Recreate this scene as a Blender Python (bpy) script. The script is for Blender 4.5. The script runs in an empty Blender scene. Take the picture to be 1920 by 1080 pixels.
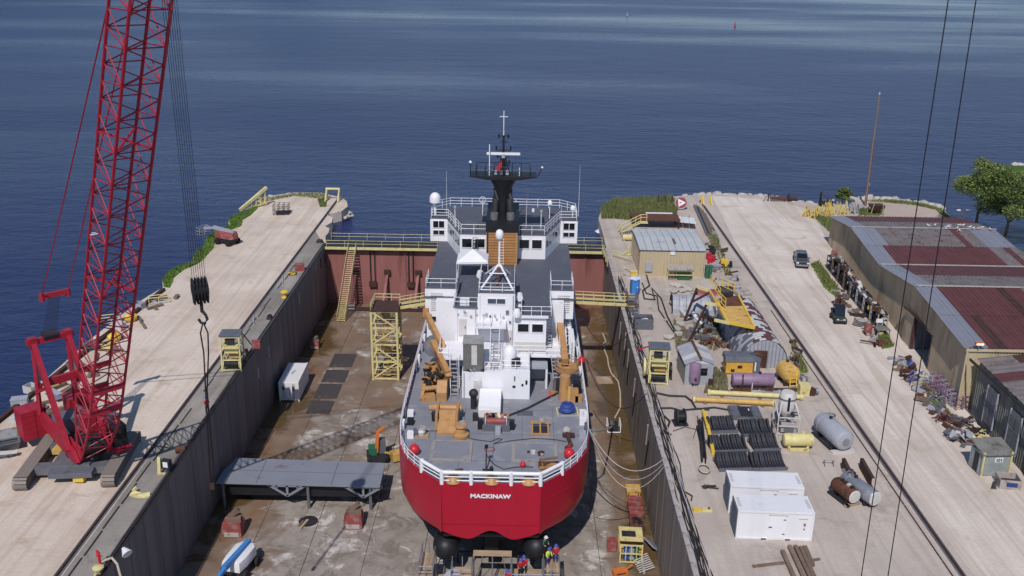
import bpy, bmesh, math, random
from math import sin, cos, pi, radians, sqrt, atan2
from mathutils import Vector, Matrix
random.seed(7)
D = bpy.data
SC = bpy.context.scene
COL = SC.collection
# ------------------------------------------------------------------ camera
FPX, CAMH = 1800.0, 44.0
def _ray(px, py):
    return Vector((px - 960, -(py - 540), -FPX)).normalized()
_yd = _ray(983, -94)                       # vanishing point of the dock axis (+Y)
_r = radians(0.9)
_u = Vector((sin(_r), cos(_r), 0)); _u.z = -(_u.dot(_yd)) / _yd.z; _u.normalize()
_x = _yd.cross(_u)
RW = Matrix((_x, _yd, _u))                  # camera space -> world
cd = D.cameras.new('camera'); cam = D.objects.new('camera', cd); COL.objects.link(cam)
cam.matrix_world = Matrix.Translation((0, 0, CAMH)) @ RW.to_4x4()
cd.sensor_width = 36; cd.lens = 36 * FPX / 1920; cd.clip_start = 0.5; cd.clip_end = 9000
SC.camera = cam
# ------------------------------------------------------------------ light
SUN_H, SUN_E = 11.6, 49.0                   # light travels towards heading (deg right of +Y), elevation
W = D.worlds.new('World'); SC.world = W; W.use_nodes = True
wn = W.node_tree.nodes; wl = W.node_tree.links
bg = wn['Background']; sky = wn.new('ShaderNodeTexSky'); sky.sky_type = 'NISHITA'; sky.sun_disc = False
sky.sun_elevation = radians(SUN_E); sky.sun_rotation = radians(SUN_H + 180)
sky.air_density = 1.0; sky.dust_density = 0.15; sky.ozone_density = 4.0
wl.new(sky.outputs[0], bg.inputs[0]); bg.inputs[1].default_value = 0.092
sl = D.lights.new('sun', 'SUN'); sl.energy = 3.25; sl.angle = radians(0.5); sl.color = (1, .955, .9)
so = D.objects.new('sun', sl); COL.objects.link(so); so.location = (0, -60, 120)
sdir = Vector((sin(radians(SUN_H)) * cos(radians(SUN_E)), cos(radians(SUN_H)) * cos(radians(SUN_E)), -sin(radians(SUN_E))))
so.rotation_euler = sdir.to_track_quat('-Z', 'Y').to_euler()
SC.view_settings.view_transform = 'Standard'; SC.view_settings.look = 'None'
SC.view_settings.exposure = 0.08; SC.view_settings.gamma = 1.0; SC.view_settings.use_curve_mapping = False
SC.render.resolution_x = 1024; SC.render.resolution_y = 576
# ------------------------------------------------------------------ helpers
def P(px, py, z=0.0):
    d = RW @ _ray(px, py); t = (z - CAMH) / d.z
    return Vector((d.x * t, d.y * t, z))
def PY(px, py, Y):
    d = RW @ _ray(px, py); t = Y / d.y
    return Vector((d.x * t, Y, CAMH + d.z * t))
def V(*a): return Vector(a)
def lin(c):
    return tuple(((v / 255) / 12.92 if v / 255 <= .04045 else ((v / 255 + .055) / 1.055) ** 2.4) for v in c) + (1,)
def tone(c, k=.13):
    g = .3 * c[0] + .59 * c[1] + .11 * c[2]
    return tuple(min(255, (v + (g - v) * k) * t) for v, t in zip(c, (1.0, .988, 1.0)))
MATS = {}
def mat(name, c, rough=.7, metal=0., var=.16, scale=1.5, c2=None, amt=.5, s2=1.2, bump=0., streak=1., spec=.4, rnd=0., fine=0.):
    """weathered surface: colour c with slow variation, blotches or streaks of c2, fine bump"""
    if name in MATS: return MATS[name]
    c = tone(c); c2 = tone(c2) if c2 else None
    m = D.materials.new(name); m.use_nodes = True; N = m.node_tree.nodes; L = m.node_tree.links
    b = N['Principled BSDF']; b.inputs['Roughness'].default_value = rough; b.inputs['Metallic'].default_value = metal
    b.inputs['Specular IOR Level'].default_value = spec
    tc = N.new('ShaderNodeTexCoord'); mp = N.new('ShaderNodeMapping'); mp.inputs['Scale'].default_value = (1, 1, streak)
    L.new(tc.outputs['Object'], mp.inputs[0])
    n1 = N.new('ShaderNodeTexNoise'); n1.inputs['Scale'].default_value = scale; n1.inputs['Detail'].default_value = 5; n1.inputs['Roughness'].default_value = .6
    L.new(mp.outputs[0], n1.inputs[0])
    mr = N.new('ShaderNodeMapRange'); mr.inputs[1].default_value = .3; mr.inputs[2].default_value = .7
    mr.inputs[3].default_value = 1 - var; mr.inputs[4].default_value = 1 + var; L.new(n1.outputs[0], mr.inputs[0])
    hs = N.new('ShaderNodeHueSaturation'); hs.inputs['Color'].default_value = lin(c)
    val = mr.outputs[0]
    if fine > 0:
        nf = N.new('ShaderNodeTexNoise'); nf.inputs['Scale'].default_value = 14; nf.inputs['Detail'].default_value = 3
        L.new(tc.outputs['Object'], nf.inputs[0])
        mf = N.new('ShaderNodeMapRange'); mf.inputs[1].default_value = .3; mf.inputs[2].default_value = .7
        mf.inputs[3].default_value = 1 - fine; mf.inputs[4].default_value = 1 + fine; L.new(nf.outputs[0], mf.inputs[0])
        mm = N.new('ShaderNodeMath'); mm.operation = 'MULTIPLY'; L.new(val, mm.inputs[0]); L.new(mf.outputs[0], mm.inputs[1]); val = mm.outputs[0]
    if rnd > 0:
        oi = N.new('ShaderNodeObjectInfo'); m2 = N.new('ShaderNodeMapRange')
        m2.inputs[3].default_value = 1 - rnd; m2.inputs[4].default_value = 1 + rnd; L.new(oi.outputs['Random'], m2.inputs[0])
        mm = N.new('ShaderNodeMath'); mm.operation = 'MULTIPLY'; L.new(val, mm.inputs[0]); L.new(m2.outputs[0], mm.inputs[1]); val = mm.outputs[0]
    L.new(val, hs.inputs['Value']); col = hs.outputs[0]
    if c2:
        n2 = N.new('ShaderNodeTexNoise'); n2.inputs['Scale'].default_value = s2; n2.inputs['Detail'].default_value = 7; n2.inputs['Roughness'].default_value = .65
        mp2 = N.new('ShaderNodeMapping'); mp2.inputs['Location'].default_value = (3.1, 7.7, 1.3); mp2.inputs['Scale'].default_value = (1, 1, streak)
        L.new(tc.outputs['Object'], mp2.inputs[0]); L.new(mp2.outputs[0], n2.inputs[0])
        m3 = N.new('ShaderNodeMapRange'); m3.inputs[1].default_value = .68 - .36 * amt; m3.inputs[2].default_value = .78 - .3 * amt; m3.clamp = True
        L.new(n2.outputs[0], m3.inputs[0])
        mx = N.new('ShaderNodeMix'); mx.data_type = 'RGBA'; L.new(m3.outputs[0], mx.inputs[0]); L.new(col, mx.inputs[6])
        mx.inputs[7].default_value = lin(c2); col = mx.outputs[2]
    L.new(col, b.inputs['Base Color'])
    if bump > 0:
        nb = N.new('ShaderNodeTexNoise'); nb.inputs['Scale'].default_value = 9; nb.inputs['Detail'].default_value = 6
        L.new(tc.outputs['Object'], nb.inputs[0])
        bp = N.new('ShaderNodeBump'); bp.inputs['Strength'].default_value = bump; bp.inputs['Distance'].default_value = .08
        L.new(nb.outputs[0], bp.inputs['Height']); L.new(bp.outputs[0], b.inputs['Normal'])
    MATS[name] = m; return m
def glassmat(name, c, rough=.06):
    m = mat(name, c, rough, 0, .05, spec=.8); return m
# palette (albedo, sRGB)
M = dict(
    red=mat('crane red paint', (168, 26, 48), .45, var=.14, c2=(95, 30, 34), amt=.22, s2=.9),
    hull=mat('hull red paint', (184, 16, 44), .33, var=.05, scale=.25, c2=(158, 26, 46), amt=.3, s2=.9, streak=.2),
    hullblack=mat('antifouling black', (26, 27, 31), .5, var=.2, scale=.5),
    white=mat('ship white paint', (226, 227, 229), .4, var=.04, scale=.8, c2=(190, 184, 176), amt=.2, s2=.8, streak=.35),
    whitebox=mat('white sheet steel', (222, 222, 222), .4, var=.03, scale=.6, c2=(196, 194, 190), amt=.12, s2=.7),
    offwhite=mat('off white paint', (196, 193, 188), .55, var=.08, c2=(140, 126, 112), amt=.2),
    deck=mat('deck grey blue', (128, 130, 138), .7, var=.1, scale=.5, c2=(148, 148, 150), amt=.42, s2=.55, fine=.05),
    deck2=mat('upper deck grey', (84, 88, 100), .7, var=.08, scale=.4, c2=(96, 100, 110), amt=.3, s2=.4),
    buff=mat('buff orange paint', (180, 132, 78), .5, var=.14, c2=(140, 92, 50), amt=.25, s2=1.5),
    wood=mat('funnel buff slats', (176, 122, 68), .6, var=.12, scale=.8, rnd=.08),
    black=mat('black paint', (30, 31, 35), .5, var=.2),
    rubber=mat('black rubber', (28, 28, 30), .8, var=.2),
    dark=mat('dark steel', (52, 52, 56), .6, .3, var=.25, c2=(84, 62, 50), amt=.3),
    steel=mat('worn grey steel', (120, 122, 126), .5, .4, var=.15, c2=(104, 84, 70), amt=.25),
    galv=mat('galvanised steel', (150, 154, 160), .45, .5, var=.12),
    lgrey=mat('light grey paint', (158, 162, 170), .5, var=.08, c2=(128, 122, 116), amt=.25),
    mgrey=mat('mid grey paint', (96, 99, 108), .55, var=.1, c2=(78, 74, 72), amt=.3),
    yellow=mat('faded yellow paint', (208, 196, 128), .55, var=.12, c2=(150, 118, 70), amt=.25, s2=1.8),
    yellow2=mat('strong yellow paint', (222, 184, 52), .5, var=.1, c2=(150, 110, 60), amt=.2),
    ochre=mat('ochre yellow paint', (204, 162, 80), .55, var=.15, c2=(136, 88, 48), amt=.35),
    orange=mat('orange paint', (214, 110, 40), .5, var=.12),
    redp=mat('bright red plastic', (206, 32, 48), .4, var=.08),
    redbox=mat('faded red paint', (150, 66, 64), .6, var=.15, c2=(138, 124, 116), amt=.45),
    gate=mat('gate red oxide', (146, 92, 86), .65, var=.12, scale=.4, c2=(120, 70, 64), amt=.35, s2=.5, streak=.18),
    rust=mat('rusty steel', (104, 62, 44), .85, .1, var=.25, c2=(70, 46, 38), amt=.45, s2=2),
    rust2=mat('dark rust', (74, 48, 42), .85, .1, var=.3),
    brown=mat('brown timber', (122, 100, 84), .85, var=.2, scale=2, rnd=.15),
    plank=mat('scaffold plank', (168, 142, 112), .8, var=.15, scale=2, rnd=.16),
    tan=mat('beige cladding', (184, 168, 132), .6, var=.06, scale=.5, c2=(160, 140, 104), amt=.25, s2=.6, streak=.3),
    taupe=mat('weathered cladding', (176, 158, 130), .7, var=.1, scale=.3, c2=(152, 126, 98), amt=.42, s2=.35, streak=.25),
    greyclad=mat('grey weathered cladding', (118, 118, 112), .75, var=.2, scale=.8, c2=(84, 82, 76), amt=.45, s2=1, streak=.15),
    roofw=mat('pale roof sheet', (186, 190, 188), .55, .1, var=.06, scale=.5, c2=(160, 162, 160), amt=.3, s2=.6),
    roofred=mat('red brown roof sheet', (104, 58, 56), .6, .1, var=.12, scale=.6, c2=(84, 52, 54), amt=.35, s2=.8, rnd=.06),
    roofgrey=mat('weathered grey roof sheet', (126, 116, 112), .6, .15, var=.18, scale=.8, c2=(104, 74, 68), amt=.4, s2=.9, rnd=.06),
    roofblue=mat('bluish new roof sheet', (140, 142, 152), .5, .2, var=.06, scale=.8, rnd=.05),
    purple=mat('faded purple paint', (140, 112, 138), .5, var=.08, c2=(112, 92, 108), amt=.3),
    green=mat('green paint', (40, 104, 70), .5, var=.12),
    blue=mat('blue paint', (38, 96, 172), .45, var=.08),
    bluesky=mat('bright blue paint', (52, 132, 206), .45, var=.06),
    blued=mat('blue tarp', (42, 70, 150), .5, var=.2),
    navy=mat('navy cloth', (44, 62, 128), .8, var=.1),
    redcloth=mat('red work jacket', (186, 36, 46), .85, var=.1),
    hivis=mat('hi vis yellow', (210, 226, 60), .7, var=.05),
    skin=mat('skin', (196, 144, 118), .6, var=.04),
    hat=mat('blue hard hat', (60, 92, 190), .3, var=.02),
    glass=glassmat('dark window glass', (22, 26, 32)),
    glass2=glassmat('grey window glass', (72, 82, 96)),
    lamp=mat('lamp glass', (220, 222, 226), .2, var=.02),
    conc=mat('pale concrete', (166, 160, 154), .85, var=.12, c2=(126, 116, 108), amt=.35, s2=.8, fine=.06),
    rock=mat('limestone rock', (178, 172, 160), .9, var=.14, scale=1.2, c2=(120, 114, 106), amt=.35, rnd=.14, bump=.5),
    cable=mat('cable rubber', (44, 43, 46), .7, var=.2),
    rope=mat('pale hose', (190, 178, 160), .7, var=.1),
    wire=mat('wire rope', (40, 32, 38), .5, .3, var=.1),
    plate=mat('steel plate', (84, 78, 76), .55, .3, var=.1, c2=(120, 112, 106), amt=.25, s2=.5),
    block=mat('primed grey plate', (132, 138, 148), .55, .1, var=.06, scale=.4, c2=(116, 108, 100), amt=.2, s2=.5),
    silver=mat('car silver', (104, 102, 104), .3, .5, var=.03),
    concr=mat('grey shade', (130, 130, 130), .8),
)
class MB:
    """collects shapes; build() links them as one mesh object"""
    def __init__(s, off=(0, 0, 0), rz=0., piv=(0, 0, 0)):
        s.v = []; s.f = []; s.off = Vector(off); s.rz = rz; s.piv = Vector(piv)
    def add(s, vs, fs):
        n = len(s.v); s.v += [Vector(p) for p in vs]; s.f += [tuple(i + n for i in f) for f in fs]; return s
    def box(s, c, d, rz=0, rx=0, ry=0):
        h = [x / 2 for x in d]; m = Matrix.Rotation(rz, 3, 'Z') @ Matrix.Rotation(ry, 3, 'Y') @ Matrix.Rotation(rx, 3, 'X'); c = Vector(c)
        vs = [c + m @ Vector((x * h[0], y * h[1], z * h[2])) for x in (-1, 1) for y in (-1, 1) for z in (-1, 1)]
        return s.add(vs, [(0, 1, 3, 2), (4, 6, 7, 5), (0, 4, 5, 1), (2, 3, 7, 6), (0, 2, 6, 4), (1, 5, 7, 3)])
    def bb(s, a, b):
        return s.box([(a[i] + b[i]) / 2 for i in range(3)], [abs(b[i] - a[i]) for i in range(3)])
    def beam(s, a, b, w, h=None, up=(0, 0, 1)):
        h = h or w; a = Vector(a); b = Vector(b); d = (b - a).normalized(); u = Vector(up)
        if abs(d.dot(u)) > .98: u = Vector((0, 1, 0))
        r = d.cross(u).normalized(); u = r.cross(d)
        vs = [p + r * x * w / 2 + u * y * h / 2 for p in (a, b) for x, y in ((-1, -1), (1, -1), (1, 1), (-1, 1))]
        return s.add(vs, [(3, 2, 1, 0), (4, 5, 6, 7), (0, 1, 5, 4), (1, 2, 6, 5), (2, 3, 7, 6), (3, 0, 4, 7)])
    def cyl(s, a, b, r0, r1=None, n=10, cap=True):
        r1 = r0 if r1 is None else r1; a = Vector(a); b = Vector(b); d = (b - a).normalized()
        u = Vector((0, 0, 1)) if abs(d.z) < .9 else Vector((1, 0, 0)); x = d.cross(u).normalized(); y = x.cross(d)
        vs = [p + (x * cos(2 * pi * i / n) + y * sin(2 * pi * i / n)) * r for p, r in ((a, r0), (b, r1)) for i in range(n)]
        fs = [(i, i + n, (i + 1) % n + n, (i + 1) % n) for i in range(n)]
        if cap: fs += [tuple(range(n)), tuple(range(2 * n - 1, n - 1, -1))]
        return s.add(vs, fs)
    def tube(s, pts, r, n=6):
        pts = [Vector(p) for p in pts]; vs = []
        for i, p in enumerate(pts):
            d = (pts[min(i + 1, len(pts) - 1)] - pts[max(i - 1, 0)]).normalized()
            u = Vector((0, 0, 1)) if abs(d.z) < .9 else Vector((1, 0, 0)); x = d.cross(u).normalized(); y = x.cross(d)
            vs += [p + (x * cos(2 * pi * k / n) + y * sin(2 * pi * k / n)) * r for k in range(n)]
        fs = [(i * n + k, (i + 1) * n + k, (i + 1) * n + (k + 1) % n, i * n + (k + 1) % n) for i in range(len(pts) - 1) for k in range(n)]
        fs += [tuple(range(n)), tuple(range(len(vs) - 1, len(vs) - n - 1, -1))]
        return s.add(vs, fs)
    def lathe(s, prof, c=(0, 0, 0), ax=(0, 0, 1), n=16):
        """prof: (radius, height) along axis ax from c"""
        c = Vector(c); d = Vector(ax).normalized(); u = Vector((0, 0, 1)) if abs(d.z) < .9 else Vector((1, 0, 0))
        x = d.cross(u).normalized(); y = x.cross(d)
        vs = [c + d * h + (x * cos(2 * pi * i / n) + y * sin(2 * pi * i / n)) * max(r, .001) for r, h in prof for i in range(n)]
        fs = [(j * n + i, (j + 1) * n + i, (j + 1) * n + (i + 1) % n, j * n + (i + 1) % n) for j in range(len(prof) - 1) for i in range(n)]
        fs += [tuple(range(n)), tuple(range(len(vs) - 1, len(vs) - n - 1, -1))]
        return s.add(vs, fs)
    def ball(s, c, r, nu=12, nv=8, sc=(1, 1, 1)):
        c = Vector(c); vs = []; fs = []
        for j in range(nv + 1):
            t = pi * j / nv
            vs += [c + Vector((sin(t) * cos(2 * pi * i / nu) * sc[0], sin(t) * sin(2 * pi * i / nu) * sc[1], cos(t) * sc[2])) * r for i in range(nu)]
        fs = [(j * nu + i, (j + 1) * nu + i, (j + 1) * nu + (i + 1) % nu, j * nu + (i + 1) % nu) for j in range(nv) for i in range(nu)]
        return s.add(vs, fs)
    def prism(s, poly, z0, z1):
        n = len(poly); vs = [(p[0], p[1], z0) for p in poly] + [(p[0], p[1], z1) for p in poly]
        return s.add(vs, [tuple(range(n - 1, -1, -1)), tuple(range(n, 2 * n))] + [(i, (i + 1) % n, (i + 1) % n + n, i + n) for i in range(n)])
    def ext(s, poly, axis, a, b):
        """2-D polygon extruded along 'x' (poly = y,z) or 'y' (poly = x,z)"""
        n = len(poly)
        f = (lambda p, t: (t, p[0], p[1])) if axis == 'x' else (lambda p, t: (p[0], t, p[1]))
        vs = [f(p, a) for p in poly] + [f(p, b) for p in poly]
        return s.add(vs, [tuple(range(n - 1, -1, -1)), tuple(range(n, 2 * n))] + [(i, (i + 1) % n, (i + 1) % n + n, i + n) for i in range(n)])
    def loft(s, rings, cap=True):
        n = len(rings[0]); vs = [p for r in rings for p in r]
        fs = [(j * n + i, (j + 1) * n + i, (j + 1) * n + (i + 1) % n, j * n + (i + 1) % n) for j in range(len(rings) - 1) for i in range(n)]
        if cap: fs += [tuple(range(n)), tuple(range(len(vs) - 1, len(vs) - n - 1, -1))]
        return s.add(vs, fs)
    def quad(s, a, b, c, d): return s.add([a, b, c, d], [(0, 1, 2, 3)])
    def mesh(s, name, smooth=False):
        if s.rz:
            m = Matrix.Rotation(s.rz, 3, 'Z'); vs = [m @ (p - s.piv) + s.piv - s.off for p in s.v]
        else: vs = [p - s.off for p in s.v]
        me = D.meshes.new(name); me.from_pydata(vs, [], s.f)
        bm = bmesh.new(); bm.from_mesh(me); bmesh.ops.recalc_face_normals(bm, faces=bm.faces); bm.to_mesh(me); bm.free()
        if smooth:
            for p in me.polygons: p.use_smooth = True
            try: me.set_sharp_from_angle(angle=radians(38))
            except Exception: pass
        return me
    def build(s, name, m, parent=None, smooth=False, label=None, cat=None, group=None, kind=None, loc=None, rz=0):
        me = s.mesh(name, smooth); o = D.objects.new(name, me); COL.objects.link(o)
        me.materials.append(M[m] if isinstance(m, str) else m)
        if parent: o.parent = parent
        if loc is not None: o.location = loc
        if rz: o.rotation_euler.z = rz
        return tag(o, label, cat, group, kind)
def tag(o, label=None, cat=None, group=None, kind=None):
    if label: o['label'] = label
    if cat: o['category'] = cat
    if group: o['group'] = group
    if kind: o['kind'] = kind
    return o
def thing(name, label, cat, loc=(0, 0, 0), rz=0., group=None):
    o = D.objects.new(name, None); COL.objects.link(o); o.location = loc; o.rotation_euler.z = rz; o.empty_display_size = .3
    return tag(o, label, cat, group)
def piece(src, parent, name=None, loc=None, rz=None, scale=None):
    """another object sharing src's mesh"""
    o = src.copy(); COL.objects.link(o); o.parent = parent
    if loc is not None: o.location = loc
    if rz is not None: o.rotation_euler.z = rz
    if scale is not None: o.scale = scale
    return o
def dup(root, loc, rz=None, label=None, group=None, scale=None):
    kids = [c for c in D.objects if c.parent == root]
    r = root.copy(); COL.objects.link(r); r.location = loc
    if rz is not None: r.rotation_euler.z = rz
    if scale is not None: r.scale = (scale,) * 3 if isinstance(scale, (int, float)) else scale
    if label: r['label'] = label
    if group: r['group'] = group
    for ch in kids:
        c = ch.copy(); COL.objects.link(c); c.parent = r
        for g in [x for x in D.objects if x.parent == ch]:
            d = g.copy(); COL.objects.link(d); d.parent = c
    return r
def rail_run(parent, pts, h=1.05, r=.03, mt='white', rails=(1., .55), step=1.5, name='railing', posts='post', closed=False):
    """guard rail along pts (local): one bar mesh as part, each post a sub-part"""
    pts = [Vector(p) for p in pts]
    if closed: pts.append(pts[0])
    m = MB()
    for a, b in zip(pts, pts[1:]):
        for k in rails: m.cyl(a + V(0, 0, h * k), b + V(0, 0, h * k), r, n=5)
    o = m.build(name, mt, parent)
    pm = MB().cyl((0, 0, 0), (0, 0, h), r * 1.1, n=5).mesh(posts); pm.materials.append(M[mt])
    seen = set()
    for a, b in zip(pts, pts[1:]):
        n = max(1, round((b - a).length / step))
        for i in range(n + 1):
            p = a.lerp(b, i / n); k = tuple(round(c, 2) for c in p)
            if k in seen: continue
            seen.add(k); q = D.objects.new(posts, pm); COL.objects.link(q); q.parent = o; q.location = p
    return o
def ladder(parent, a, b, w, n, mt='white', name='stair', side=(1, 0, 0), th=.05, tread=.22):
    a = Vector(a); b = Vector(b); sd = Vector(side).normalized() * w / 2
    m = MB()
    for s in (-1, 1): m.beam(a + sd * s, b + sd * s, th, .16)
    o = m.build(name, mt, parent)
    t = MB().box((0, 0, 0), (w, tread, .04) if abs(side[0]) > .5 else (tread, w, .04)).mesh('tread'); t.materials.append(M[mt])
    for i in range(n):
        q = D.objects.new('tread', t); COL.objects.link(q); q.parent = o; q.location = a.lerp(b, (i + .5) / n)
    return o
def corr(mb, a, b, z0, z1, pitch=.3, dep=.04, z1b=None):
    """corrugated sheet from plan point a to b between heights"""
    a = Vector((a[0], a[1], 0)); b = Vector((b[0], b[1], 0)); L = (b - a).length; n = max(2, int(L / pitch)); d = (b - a) / n
    nrm = Vector((d.y, -d.x, 0)).normalized() * dep; z1b = z1 if z1b is None else z1b
    vs = []; pr = []
    for i in range(n):
        for t, k in ((0, 0), (.3, 0), (.45, 1), (.85, 1)): pr.append((a + d * (i + t) + nrm * k, (i + t) / n))
    pr.append((b, 1.))
    for p, t in pr: vs += [(p.x, p.y, z0), (p.x, p.y, z1 + (z1b - z1) * t)]
    k = len(pr)
    return mb.add(vs, [(2 * i, 2 * i + 2, 2 * i + 3, 2 * i + 1) for i in range(k - 1)])
def sag(a, b, d, n=12):
    a = Vector(a); b = Vector(b); return [a.lerp(b, i / n) - V(0, 0, 4 * d * (i / n) * (1 - i / n)) for i in range(n + 1)]
def wob(a, b, amp, n=14, z=.05, seed=0):
    r = random.Random(seed); a = Vector(a); b = Vector(b); d = (b - a); nn = V(-d.y, d.x, 0).normalized(); out = []; ph = r.uniform(0, 6); q = r.uniform(1.2, 2.6)
    for i in range(n + 1):
        t = i / n; p = a.lerp(b, t) + nn * amp * (sin(t * 2 * pi * q + ph) + .5 * sin(t * 2 * pi * q * 2.3 + ph * 2)) * min(1, 4 * t, 4 * (1 - t) + .2)
        out.append(V(p.x, p.y, p.z + z))
    return out
# ------------------------------------------------------------------ ground materials (world space)
def nodes(m):
    m.use_nodes = True; return m.node_tree.nodes, m.node_tree.links
def gmat(name, c, c2, c3, track=.5, rough=.95, rng=(.42, .6), fine=.1, bump=.25):
    m = D.materials.new(name); N, L = nodes(m); b = N['Principled BSDF']; b.inputs['Roughness'].default_value = rough; b.inputs['Specular IOR Level'].default_value = .2
    g = N.new('ShaderNodeNewGeometry')
    def noise(sc, det, mp=None, rough=.6, dist=0.):
        n = N.new('ShaderNodeTexNoise'); n.inputs['Scale'].default_value = sc; n.inputs['Detail'].default_value = det; n.inputs['Roughness'].default_value = rough; n.inputs['Distortion'].default_value = dist
        if mp:
            q = N.new('ShaderNodeMapping'); q.inputs['Scale'].default_value = mp[:3]; q.inputs['Rotation'].default_value = (0, 0, mp[3]); L.new(g.outputs['Position'], q.inputs[0]); L.new(q.outputs[0], n.inputs[0])
        else: L.new(g.outputs['Position'], n.inputs[0])
        return n.outputs[0]
    def rg(s, a, b_, lo=0., hi=1.):
        r = N.new('ShaderNodeMapRange'); r.inputs[1].default_value = a; r.inputs[2].default_value = b_; r.inputs[3].default_value = lo; r.inputs[4].default_value = hi; L.new(s, r.inputs[0]); return r.outputs[0]
    def mix(f, a, b_):
        x = N.new('ShaderNodeMix'); x.data_type = 'RGBA'; L.new(f, x.inputs[0])
        for i, q in ((6, a), (7, b_)):
            if isinstance(q, tuple): x.inputs[i].default_value = lin(q)
            else: L.new(q, x.inputs[i])
        return x.outputs[2]
    col = mix(rg(noise(.07, 8, None, .65), rng[0], rng[1]), c, c2)
    col = mix(rg(noise(.5, 6, (1.6, .06, 1, track * .12), .6, 1.2), .46, .62, 0, track), col, c3)
    col = mix(rg(noise(.23, 8, None, .7, .6), .55, .68, 0, .75), col, c3)
    h = N.new('ShaderNodeHueSaturation'); L.new(col, h.inputs['Color'])
    v1 = rg(noise(3.5, 8, None, .75), .3, .7, 1 - fine, 1 + fine); L.new(v1, h.inputs['Value'])
    L.new(h.outputs[0], b.inputs['Base Color'])
    bp = N.new('ShaderNodeBump'); bp.inputs['Strength'].default_value = bump; bp.inputs['Distance'].default_value = .12; L.new(noise(2.2, 8, None, .7), bp.inputs['Height']); L.new(bp.outputs[0], b.inputs['Normal'])
    return m
M['gravel_left'] = gmat('pale crushed gravel', (197, 180, 166), (212, 196, 183), (174, 153, 134), .45)
M['gravel_right'] = gmat('pale gravel road', (198, 185, 175), (212, 200, 191), (176, 159, 144), .55)
M['yard'] = gmat('yard hardstanding', (176, 163, 154), (190, 177, 167), (146, 134, 126), .3)
M['apron'] = gmat('dock apron concrete', (134, 128, 122), (158, 150, 142), (112, 104, 96), .35)
M['grassland'] = gmat('grass', (70, 92, 40), (94, 104, 54), (58, 76, 34), .1)
M['sandlot'] = gmat('pinkish gravel lot', (176, 158, 148), (184, 168, 158), (164, 144, 132), .15)
# dock floor: pale concrete with brown silt, wet where it lies low along the walls
def floormat():
    m = D.materials.new('dock floor concrete'); N, L = nodes(m); b = N['Principled BSDF']; g = N.new('ShaderNodeNewGeometry')
    sp = N.new('ShaderNodeSeparateXYZ'); L.new(g.outputs['Position'], sp.inputs[0])
    def noise(sc, det, rough=.62, dist=0., mp=None):
        n = N.new('ShaderNodeTexNoise'); n.inputs['Scale'].default_value = sc; n.inputs['Detail'].default_value = det; n.inputs['Roughness'].default_value = rough; n.inputs['Distortion'].default_value = dist
        if mp:
            q = N.new('ShaderNodeMapping'); q.inputs['Scale'].default_value = mp; L.new(g.outputs['Position'], q.inputs[0]); L.new(q.outputs[0], n.inputs[0])
        else: L.new(g.outputs['Position'], n.inputs[0])
        return n.outputs[0]
    def rg(s, a, b_, lo=0., hi=1.):
        r = N.new('ShaderNodeMapRange'); r.inputs[1].default_value = a; r.inputs[2].default_value = b_; r.inputs[3].default_value = lo; r.inputs[4].default_value = hi; L.new(s, r.inputs[0]); return r.outputs[0]
    def mth(op, a, b_):
        x = N.new('ShaderNodeMath'); x.operation = op
        for i, q in ((0, a), (1, b_)):
            if isinstance(q, (int, float)): x.inputs[i].default_value = q
            else: L.new(q, x.inputs[i])
        return x.outputs[0]
    def mix(f, a, b_):
        x = N.new('ShaderNodeMix'); x.data_type = 'RGBA'; L.new(f, x.inputs[0])
        for i, q in ((6, a), (7, b_)):
            if isinstance(q, tuple): x.inputs[i].default_value = lin(q)
            else: L.new(q, x.inputs[i])
        return x.outputs[2]
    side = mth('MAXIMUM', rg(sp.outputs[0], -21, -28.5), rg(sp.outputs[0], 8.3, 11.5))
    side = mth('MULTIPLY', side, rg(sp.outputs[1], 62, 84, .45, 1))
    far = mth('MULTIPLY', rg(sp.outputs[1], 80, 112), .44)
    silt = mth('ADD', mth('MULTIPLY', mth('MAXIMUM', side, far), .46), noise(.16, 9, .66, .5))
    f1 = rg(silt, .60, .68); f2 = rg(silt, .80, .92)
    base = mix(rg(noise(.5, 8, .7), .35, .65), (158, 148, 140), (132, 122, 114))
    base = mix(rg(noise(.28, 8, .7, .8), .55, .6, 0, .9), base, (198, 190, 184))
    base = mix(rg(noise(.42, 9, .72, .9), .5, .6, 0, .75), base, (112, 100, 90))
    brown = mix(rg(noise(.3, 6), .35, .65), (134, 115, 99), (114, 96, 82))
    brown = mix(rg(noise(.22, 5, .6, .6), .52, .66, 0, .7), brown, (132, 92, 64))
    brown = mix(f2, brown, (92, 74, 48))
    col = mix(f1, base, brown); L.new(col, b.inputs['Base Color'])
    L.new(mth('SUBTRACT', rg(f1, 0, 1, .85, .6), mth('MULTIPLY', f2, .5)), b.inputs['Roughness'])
    bp = N.new('ShaderNodeBump'); bp.inputs['Strength'].default_value = .12; bp.inputs['Distance'].default_value = .05; L.new(noise(4, 6), bp.inputs['Height']); L.new(bp.outputs[0], b.inputs['Normal'])
    return m
M['floor'] = floormat()
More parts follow.
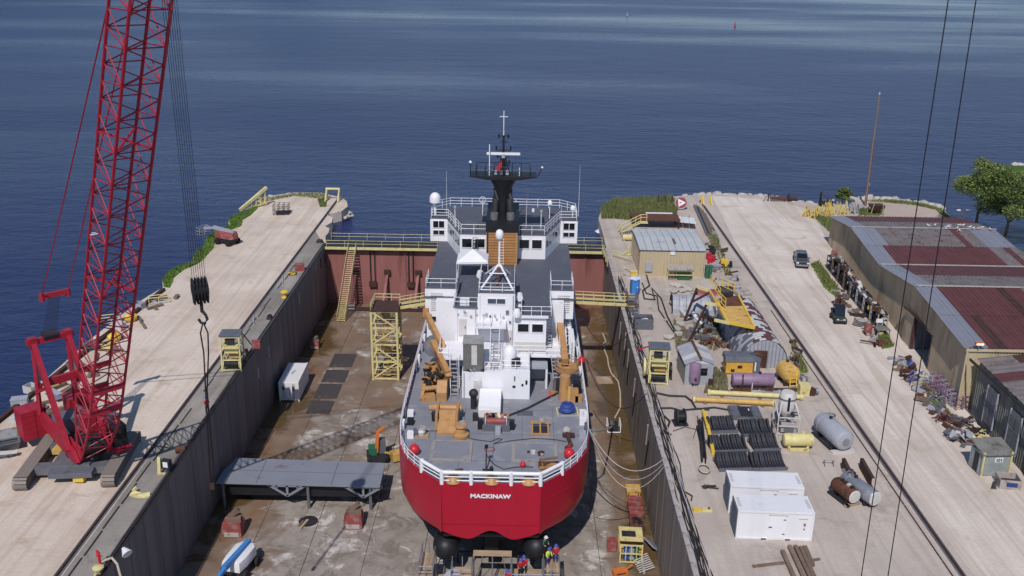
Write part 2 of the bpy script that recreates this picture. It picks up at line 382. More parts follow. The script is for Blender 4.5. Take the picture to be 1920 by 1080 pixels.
def wallmat(name, c, c2, c3):
    m = D.materials.new(name); N, L = nodes(m); b = N['Principled BSDF']; b.inputs['Roughness'].default_value = .75; g = N.new('ShaderNodeNewGeometry')
    def st(sc, mp):
        n = N.new('ShaderNodeTexNoise'); n.inputs['Scale'].default_value = sc; n.inputs['Detail'].default_value = 7; n.inputs['Roughness'].default_value = .65
        q = N.new('ShaderNodeMapping'); q.inputs['Scale'].default_value = mp; L.new(g.outputs['Position'], q.inputs[0]); L.new(q.outputs[0], n.inputs[0]); return n.outputs[0]
    def rg(s, a, b_, hi=1.):
        r = N.new('ShaderNodeMapRange'); r.inputs[1].default_value = a; r.inputs[2].default_value = b_; r.inputs[4].default_value = hi; L.new(s, r.inputs[0]); return r.outputs[0]
    x = N.new('ShaderNodeMix'); x.data_type = 'RGBA'; x.inputs[6].default_value = lin(c); x.inputs[7].default_value = lin(c2); L.new(rg(st(.6, (1, 1, .06)), .4, .62), x.inputs[0])
    y = N.new('ShaderNodeMix'); y.data_type = 'RGBA'; L.new(x.outputs[2], y.inputs[6]); y.inputs[7].default_value = lin(c3); L.new(rg(st(1.1, (1, 1, .12)), .6, .7, .7), y.inputs[0])
    L.new(y.outputs[2], b.inputs['Base Color']); return m
M['wall_l'] = wallmat('dark stained dock wall', (100, 95, 97), (122, 115, 114), (128, 104, 94))
M['wall_r'] = wallmat('grey brown dock wall', (112, 104, 100), (136, 127, 120), (88, 78, 74))
# ------------------------------------------------------------------ water
def watermat():
    m = D.materials.new('lake water'); N, L = nodes(m); b = N['Principled BSDF']; g = N.new('ShaderNodeNewGeometry')
    b.inputs['Base Color'].default_value = (.016, .026, .092, 1); b.inputs['IOR'].default_value = 1.33; b.inputs['Specular IOR Level'].default_value = .26
    def noise(sc, det, mp, rough=.55, rot=0.):
        n = N.new('ShaderNodeTexNoise'); n.inputs['Scale'].default_value = sc; n.inputs['Detail'].default_value = det; n.inputs['Roughness'].default_value = rough
        q = N.new('ShaderNodeMapping'); q.inputs['Scale'].default_value = mp; q.inputs['Rotation'].default_value = (0, 0, rot); L.new(g.outputs['Position'], q.inputs[0]); L.new(q.outputs[0], n.inputs[0]); return n.outputs[0]
    def rg(s, a, b_, lo, hi):
        r = N.new('ShaderNodeMapRange'); r.inputs[1].default_value = a; r.inputs[2].default_value = b_; r.inputs[3].default_value = lo; r.inputs[4].default_value = hi; L.new(s, r.inputs[0]); return r.outputs[0]
    calm = noise(.008, 4, (.28, 1, 1), .55, radians(-9))     # wind lanes
    sx = N.new('ShaderNodeSeparateXYZ'); L.new(g.outputs['Position'], sx.inputs[0])      # sheltered water far out on the right
    a0 = N.new('ShaderNodeMath'); a0.operation = 'MULTIPLY'; L.new(rg(sx.outputs[1], 420, 640, 0, .11), a0.inputs[0]); L.new(rg(sx.outputs[0], -60, 200, 0, 1), a0.inputs[1])
    a1 = N.new('ShaderNodeMath'); a1.operation = 'ADD'; L.new(calm, a1.inputs[0]); L.new(a0.outputs[0], a1.inputs[1]); calm = a1.outputs[0]
    k = rg(calm, .46, .68, 1, .4)
    w1 = noise(.42, 5, (.45, 1, 1), .62, radians(14)); w2 = noise(1.6, 4, (.6, 1, 1), .6, radians(-8)); w3 = noise(.09, 3, (.5, 1, 1), .5, radians(22))
    a = N.new('ShaderNodeMath'); a.operation = 'MULTIPLY_ADD'; L.new(w2, a.inputs[0]); a.inputs[1].default_value = .3; L.new(w1, a.inputs[2])
    a2 = N.new('ShaderNodeMath'); a2.operation = 'MULTIPLY_ADD'; L.new(w3, a2.inputs[0]); a2.inputs[1].default_value = 1.2; L.new(a.outputs[0], a2.inputs[2])
    bp = N.new('ShaderNodeBump'); bp.inputs['Distance'].default_value = .42; L.new(k, bp.inputs['Strength']); L.new(a2.outputs[0], bp.inputs['Height']); L.new(bp.outputs[0], b.inputs['Normal'])
    L.new(rg(calm, .46, .68, .32, .2), b.inputs['Roughness'])
    return m
M['water'] = watermat()
ZW = -1.8
x0, x1, x2, x3 = -3500, -31, 14.4, 3500; y0, y1, y2 = -300, 144.6, 5500
w = MB(); vs = [(x, y, ZW) for y in (y0, y1, y2) for x in (x0, x1, x2, x3)]
w.add(vs, [(0, 1, 5, 4), (2, 3, 7, 6), (4, 5, 9, 8), (5, 6, 10, 9), (6, 7, 11, 10)])
w.build('lake_water', 'water', kind='structure')
# far wooded shore beyond the frame: its dark reflection shows in the calm water
hm = MB(); hp = []
for i in range(41):
    x = -900 + i * 30; t = max(0, 1 - i / 34.)
    hp.append((x, 1000 + 40 * sin(i * .5) + i * 9, (24 + 12 * sin(i * .7) + 8 * sin(i * 1.9)) * (t ** .6) + .5))
vs = []
for x, y, h in hp: vs += [(x, y, ZW - .5), (x, y + 15, h), (x, y + 260, h * 1.1), (x, y + 420, ZW - .5)]
hm.add(vs, [(4 * i + k, 4 * i + 4 + k, 4 * i + 5 + k, 4 * i + 1 + k) for i in range(40) for k in range(3)])
hm.build('far_wooded_shore', mat('far woods', (46, 62, 38), .9, var=.3, scale=.05), kind='structure')
# ------------------------------------------------------------------ land
DL, DR, DG, ZF = -30.2, 13.5, 143.2, -9.5       # dock left, right, gate, floor level
def land(name, poly, m, z=0., depth=3.2):
    b = MB(); n = len(poly); vs = [(p[0], p[1], z) for p in poly] + [(p[0], p[1], z - depth) for p in poly]
    b.add(vs, [tuple(range(n))] + [(i, i + n, (i + 1) % n + n, (i + 1) % n) for i in range(n)]); return b.build(name, m, kind='structure')
def arc(c, r, a0, a1, n=8):
    return [(c[0] + r * cos(radians(a0 + (a1 - a0) * i / n)), c[1] + r * sin(radians(a0 + (a1 - a0) * i / n))) for i in range(n + 1)]
edge = [P(*p) for p in ((626, 367), (600, 361), (551, 361), (517, 366), (488, 372), (476, 384), (463, 398), (440, 404), (428, 414), (434, 422), (404, 434), (388, 447), (384, 462), (370, 472), (362, 482), (361, 492), (330, 502), (310, 516), (304, 528), (307, 538), (270, 560), (225, 592), (165, 640), (80, 716), (0, 787))]
bul = [P(610, 443), P(616, 436), P(618, 428), P(609, 424), P(622, 417), P(624, 408), P(612, 402), P(640, 396), P(652, 387), P(650, 377), P(640, 370)]
pl = [(DL - .25, -60), (DL - .25, DG + 1.5)] + [(p.x, p.y) for p in bul] + [(p.x, p.y) for p in edge] + [(-52, 60), (-54, -60)]
land('pier_ground', pl, 'gravel_left')
pr = [(DR + .25, -60), (DR + .25, DG + 1.2)] + [tuple(P(*p)[:2]) for p in ((1131, 440), (1122, 410), (1128, 392), (1150, 380), (1200, 374), (1265, 368), (1330, 364), (1400, 366), (1462, 372), (1530, 382), (1590, 384), (1612, 374), (1660, 374), (1720, 380), (1766, 390), (1792, 412), (1815, 436), (1870, 452), (1925, 475))][::1] + [(92, 138), (118, 110), (125, -60)]
pr = pr[::-1]
land('yard_ground', pr, 'yard')
def sheet(name, poly, m, z=.006):
    b = MB(); b.add([(p[0], p[1], z) for p in poly], [tuple(range(len(poly)))]); return b.build(name, m, kind='structure')
sheet('gravel_road', [(34.6, -55), (45.2, -55), (46.0, 85), (49.2, 143), (53, 170), tuple(P(1462, 376)[:2]), tuple(P(1335, 367)[:2]), (34.9, 150)], 'gravel_right')
sheet('gravel_lot', [tuple(P(*p)[:2]) for p in ((1625, 383), (1658, 378), (1718, 384), (1764, 395), (1795, 424), (1850, 454), (1925, 500))] + [(80, 118), (72, 140)], 'sandlot', .008)
sheet('dock_apron', [(DL - .2, -55), (DL - .2, DG), (-33.4, DG + 8), (-33.0, -55)], 'apron', .006)
# ------------------------------------------------------------------ dock
fl = thing('dock_floor', None, None, (0, 0, ZF)); fl['kind'] = 'structure'
sb = MB(); nx, ny = 8, 15; sx, sy = (DR - DL) / nx, (DG - 52) / ny
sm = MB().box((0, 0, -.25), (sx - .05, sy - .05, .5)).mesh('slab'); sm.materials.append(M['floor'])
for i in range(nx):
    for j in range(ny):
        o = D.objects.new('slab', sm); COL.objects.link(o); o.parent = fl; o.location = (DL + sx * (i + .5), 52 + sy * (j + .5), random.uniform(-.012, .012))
b = MB(); b.bb((DL - .5, 20, -.6), (DR + .5, DG + 1, -.1)); b.build('joint_bed', mat('dark joint', (74, 62, 52), .9), fl)
def dwall(name, x, s, m):
    b = MB(); n = 42; ys = [20 + (DG + .5 - 20) * i / n for i in range(n + 1)]
    for a, c in zip(ys, ys[1:]):                                   # shallow sheet pans with recessed joints
        b.bb((x, a + .05, ZF - .4), (x - s * .5, c - .05, -.02)); b.bb((x - s * .07, c - .05, ZF - .4), (x - s * .5, c + .05, -.02))
    return b.build(name, m, kind='structure')
dwall('dock_wall_left', DL, 1, 'wall_l'); dwall('dock_wall_right', DR, -1, 'wall_r')
# timber strakes and scars hung on the walls
def slat(x, y, z, h, w, s, mt, tilt=0.):
    return MB().box((x + s * .05, y, z), (.1, w, h), rx=tilt).build('wall_batten', mt, D.objects['dock_wall_left' if x < 0 else 'dock_wall_right'])
for px, py in ((608, 485), (601, 493), (560, 560), (530, 525), (505, 660), (484, 700), (590, 500), (476, 600)):
    p = P(px, py, 0); Y = None
    q = [PY(px, py, y) for y in range(60, 143)]; q = min(q, key=lambda a: abs(a.x - DL)); slat(DL, q.y, q.z, random.uniform(1, 2.2), .28, 1, random.choice(['lgrey', 'black', 'conc']))
for px, py in ((1163, 620), (1178, 672), (1190, 727), (1214, 815), (1172, 640)):
    q = [PY(px, py, y) for y in range(60, 143)]; q = min(q, key=lambda a: abs(a.x - DR)); slat(DR, q.y, q.z, 2.6, .25, -1, 'conc', .25); slat(DR - .02, q.y - .9, q.z - 1.6, 3.6, .22, -1, 'black', .35)
for x, s, nm in ((DL, -1, 'dock_coping_left'), (DR, 1, 'dock_coping_right')):
    cp = thing(nm, None, None, (x, 0, 0)); cp['kind'] = 'structure'
    me = MB().box((0, 0, .09), (.5, 3.9, .18)).mesh('coping_stone'); me.materials.append(M['conc' if s > 0 else 'dark'])
    for j in range(24):
        o = D.objects.new('coping_stone', me); COL.objects.link(o); o.parent = cp; o.location = (s * .22 + random.uniform(-.02, .02), 50 + j * 4 , random.uniform(0, .02))
# crane rails set in concrete
def rail(name, x, y0, y1, label, w=.16):
    t = thing(name, label, 'rail', (x, y0, 0))
    MB().bb((-w / 2, 0, .02), (w / 2, y1 - y0, .16)).build('rail_head', 'rust2', t)
    MB().bb((-.26, 0, .0), (.26, y1 - y0, .03)).build('rail_bed', 'steel', t)
    return t
rail('crane_rail', -33.6, 40, 173, 'long rusty crane rail in the gravel along the left dock apron')
rail('crane_rail', 33.9, 40, 176, 'long rusty crane rail beside the pale gravel road')
t = thing('guard_strip', 'broken dark steel strip lying parallel inside the left crane rail', 'rail', (-32.75, 40, 0))
for j in range(26):
    if j % 9 != 4: MB().box((random.uniform(-.04, .04) + (.0 if j % 2 else .12), j * 3.6 + 1.8, .03), (.12, 3.3, .06)).build('strip', 'dark', t)
t = thing('guard_strip', 'thin steel strip parallel to the rail by the gravel road', 'rail', (33.1, 40, 0))
for j in range(20): MB().box((0, j * 3.9 + 1.9, .03), (.1, 3.8, .06)).build('strip', 'rust2', t)
# gate caisson
g = thing('dock_gate', 'rust red steel caisson gate closing the dry dock with yellow walkway on top', 'dock gate', (0, DG, ZF))
MB().bb((DL + .05, 0, 0), (DR - .05, 3.5, 9.3)).build('caisson', 'gate', g)
for i in range(9):
    x = DL + 3 + i * 4.7; MB().bb((x - .1, -.14, .2), (x + .1, .0, 9.2)).build('stiffener', 'gate', g)
MB().bb((DL + .1, -.9, 9.3), (DR - .1, 3.4, 9.5)).build('walkway', 'dark', g)
MB().bb((DL + .1, -.98, 9.2), (DR - .1, -.9, 9.62)).build('walkway_edge', 'yellow', g)
rail_run(g, [(DL + .3, -.8, 9.5), (DR - .3, -.8, 9.5)], 1.1, .035, 'yellow', step=2.9)
rail_run(g, [(DL + .3, 3.2, 9.5), (DR - .3, 3.2, 9.5)], 1.1, .035, 'yellow', step=2.9)
for px in (698, 770):
    p = PY(px, 470, DG); 
    for dx in (-.35, .35): MB().cyl((p.x + dx, -.25, 3.5), (p.x + dx, -.25, 9.3), .09, n=6).build('valve_rod', 'dark', g)
    MB().box((p.x, -.3, 3.4), (1.2, .5, .8)).build('valve', 'rust2', g)
for px in (668, 785, 727):
    p = PY(px, 520, DG); MB().beam((p.x, -.1, 5.2), (p.x - .4, -2.9, .7), .4).build('prop', 'gate', g); MB().box((p.x, -.25, 5.4), (1.0, .5, .7)).build('bracket', 'rust2', g); MB().box((p.x - .4, -3, .5), (1.1, .8, .9)).build('prop_foot', 'conc', g)
MB().beam((DL + 5, -3.3, .35), (DR - 8, -3.3, .35), .5, .45).build('sill_beam', 'rust2', g)
st = thing('dock_stair', 'long yellow steel stair leading from the gate walkway down to the dock floor', 'stairs', (-25.6, DG, ZF))
ladder(st, (-.2, -1.1, 9.4), (-1.1, -8.2, 0.1), 1.15, 36, 'yellow', 'flight', tread=.24)
for s in (-.6, .6):
    m = MB()
    for k in (.5, 1.0): m.cyl((-.2 + s, -1.1, 9.4 + k), (-1.1 + s, -8.2, .1 + k), .035, n=5)
    for i in range(8): p = V(-.2 + s, -1.1, 9.4).lerp(V(-1.1 + s, -8.2, .1), i / 7); m.cyl(p, p + V(0, 0, 1), .035, n=5)
    m.build('handrail', 'yellow', st)
# steel plates let into the floor left of the ship
r0 = P(655, 663, ZF); 
for i, (a, b_, c, d) in enumerate((((627, 664), (668, 664), (660, 688), (617, 688)), ((613, 694), (655, 694), (646, 717), (601, 717)), ((599, 720), (641, 720), (632, 747), (588, 747)), ((584, 752), (627, 752), (618, 776), (573, 776)))):
    q = [P(*k, ZF + .02) for k in (a, b_, c, d)]; cx = sum(k.x for k in q) / 4; cy = sum(k.y for k in q) / 4; w_ = (q[1].x - q[0].x + q[2].x - q[3].x) / 2; h_ = (q[0].y + q[1].y - q[2].y - q[3].y) / 2
    MB().box((0, 0, .04), (w_, h_, .08)).build('floor_plate', 'plate', label=['dark steel plate on the dock floor closest to the gate stair', 'dark steel plate with pale splash on the dock floor', 'plain dark steel plate beside the white shipping container', 'worn dark steel plate in front of the shipping container row'][i], cat='steel plate', group='steel plates on the dock floor', loc=(cx, cy, ZF))
# ------------------------------------------------------------------ ship
SO = V(-2.0, 71.4, ZF); CX = -2.0; ZD = 1.0; KZ = .0
ship = thing('icebreaker_ship', 'red hulled icebreaker with white superstructure docked on blocks in the dry dock', 'ship', SO)
def SM(): return MB(SO)
HB = [(0, 4.25), (.7, 4.95), (1.4, 5.65), (2.5, 6.65), (4, 7.65), (6, 8.5), (9, 8.95), (13, 9.1), (20, 9.1), (30, 9.1), (45, 9.1), (52, 8.2), (58, 6.5), (63, 4.4), (67, 2.2), (69.5, .35)]
def half(ly):
    for (a, p), (b, q) in zip(HB, HB[1:]):
        if ly <= b: return p + (q - p) * (ly - a) / (b - a)
    return .35
def zk(ly): return -4.3 - 3.5 * min(1, max(0, (ly - 1) / 17)) ** .8
# above-water hull: side strakes
m = SM(); lv = [(1.0, ZD + .05), (1.0, -.6), (.998, -1.8), (.99, -2.8), (.972, -3.6), (.94, -4.15)]
LYS = [HB[i][0] for i in range(len(HB))]
for s in (-1, 1):
    vs = []
    for ly in LYS:
        for k, z in lv:
            hb = half(ly); kk = k if ly > .1 else 1.0
            fl = 1 if ly < 45 else 1 - (ZD - z) * .06 * (ly - 45) / 24
            zq = ZD + (z - ZD) * (.922 + .078 * min(1, ly / 4)); vs.append((CX + s * hb * kk * fl, 71.4 + ly, zq))
    n = len(lv)
    m.add(vs, [(i * n + j, (i + 1) * n + j, (i + 1) * n + j + 1, i * n + j + 1) for i in range(len(LYS) - 1) for j in range(n - 1)])
hs_ = m.build('hull_side', 'hull', ship, smooth=True)
for s in (-1, 1):
    for k, z in ((1.0, -.6), (.99, -2.8)): SM().tube([(CX + s * (half(l) * (k if l > .1 else 1) + .0), 71.4 + l, ZD + (z - ZD) * (.922 + .078 * min(1, l / 4))) for l in LYS[:11]], .02, 5).build('weld_seam', 'hull', hs_)
# transom with its double dip and centre arch
m = SM(); n = 40; vs = []
def dip(x):
    a = abs(x)
    return -3.65 - .85 * (.5 - .5 * cos(pi * min(1, a / 2.0))) if a < 2.0 else -4.5 + .75 * ((a - 2.0) / 2.25) ** 1.5
for i in range(n + 1):
    x = -4.25 + 8.5 * i / n
    for k in range(6): z = ZD + .05 + (dip(x) - ZD - .05) * k / 5; vs.append((CX + x, 71.4 + .05 * k, z))
m.add(vs, [(i * 6 + j, i * 6 + 6 + j, i * 6 + 7 + j, i * 6 + 1 + j) for i in range(n) for j in range(5)])
tr = m.build('transom', 'hull', ship, smooth=True)
SM().box((CX, 71.4 - .005 + .15, -2.95), (8.3, .05, .05)).build('weld_seam', 'hull', tr)
for x in (-2.9, 0, 2.9): SM().beam((CX + x, 71.4 - .004, ZD - .1), (CX + x, 71.4 + .22, -3.4), .035, .02).build('weld_seam', 'hull', tr)
# under-water hull
m = SM(); vs = []; LY2 = [.3, 1.2, 2.5, 4, 6, 9, 13, 18, 25, 35, 45, 52, 58, 63, 67]
for ly in LY2:
    hb = half(ly); b_ = zk(ly)
    ring = [(.94, -4.15), (.89, -4.6 if ly > 3 else -4.35), (.78, max(b_, -5.8) if ly > 4 else b_), (.55, b_ * .97 - .1), (.2, b_), (-.2, b_), (-.55, b_ * .97 - .1), (-.78, max(b_, -5.8) if ly > 4 else b_), (-.89, -4.6 if ly > 3 else -4.35), (-.94, -4.15)]
    vs.append([(CX + k * hb, 71.4 + ly, z) for k, z in ring])
m.loft(vs); m.build('hull_bottom', 'hullblack', ship, smooth=True)
for s in (-1, 1):                                                   # propulsion pods below the stern
    c = PY(836 if s < 0 else 1006, 1026, 72.4)
    m = SM().lathe([(.05, -.1), (.55, 0), (.95, .35), (1.15, .9), (1.2, 1.6), (1.1, 3), (.8, 4.6), (.3, 5.3)], (c.x, c.y - .9, c.z), (0, 1, 0), 18)
    q = m.build('propulsion_pod', 'black', ship, smooth=True)
    SM().bb((c.x - .35, c.y + .6, c.z + .6), (c.x + .35, c.y + 3.2, -3.9)).build('pod_strut', 'hullblack', q)
SM().bb((CX - .6, 74, -7.9), (CX + .6, 84, -4.2)).build('skeg', 'hullblack', ship)
# deck
m = SM(); outl = [(half(l), l) for l in LYS]; pts = [(CX - h, 71.4 + l, ZD) for h, l in outl] + [(CX + h, 71.4 + l, ZD) for h, l in outl[::-1]]
m.add(pts, [tuple(range(len(pts)))]); dk = m.build('main_deck', 'deck', ship)
# deck edge lip
m = SM()
for s in (-1, 1):
    for a, b_ in zip(outl, outl[1:]): m.beam((CX + s * (a[0] - .06), 71.4 + a[1], ZD + .08), (CX + s * (b_[0] - .06), 71.4 + b_[1], ZD + .08), .12, .18)
m.beam((CX - 4.25, 71.46, ZD + .08), (CX + 4.25, 71.46, ZD + .08), .12, .18)
m.build('deck_edge', 'hull', dk)
for x0_, x1_, y0_, y1_ in ((801, 891, 828, 864), (956, 1048, 832, 866)):
    a = P(x0_ + 3, y1_, ZD); b_ = P(x1_ - 4, y0_, ZD)
    hc = SM().bb((a.x, a.y, ZD), (b_.x, b_.y, ZD + .12)).build('cargo_hatch', mat('hatch coaming', (150, 144, 138), .7, c2=(120, 108, 98), amt=.3), ship)
    SM().bb((a.x + .3, a.y + .3, ZD + .1), (b_.x - .3, b_.y - .3, ZD + .16)).build('hatch_cover', 'deck', hc)
for k in range(9): # seams on the deck
    y = 73.5 + k * 1.7
    if k % 3 == 0: SM().box((CX, y + 2, ZD + .006), (2 * half(y - 69.4) - .6, .05, .012)).build('deck_seam', 'mgrey', dk)
for x in (-5.5, -3, 0, 2.6, 5.6): SM().box((CX + x, 80, ZD + .005), (.05, 13, .01)).build('deck_seam', 'mgrey', dk)
SM().box((P(984, 775, ZD).x, P(984, 775, ZD).y, ZD + .02), (1.6, 1.0, .04)).build('flush_hatch', 'deck2', dk)
# stern guard: heavy white pipe rail
m = SM(); sp = [(-6.1, 2.0), (-4.2, .12), (4.2, .12), (6.1, 2.0)]
for (a, b_), (c, d) in zip(sp, sp[1:]):
    m.cyl((CX + a, 71.4 + b_, ZD + 1.12), (CX + c, 71.4 + d, ZD + 1.12), .17, n=10)
    for k in (.35, .7): m.cyl((CX + a, 71.4 + b_, ZD + k), (CX + c, 71.4 + d, ZD + k), .05, n=6)
gr = m.build('stern_rail', 'white', ship, smooth=True)
for a, b_ in sp + [(-1.7, .12), (1.7, .12)]: SM().cyl((CX + a, 71.4 + b_, ZD), (CX + a, 71.4 + b_, ZD + 1.25), .19, n=10).build('rail_post', 'white', gr, smooth=True)
for x in (-3.25, 0.05, 3.2):                                        # buff fairleads
    f = SM().lathe([(.75, 0), (.72, .1), (.45, .42), (.3, .5), (.22, .62), (.05, .62)], (CX + x, 71.95, ZD + .1), n=14).build('fairlead', 'buff', ship, smooth=True)
    SM().cyl((CX + x, 71.95, ZD + .7), (CX + x, 71.95, ZD + .76), .2, n=10).build('fairlead_bore', 'rust2', f)
SM().box((CX, 71.9, ZD + 1.1), (.35, .3, .5)).build('stern_light', 'black', ship); SM().ball((CX, 71.8, ZD + 1.5), .14).build('stern_lamp', 'black', ship)
for s in (-1, 1):                                                   # side rails
    pts = [(s * (half(l) - .12), l, ZD - ZF + .05) for l in (2.1, 3, 4, 5, 6.5, 8.5, 11, 14, 18, 22, 26, 30, 36, 42, 48)]
    rail_run(ship, pts, 1.1, .035, 'white', (1., .66, .33), 1.4)
    for ly in (9.5, 12, 22.5, 25, 28, 31): SM().bb((CX + s * (half(ly) - .2), 71.4 + ly, ZD), (CX + s * (half(ly) - .45), 71.4 + ly + .9, ZD + .8)).build('rail_locker', random.choice(['white', 'lgrey', 'deck2']), ship)
# --- ship's name
def text(name, s, size, mt, parent, loc, rot, ext=.01, sx=1., off=.0):
    c = D.curves.new(name, 'FONT'); c.body = s; c.size = size; c.align_x = 'CENTER'; c.align_y = 'CENTER'; c.extrude = ext; c.offset = off
    t = D.objects.new('tmp', c); COL.objects.link(t); bpy.context.view_layer.update()
    me = D.meshes.new_from_object(t.evaluated_get(bpy.context.evaluated_depsgraph_get())); D.objects.remove(t)
    me.materials.clear(); me.materials.append(M[mt]); o = D.objects.new(name, me); COL.objects.link(o); o.parent = parent; o.location = loc; o.rotation_euler = rot; o.scale = (sx, 1, 1); return o
c = PY(919.5, 931, 71.38); text('ship_name', 'MACKINAW', .5, 'white', ship, c - SO + V(0, -.0, 0), (radians(90), 0, 0), .03, 1.24, .02)
# --- superstructure
def win(parent, c, w, h, ax='y', n=1, mt='glass', fr='white', o=SO, d=.05):
    """window at world point c facing -y (or +-x): pane proud of the wall with frame bars"""
    c = Vector(c); f = MB(o); g_ = MB(o)
    if ax == 'y':
        g_.box(c, (w, d, h))
        for z in (-h / 2, h / 2): f.box(c + V(0, -d * .3, z), (w + .1, d + .04, .07))
        for i in range(n + 1): f.box(c + V(-w / 2 + w * i / n, -d * .3, 0), (.07, d + .036, h + .06))
    else:
        g_.box(c, (d, w, h))
        for z in (-h / 2, h / 2): f.box(c + V(0, 0, z), (d + .06, w + .1, .07))
        for i in range(n + 1): f.box(c + V(0, -w / 2 + w * i / n, 0), (d + .056, .07, h + .06))
    a = g_.build('window', mt, parent); f.build('window_frame', fr, parent); return a
def house(name, a, b_, mt='white', parent=None): return SM().bb(a, b_).build(name, mt, parent or ship)
Z1, Z2, Z3 = 4.0, 8.0, 11.0
low = house('main_deckhouse', (-8.9, 97.6, ZD), (5.0, 124, Z2 - .12))
mid = house('midship_house', (-6.7, 96.0, ZD), (3.4, 97.7, Z2 - .12))
m = SM(); m.prism([(-6.9, 95.8), (-4.2, 95.8), (-4.2, 97), (-.3, 97), (-.3, 93.4), (3.6, 93.4), (3.6, 98.8), (6.3, 98.8), (6.4, 121), (6.0, 123.5), (-10, 123.5), (-10.4, 121), (-10.3, 98.8), (-6.9, 98.8)], Z2 - .12, Z2); d2 = m.build('upper_deck', 'deck2', ship)
# louvred uptake towers
def tower(x0_, x1_, lx):
    t = house('uptake_tower', (x0_, 99.0, 5.6), (x1_, 102.6, 8.9)); house('tower_roof', (x0_ - .04, 98.96, 8.9), (x1_ + .04, 102.64, 9.0), 'deck2', t)
    b_ = house('tower_base', (x0_ + .1, 99.3, ZD), (x1_ - .1, 102.6, 4.6), 'white')
    house('recess', (x0_ + .05, 99.6, 4.6), (x1_ - .05, 102.5, 5.6), 'mgrey', t)
    win(t, ((x0_ + x1_) / 2, 99.55, 5.1), (x1_ - x0_) * .8, .75, n=2, mt='glass2')
    for k in range(9): SM().box((lx, 98.96, 6.4 + k * .24), (1.35, .06, .1), rx=.5).build('louvre', 'offwhite', t)
    for k in range(6): SM().box((lx + .5, 99.26, 2.9 + k * .24), (1.0, .06, .1), rx=.5).build('louvre', 'offwhite', b_)
    rail_run(ship, [Vector((x0_ + .1, 102.4, 9.0)) - SO, Vector((x0_ + .1, 99.1, 9.0)) - SO, Vector((x1_ - .1, 99.1, 9.0)) - SO, Vector((x1_ - .1, 102.4, 9.0)) - SO], 1.0, .03, 'white', step=1.6)
    return t
tower(-10.2, -6.7, -8.9); tower(3.5, 6.1, 5.0)
# centre house with A-frame mast
ch = house('centre_house', (-4.2, 94.5, ZD), (-.3, 101, 10.1)); house('house_roof', (-4.25, 94.45, 10.1), (-.25, 101.1, 10.18), 'deck2', ch)
win(ch, (-2.25, 94.47, 9.2), 1.9, .62, n=2, mt='glass2')
for x, z, r in ((-3.6, 7.6, .12), (-3.3, 7.7, .16), (-2.9, 7.5, .1), (-2.4, 7.6, .1), (-3.5, 6.6, .14), (-1.1, 8.0, .2), (-2.7, 6.0, .12)): SM().box((x, 94.42, z), (r * 1.6, .18, r * 2)).build('vent_fitting', random.choice(['black', 'steel', 'lgrey']), ch)
rail_run(ship, [V(-4.1, 100.8, 10.18) - SO, V(-4.1, 94.6, 10.18) - SO, V(-.4, 94.6, 10.18) - SO, V(-.4, 100.8, 10.18) - SO], 1.0, .03, 'white', step=1.3)
ap = PY(936, 497, 98.5); m = SM()
for x, y in ((-4.0, 95.2), (-.5, 95.2), (-3.6, 100.6), (-.9, 100.6)): m.cyl((x, y, 10.15), ap + V(.12 if x > -2 else -.12, 0, 0), .11, n=8)
m.cyl((-4.0, 95.2, 10.2), (-.5, 95.2, 10.2), .06, n=6); m.cyl((-3.1, 96.5, 11.6), (-1.3, 96.5, 11.6), .06, n=6)
af = m.build('aframe_mast', 'white', ship, smooth=True)
SM().cyl(ap + V(0, 0, -.4), ap + V(0, .1, 3.1), .13, .09, n=8).build('mast_pole', 'white', af)
SM().cyl((-2.25, 96.6, 10.2), ap + V(.0, -.25, -.2), .12, n=8).build('exhaust_stub', 'rust', af)
SM().lathe([(.1, -.2), (.34, -.15), (.44, .05), (.44, .4), (.36, .68), (.2, .82), (.02, .88)], ap + V(0, .1, 3.1), n=14).build('radome', 'white', af, smooth=True)
ladder(af, ap - SO + V(.25, .05, 0), ap - SO + V(.25, .1, 3), .4, 10, 'white', 'mast_ladder', th=.03, tread=.05)
# port wall, cab on the starboard side
win(mid, (-5.6, 95.97, 7.2), .4, .4, mt='offwhite')
cab = house('winch_control_cab', (-.3, 93.4, 5.1), (3.0, 96.2, 7.86)); house('cab_roof', (-.2, 93.1, 7.88), (3.2, 93.6, 8.02), 'white', cab)
for x in (.6, 2.1): win(cab, (x, 93.37, 6.7), 1.2, .95, n=1)
win(cab, (3.02, 94.6, 6.7), 1.4, .95, 'x', 1)
house('cab_front_panel', (-.3, 93.32, 4.1), (3.0, 93.4, 5.1), 'offwhite', cab); house('cab_base', (-.3, 93.4, Z1), (3.0, 96.2, 5.1), 'white', cab)
SM().lathe([(.1, 0), (.42, .1), (.46, .5), (.3, .9), (.02, 1.0)], (-.1, 93.0, 8.0), n=12).build('small_radome', 'white', ship, smooth=True)
rail_run(ship, [V(.4, 96, Z2) - SO, V(.4, 93.5, Z2) - SO, V(3.5, 93.5, Z2) - SO, V(3.5, 98.8, Z2) - SO], 1.05, .03, 'white', step=1.2)
rail_run(ship, [V(-4.3, 95.9, Z2) - SO, V(-6.8, 95.9, Z2) - SO, V(-6.8, 98.8, Z2) - SO], 1.05, .03, 'white', step=1.2)
SM().bb((-6.2, 96.2, Z2), (-5.2, 96.8, Z2 + .7)).build('deck_locker', 'white', ship)
for c_ in ((-4.35, 103, 9.3), (.15, 96.5, 9.0), (.1, 96.5, 7.9)): SM().cyl(V(*c_) + V(0, -.45, 0), V(*c_) + V(0, .45, 0), .38, n=12).build('raft_canister', 'white', ship, smooth=True)
ladder(ship, V(3.25, 99.5, Z2) - SO, V(3.25, 94.2, 4.2) - SO, .8, 16, 'lgrey', 'side_stair')
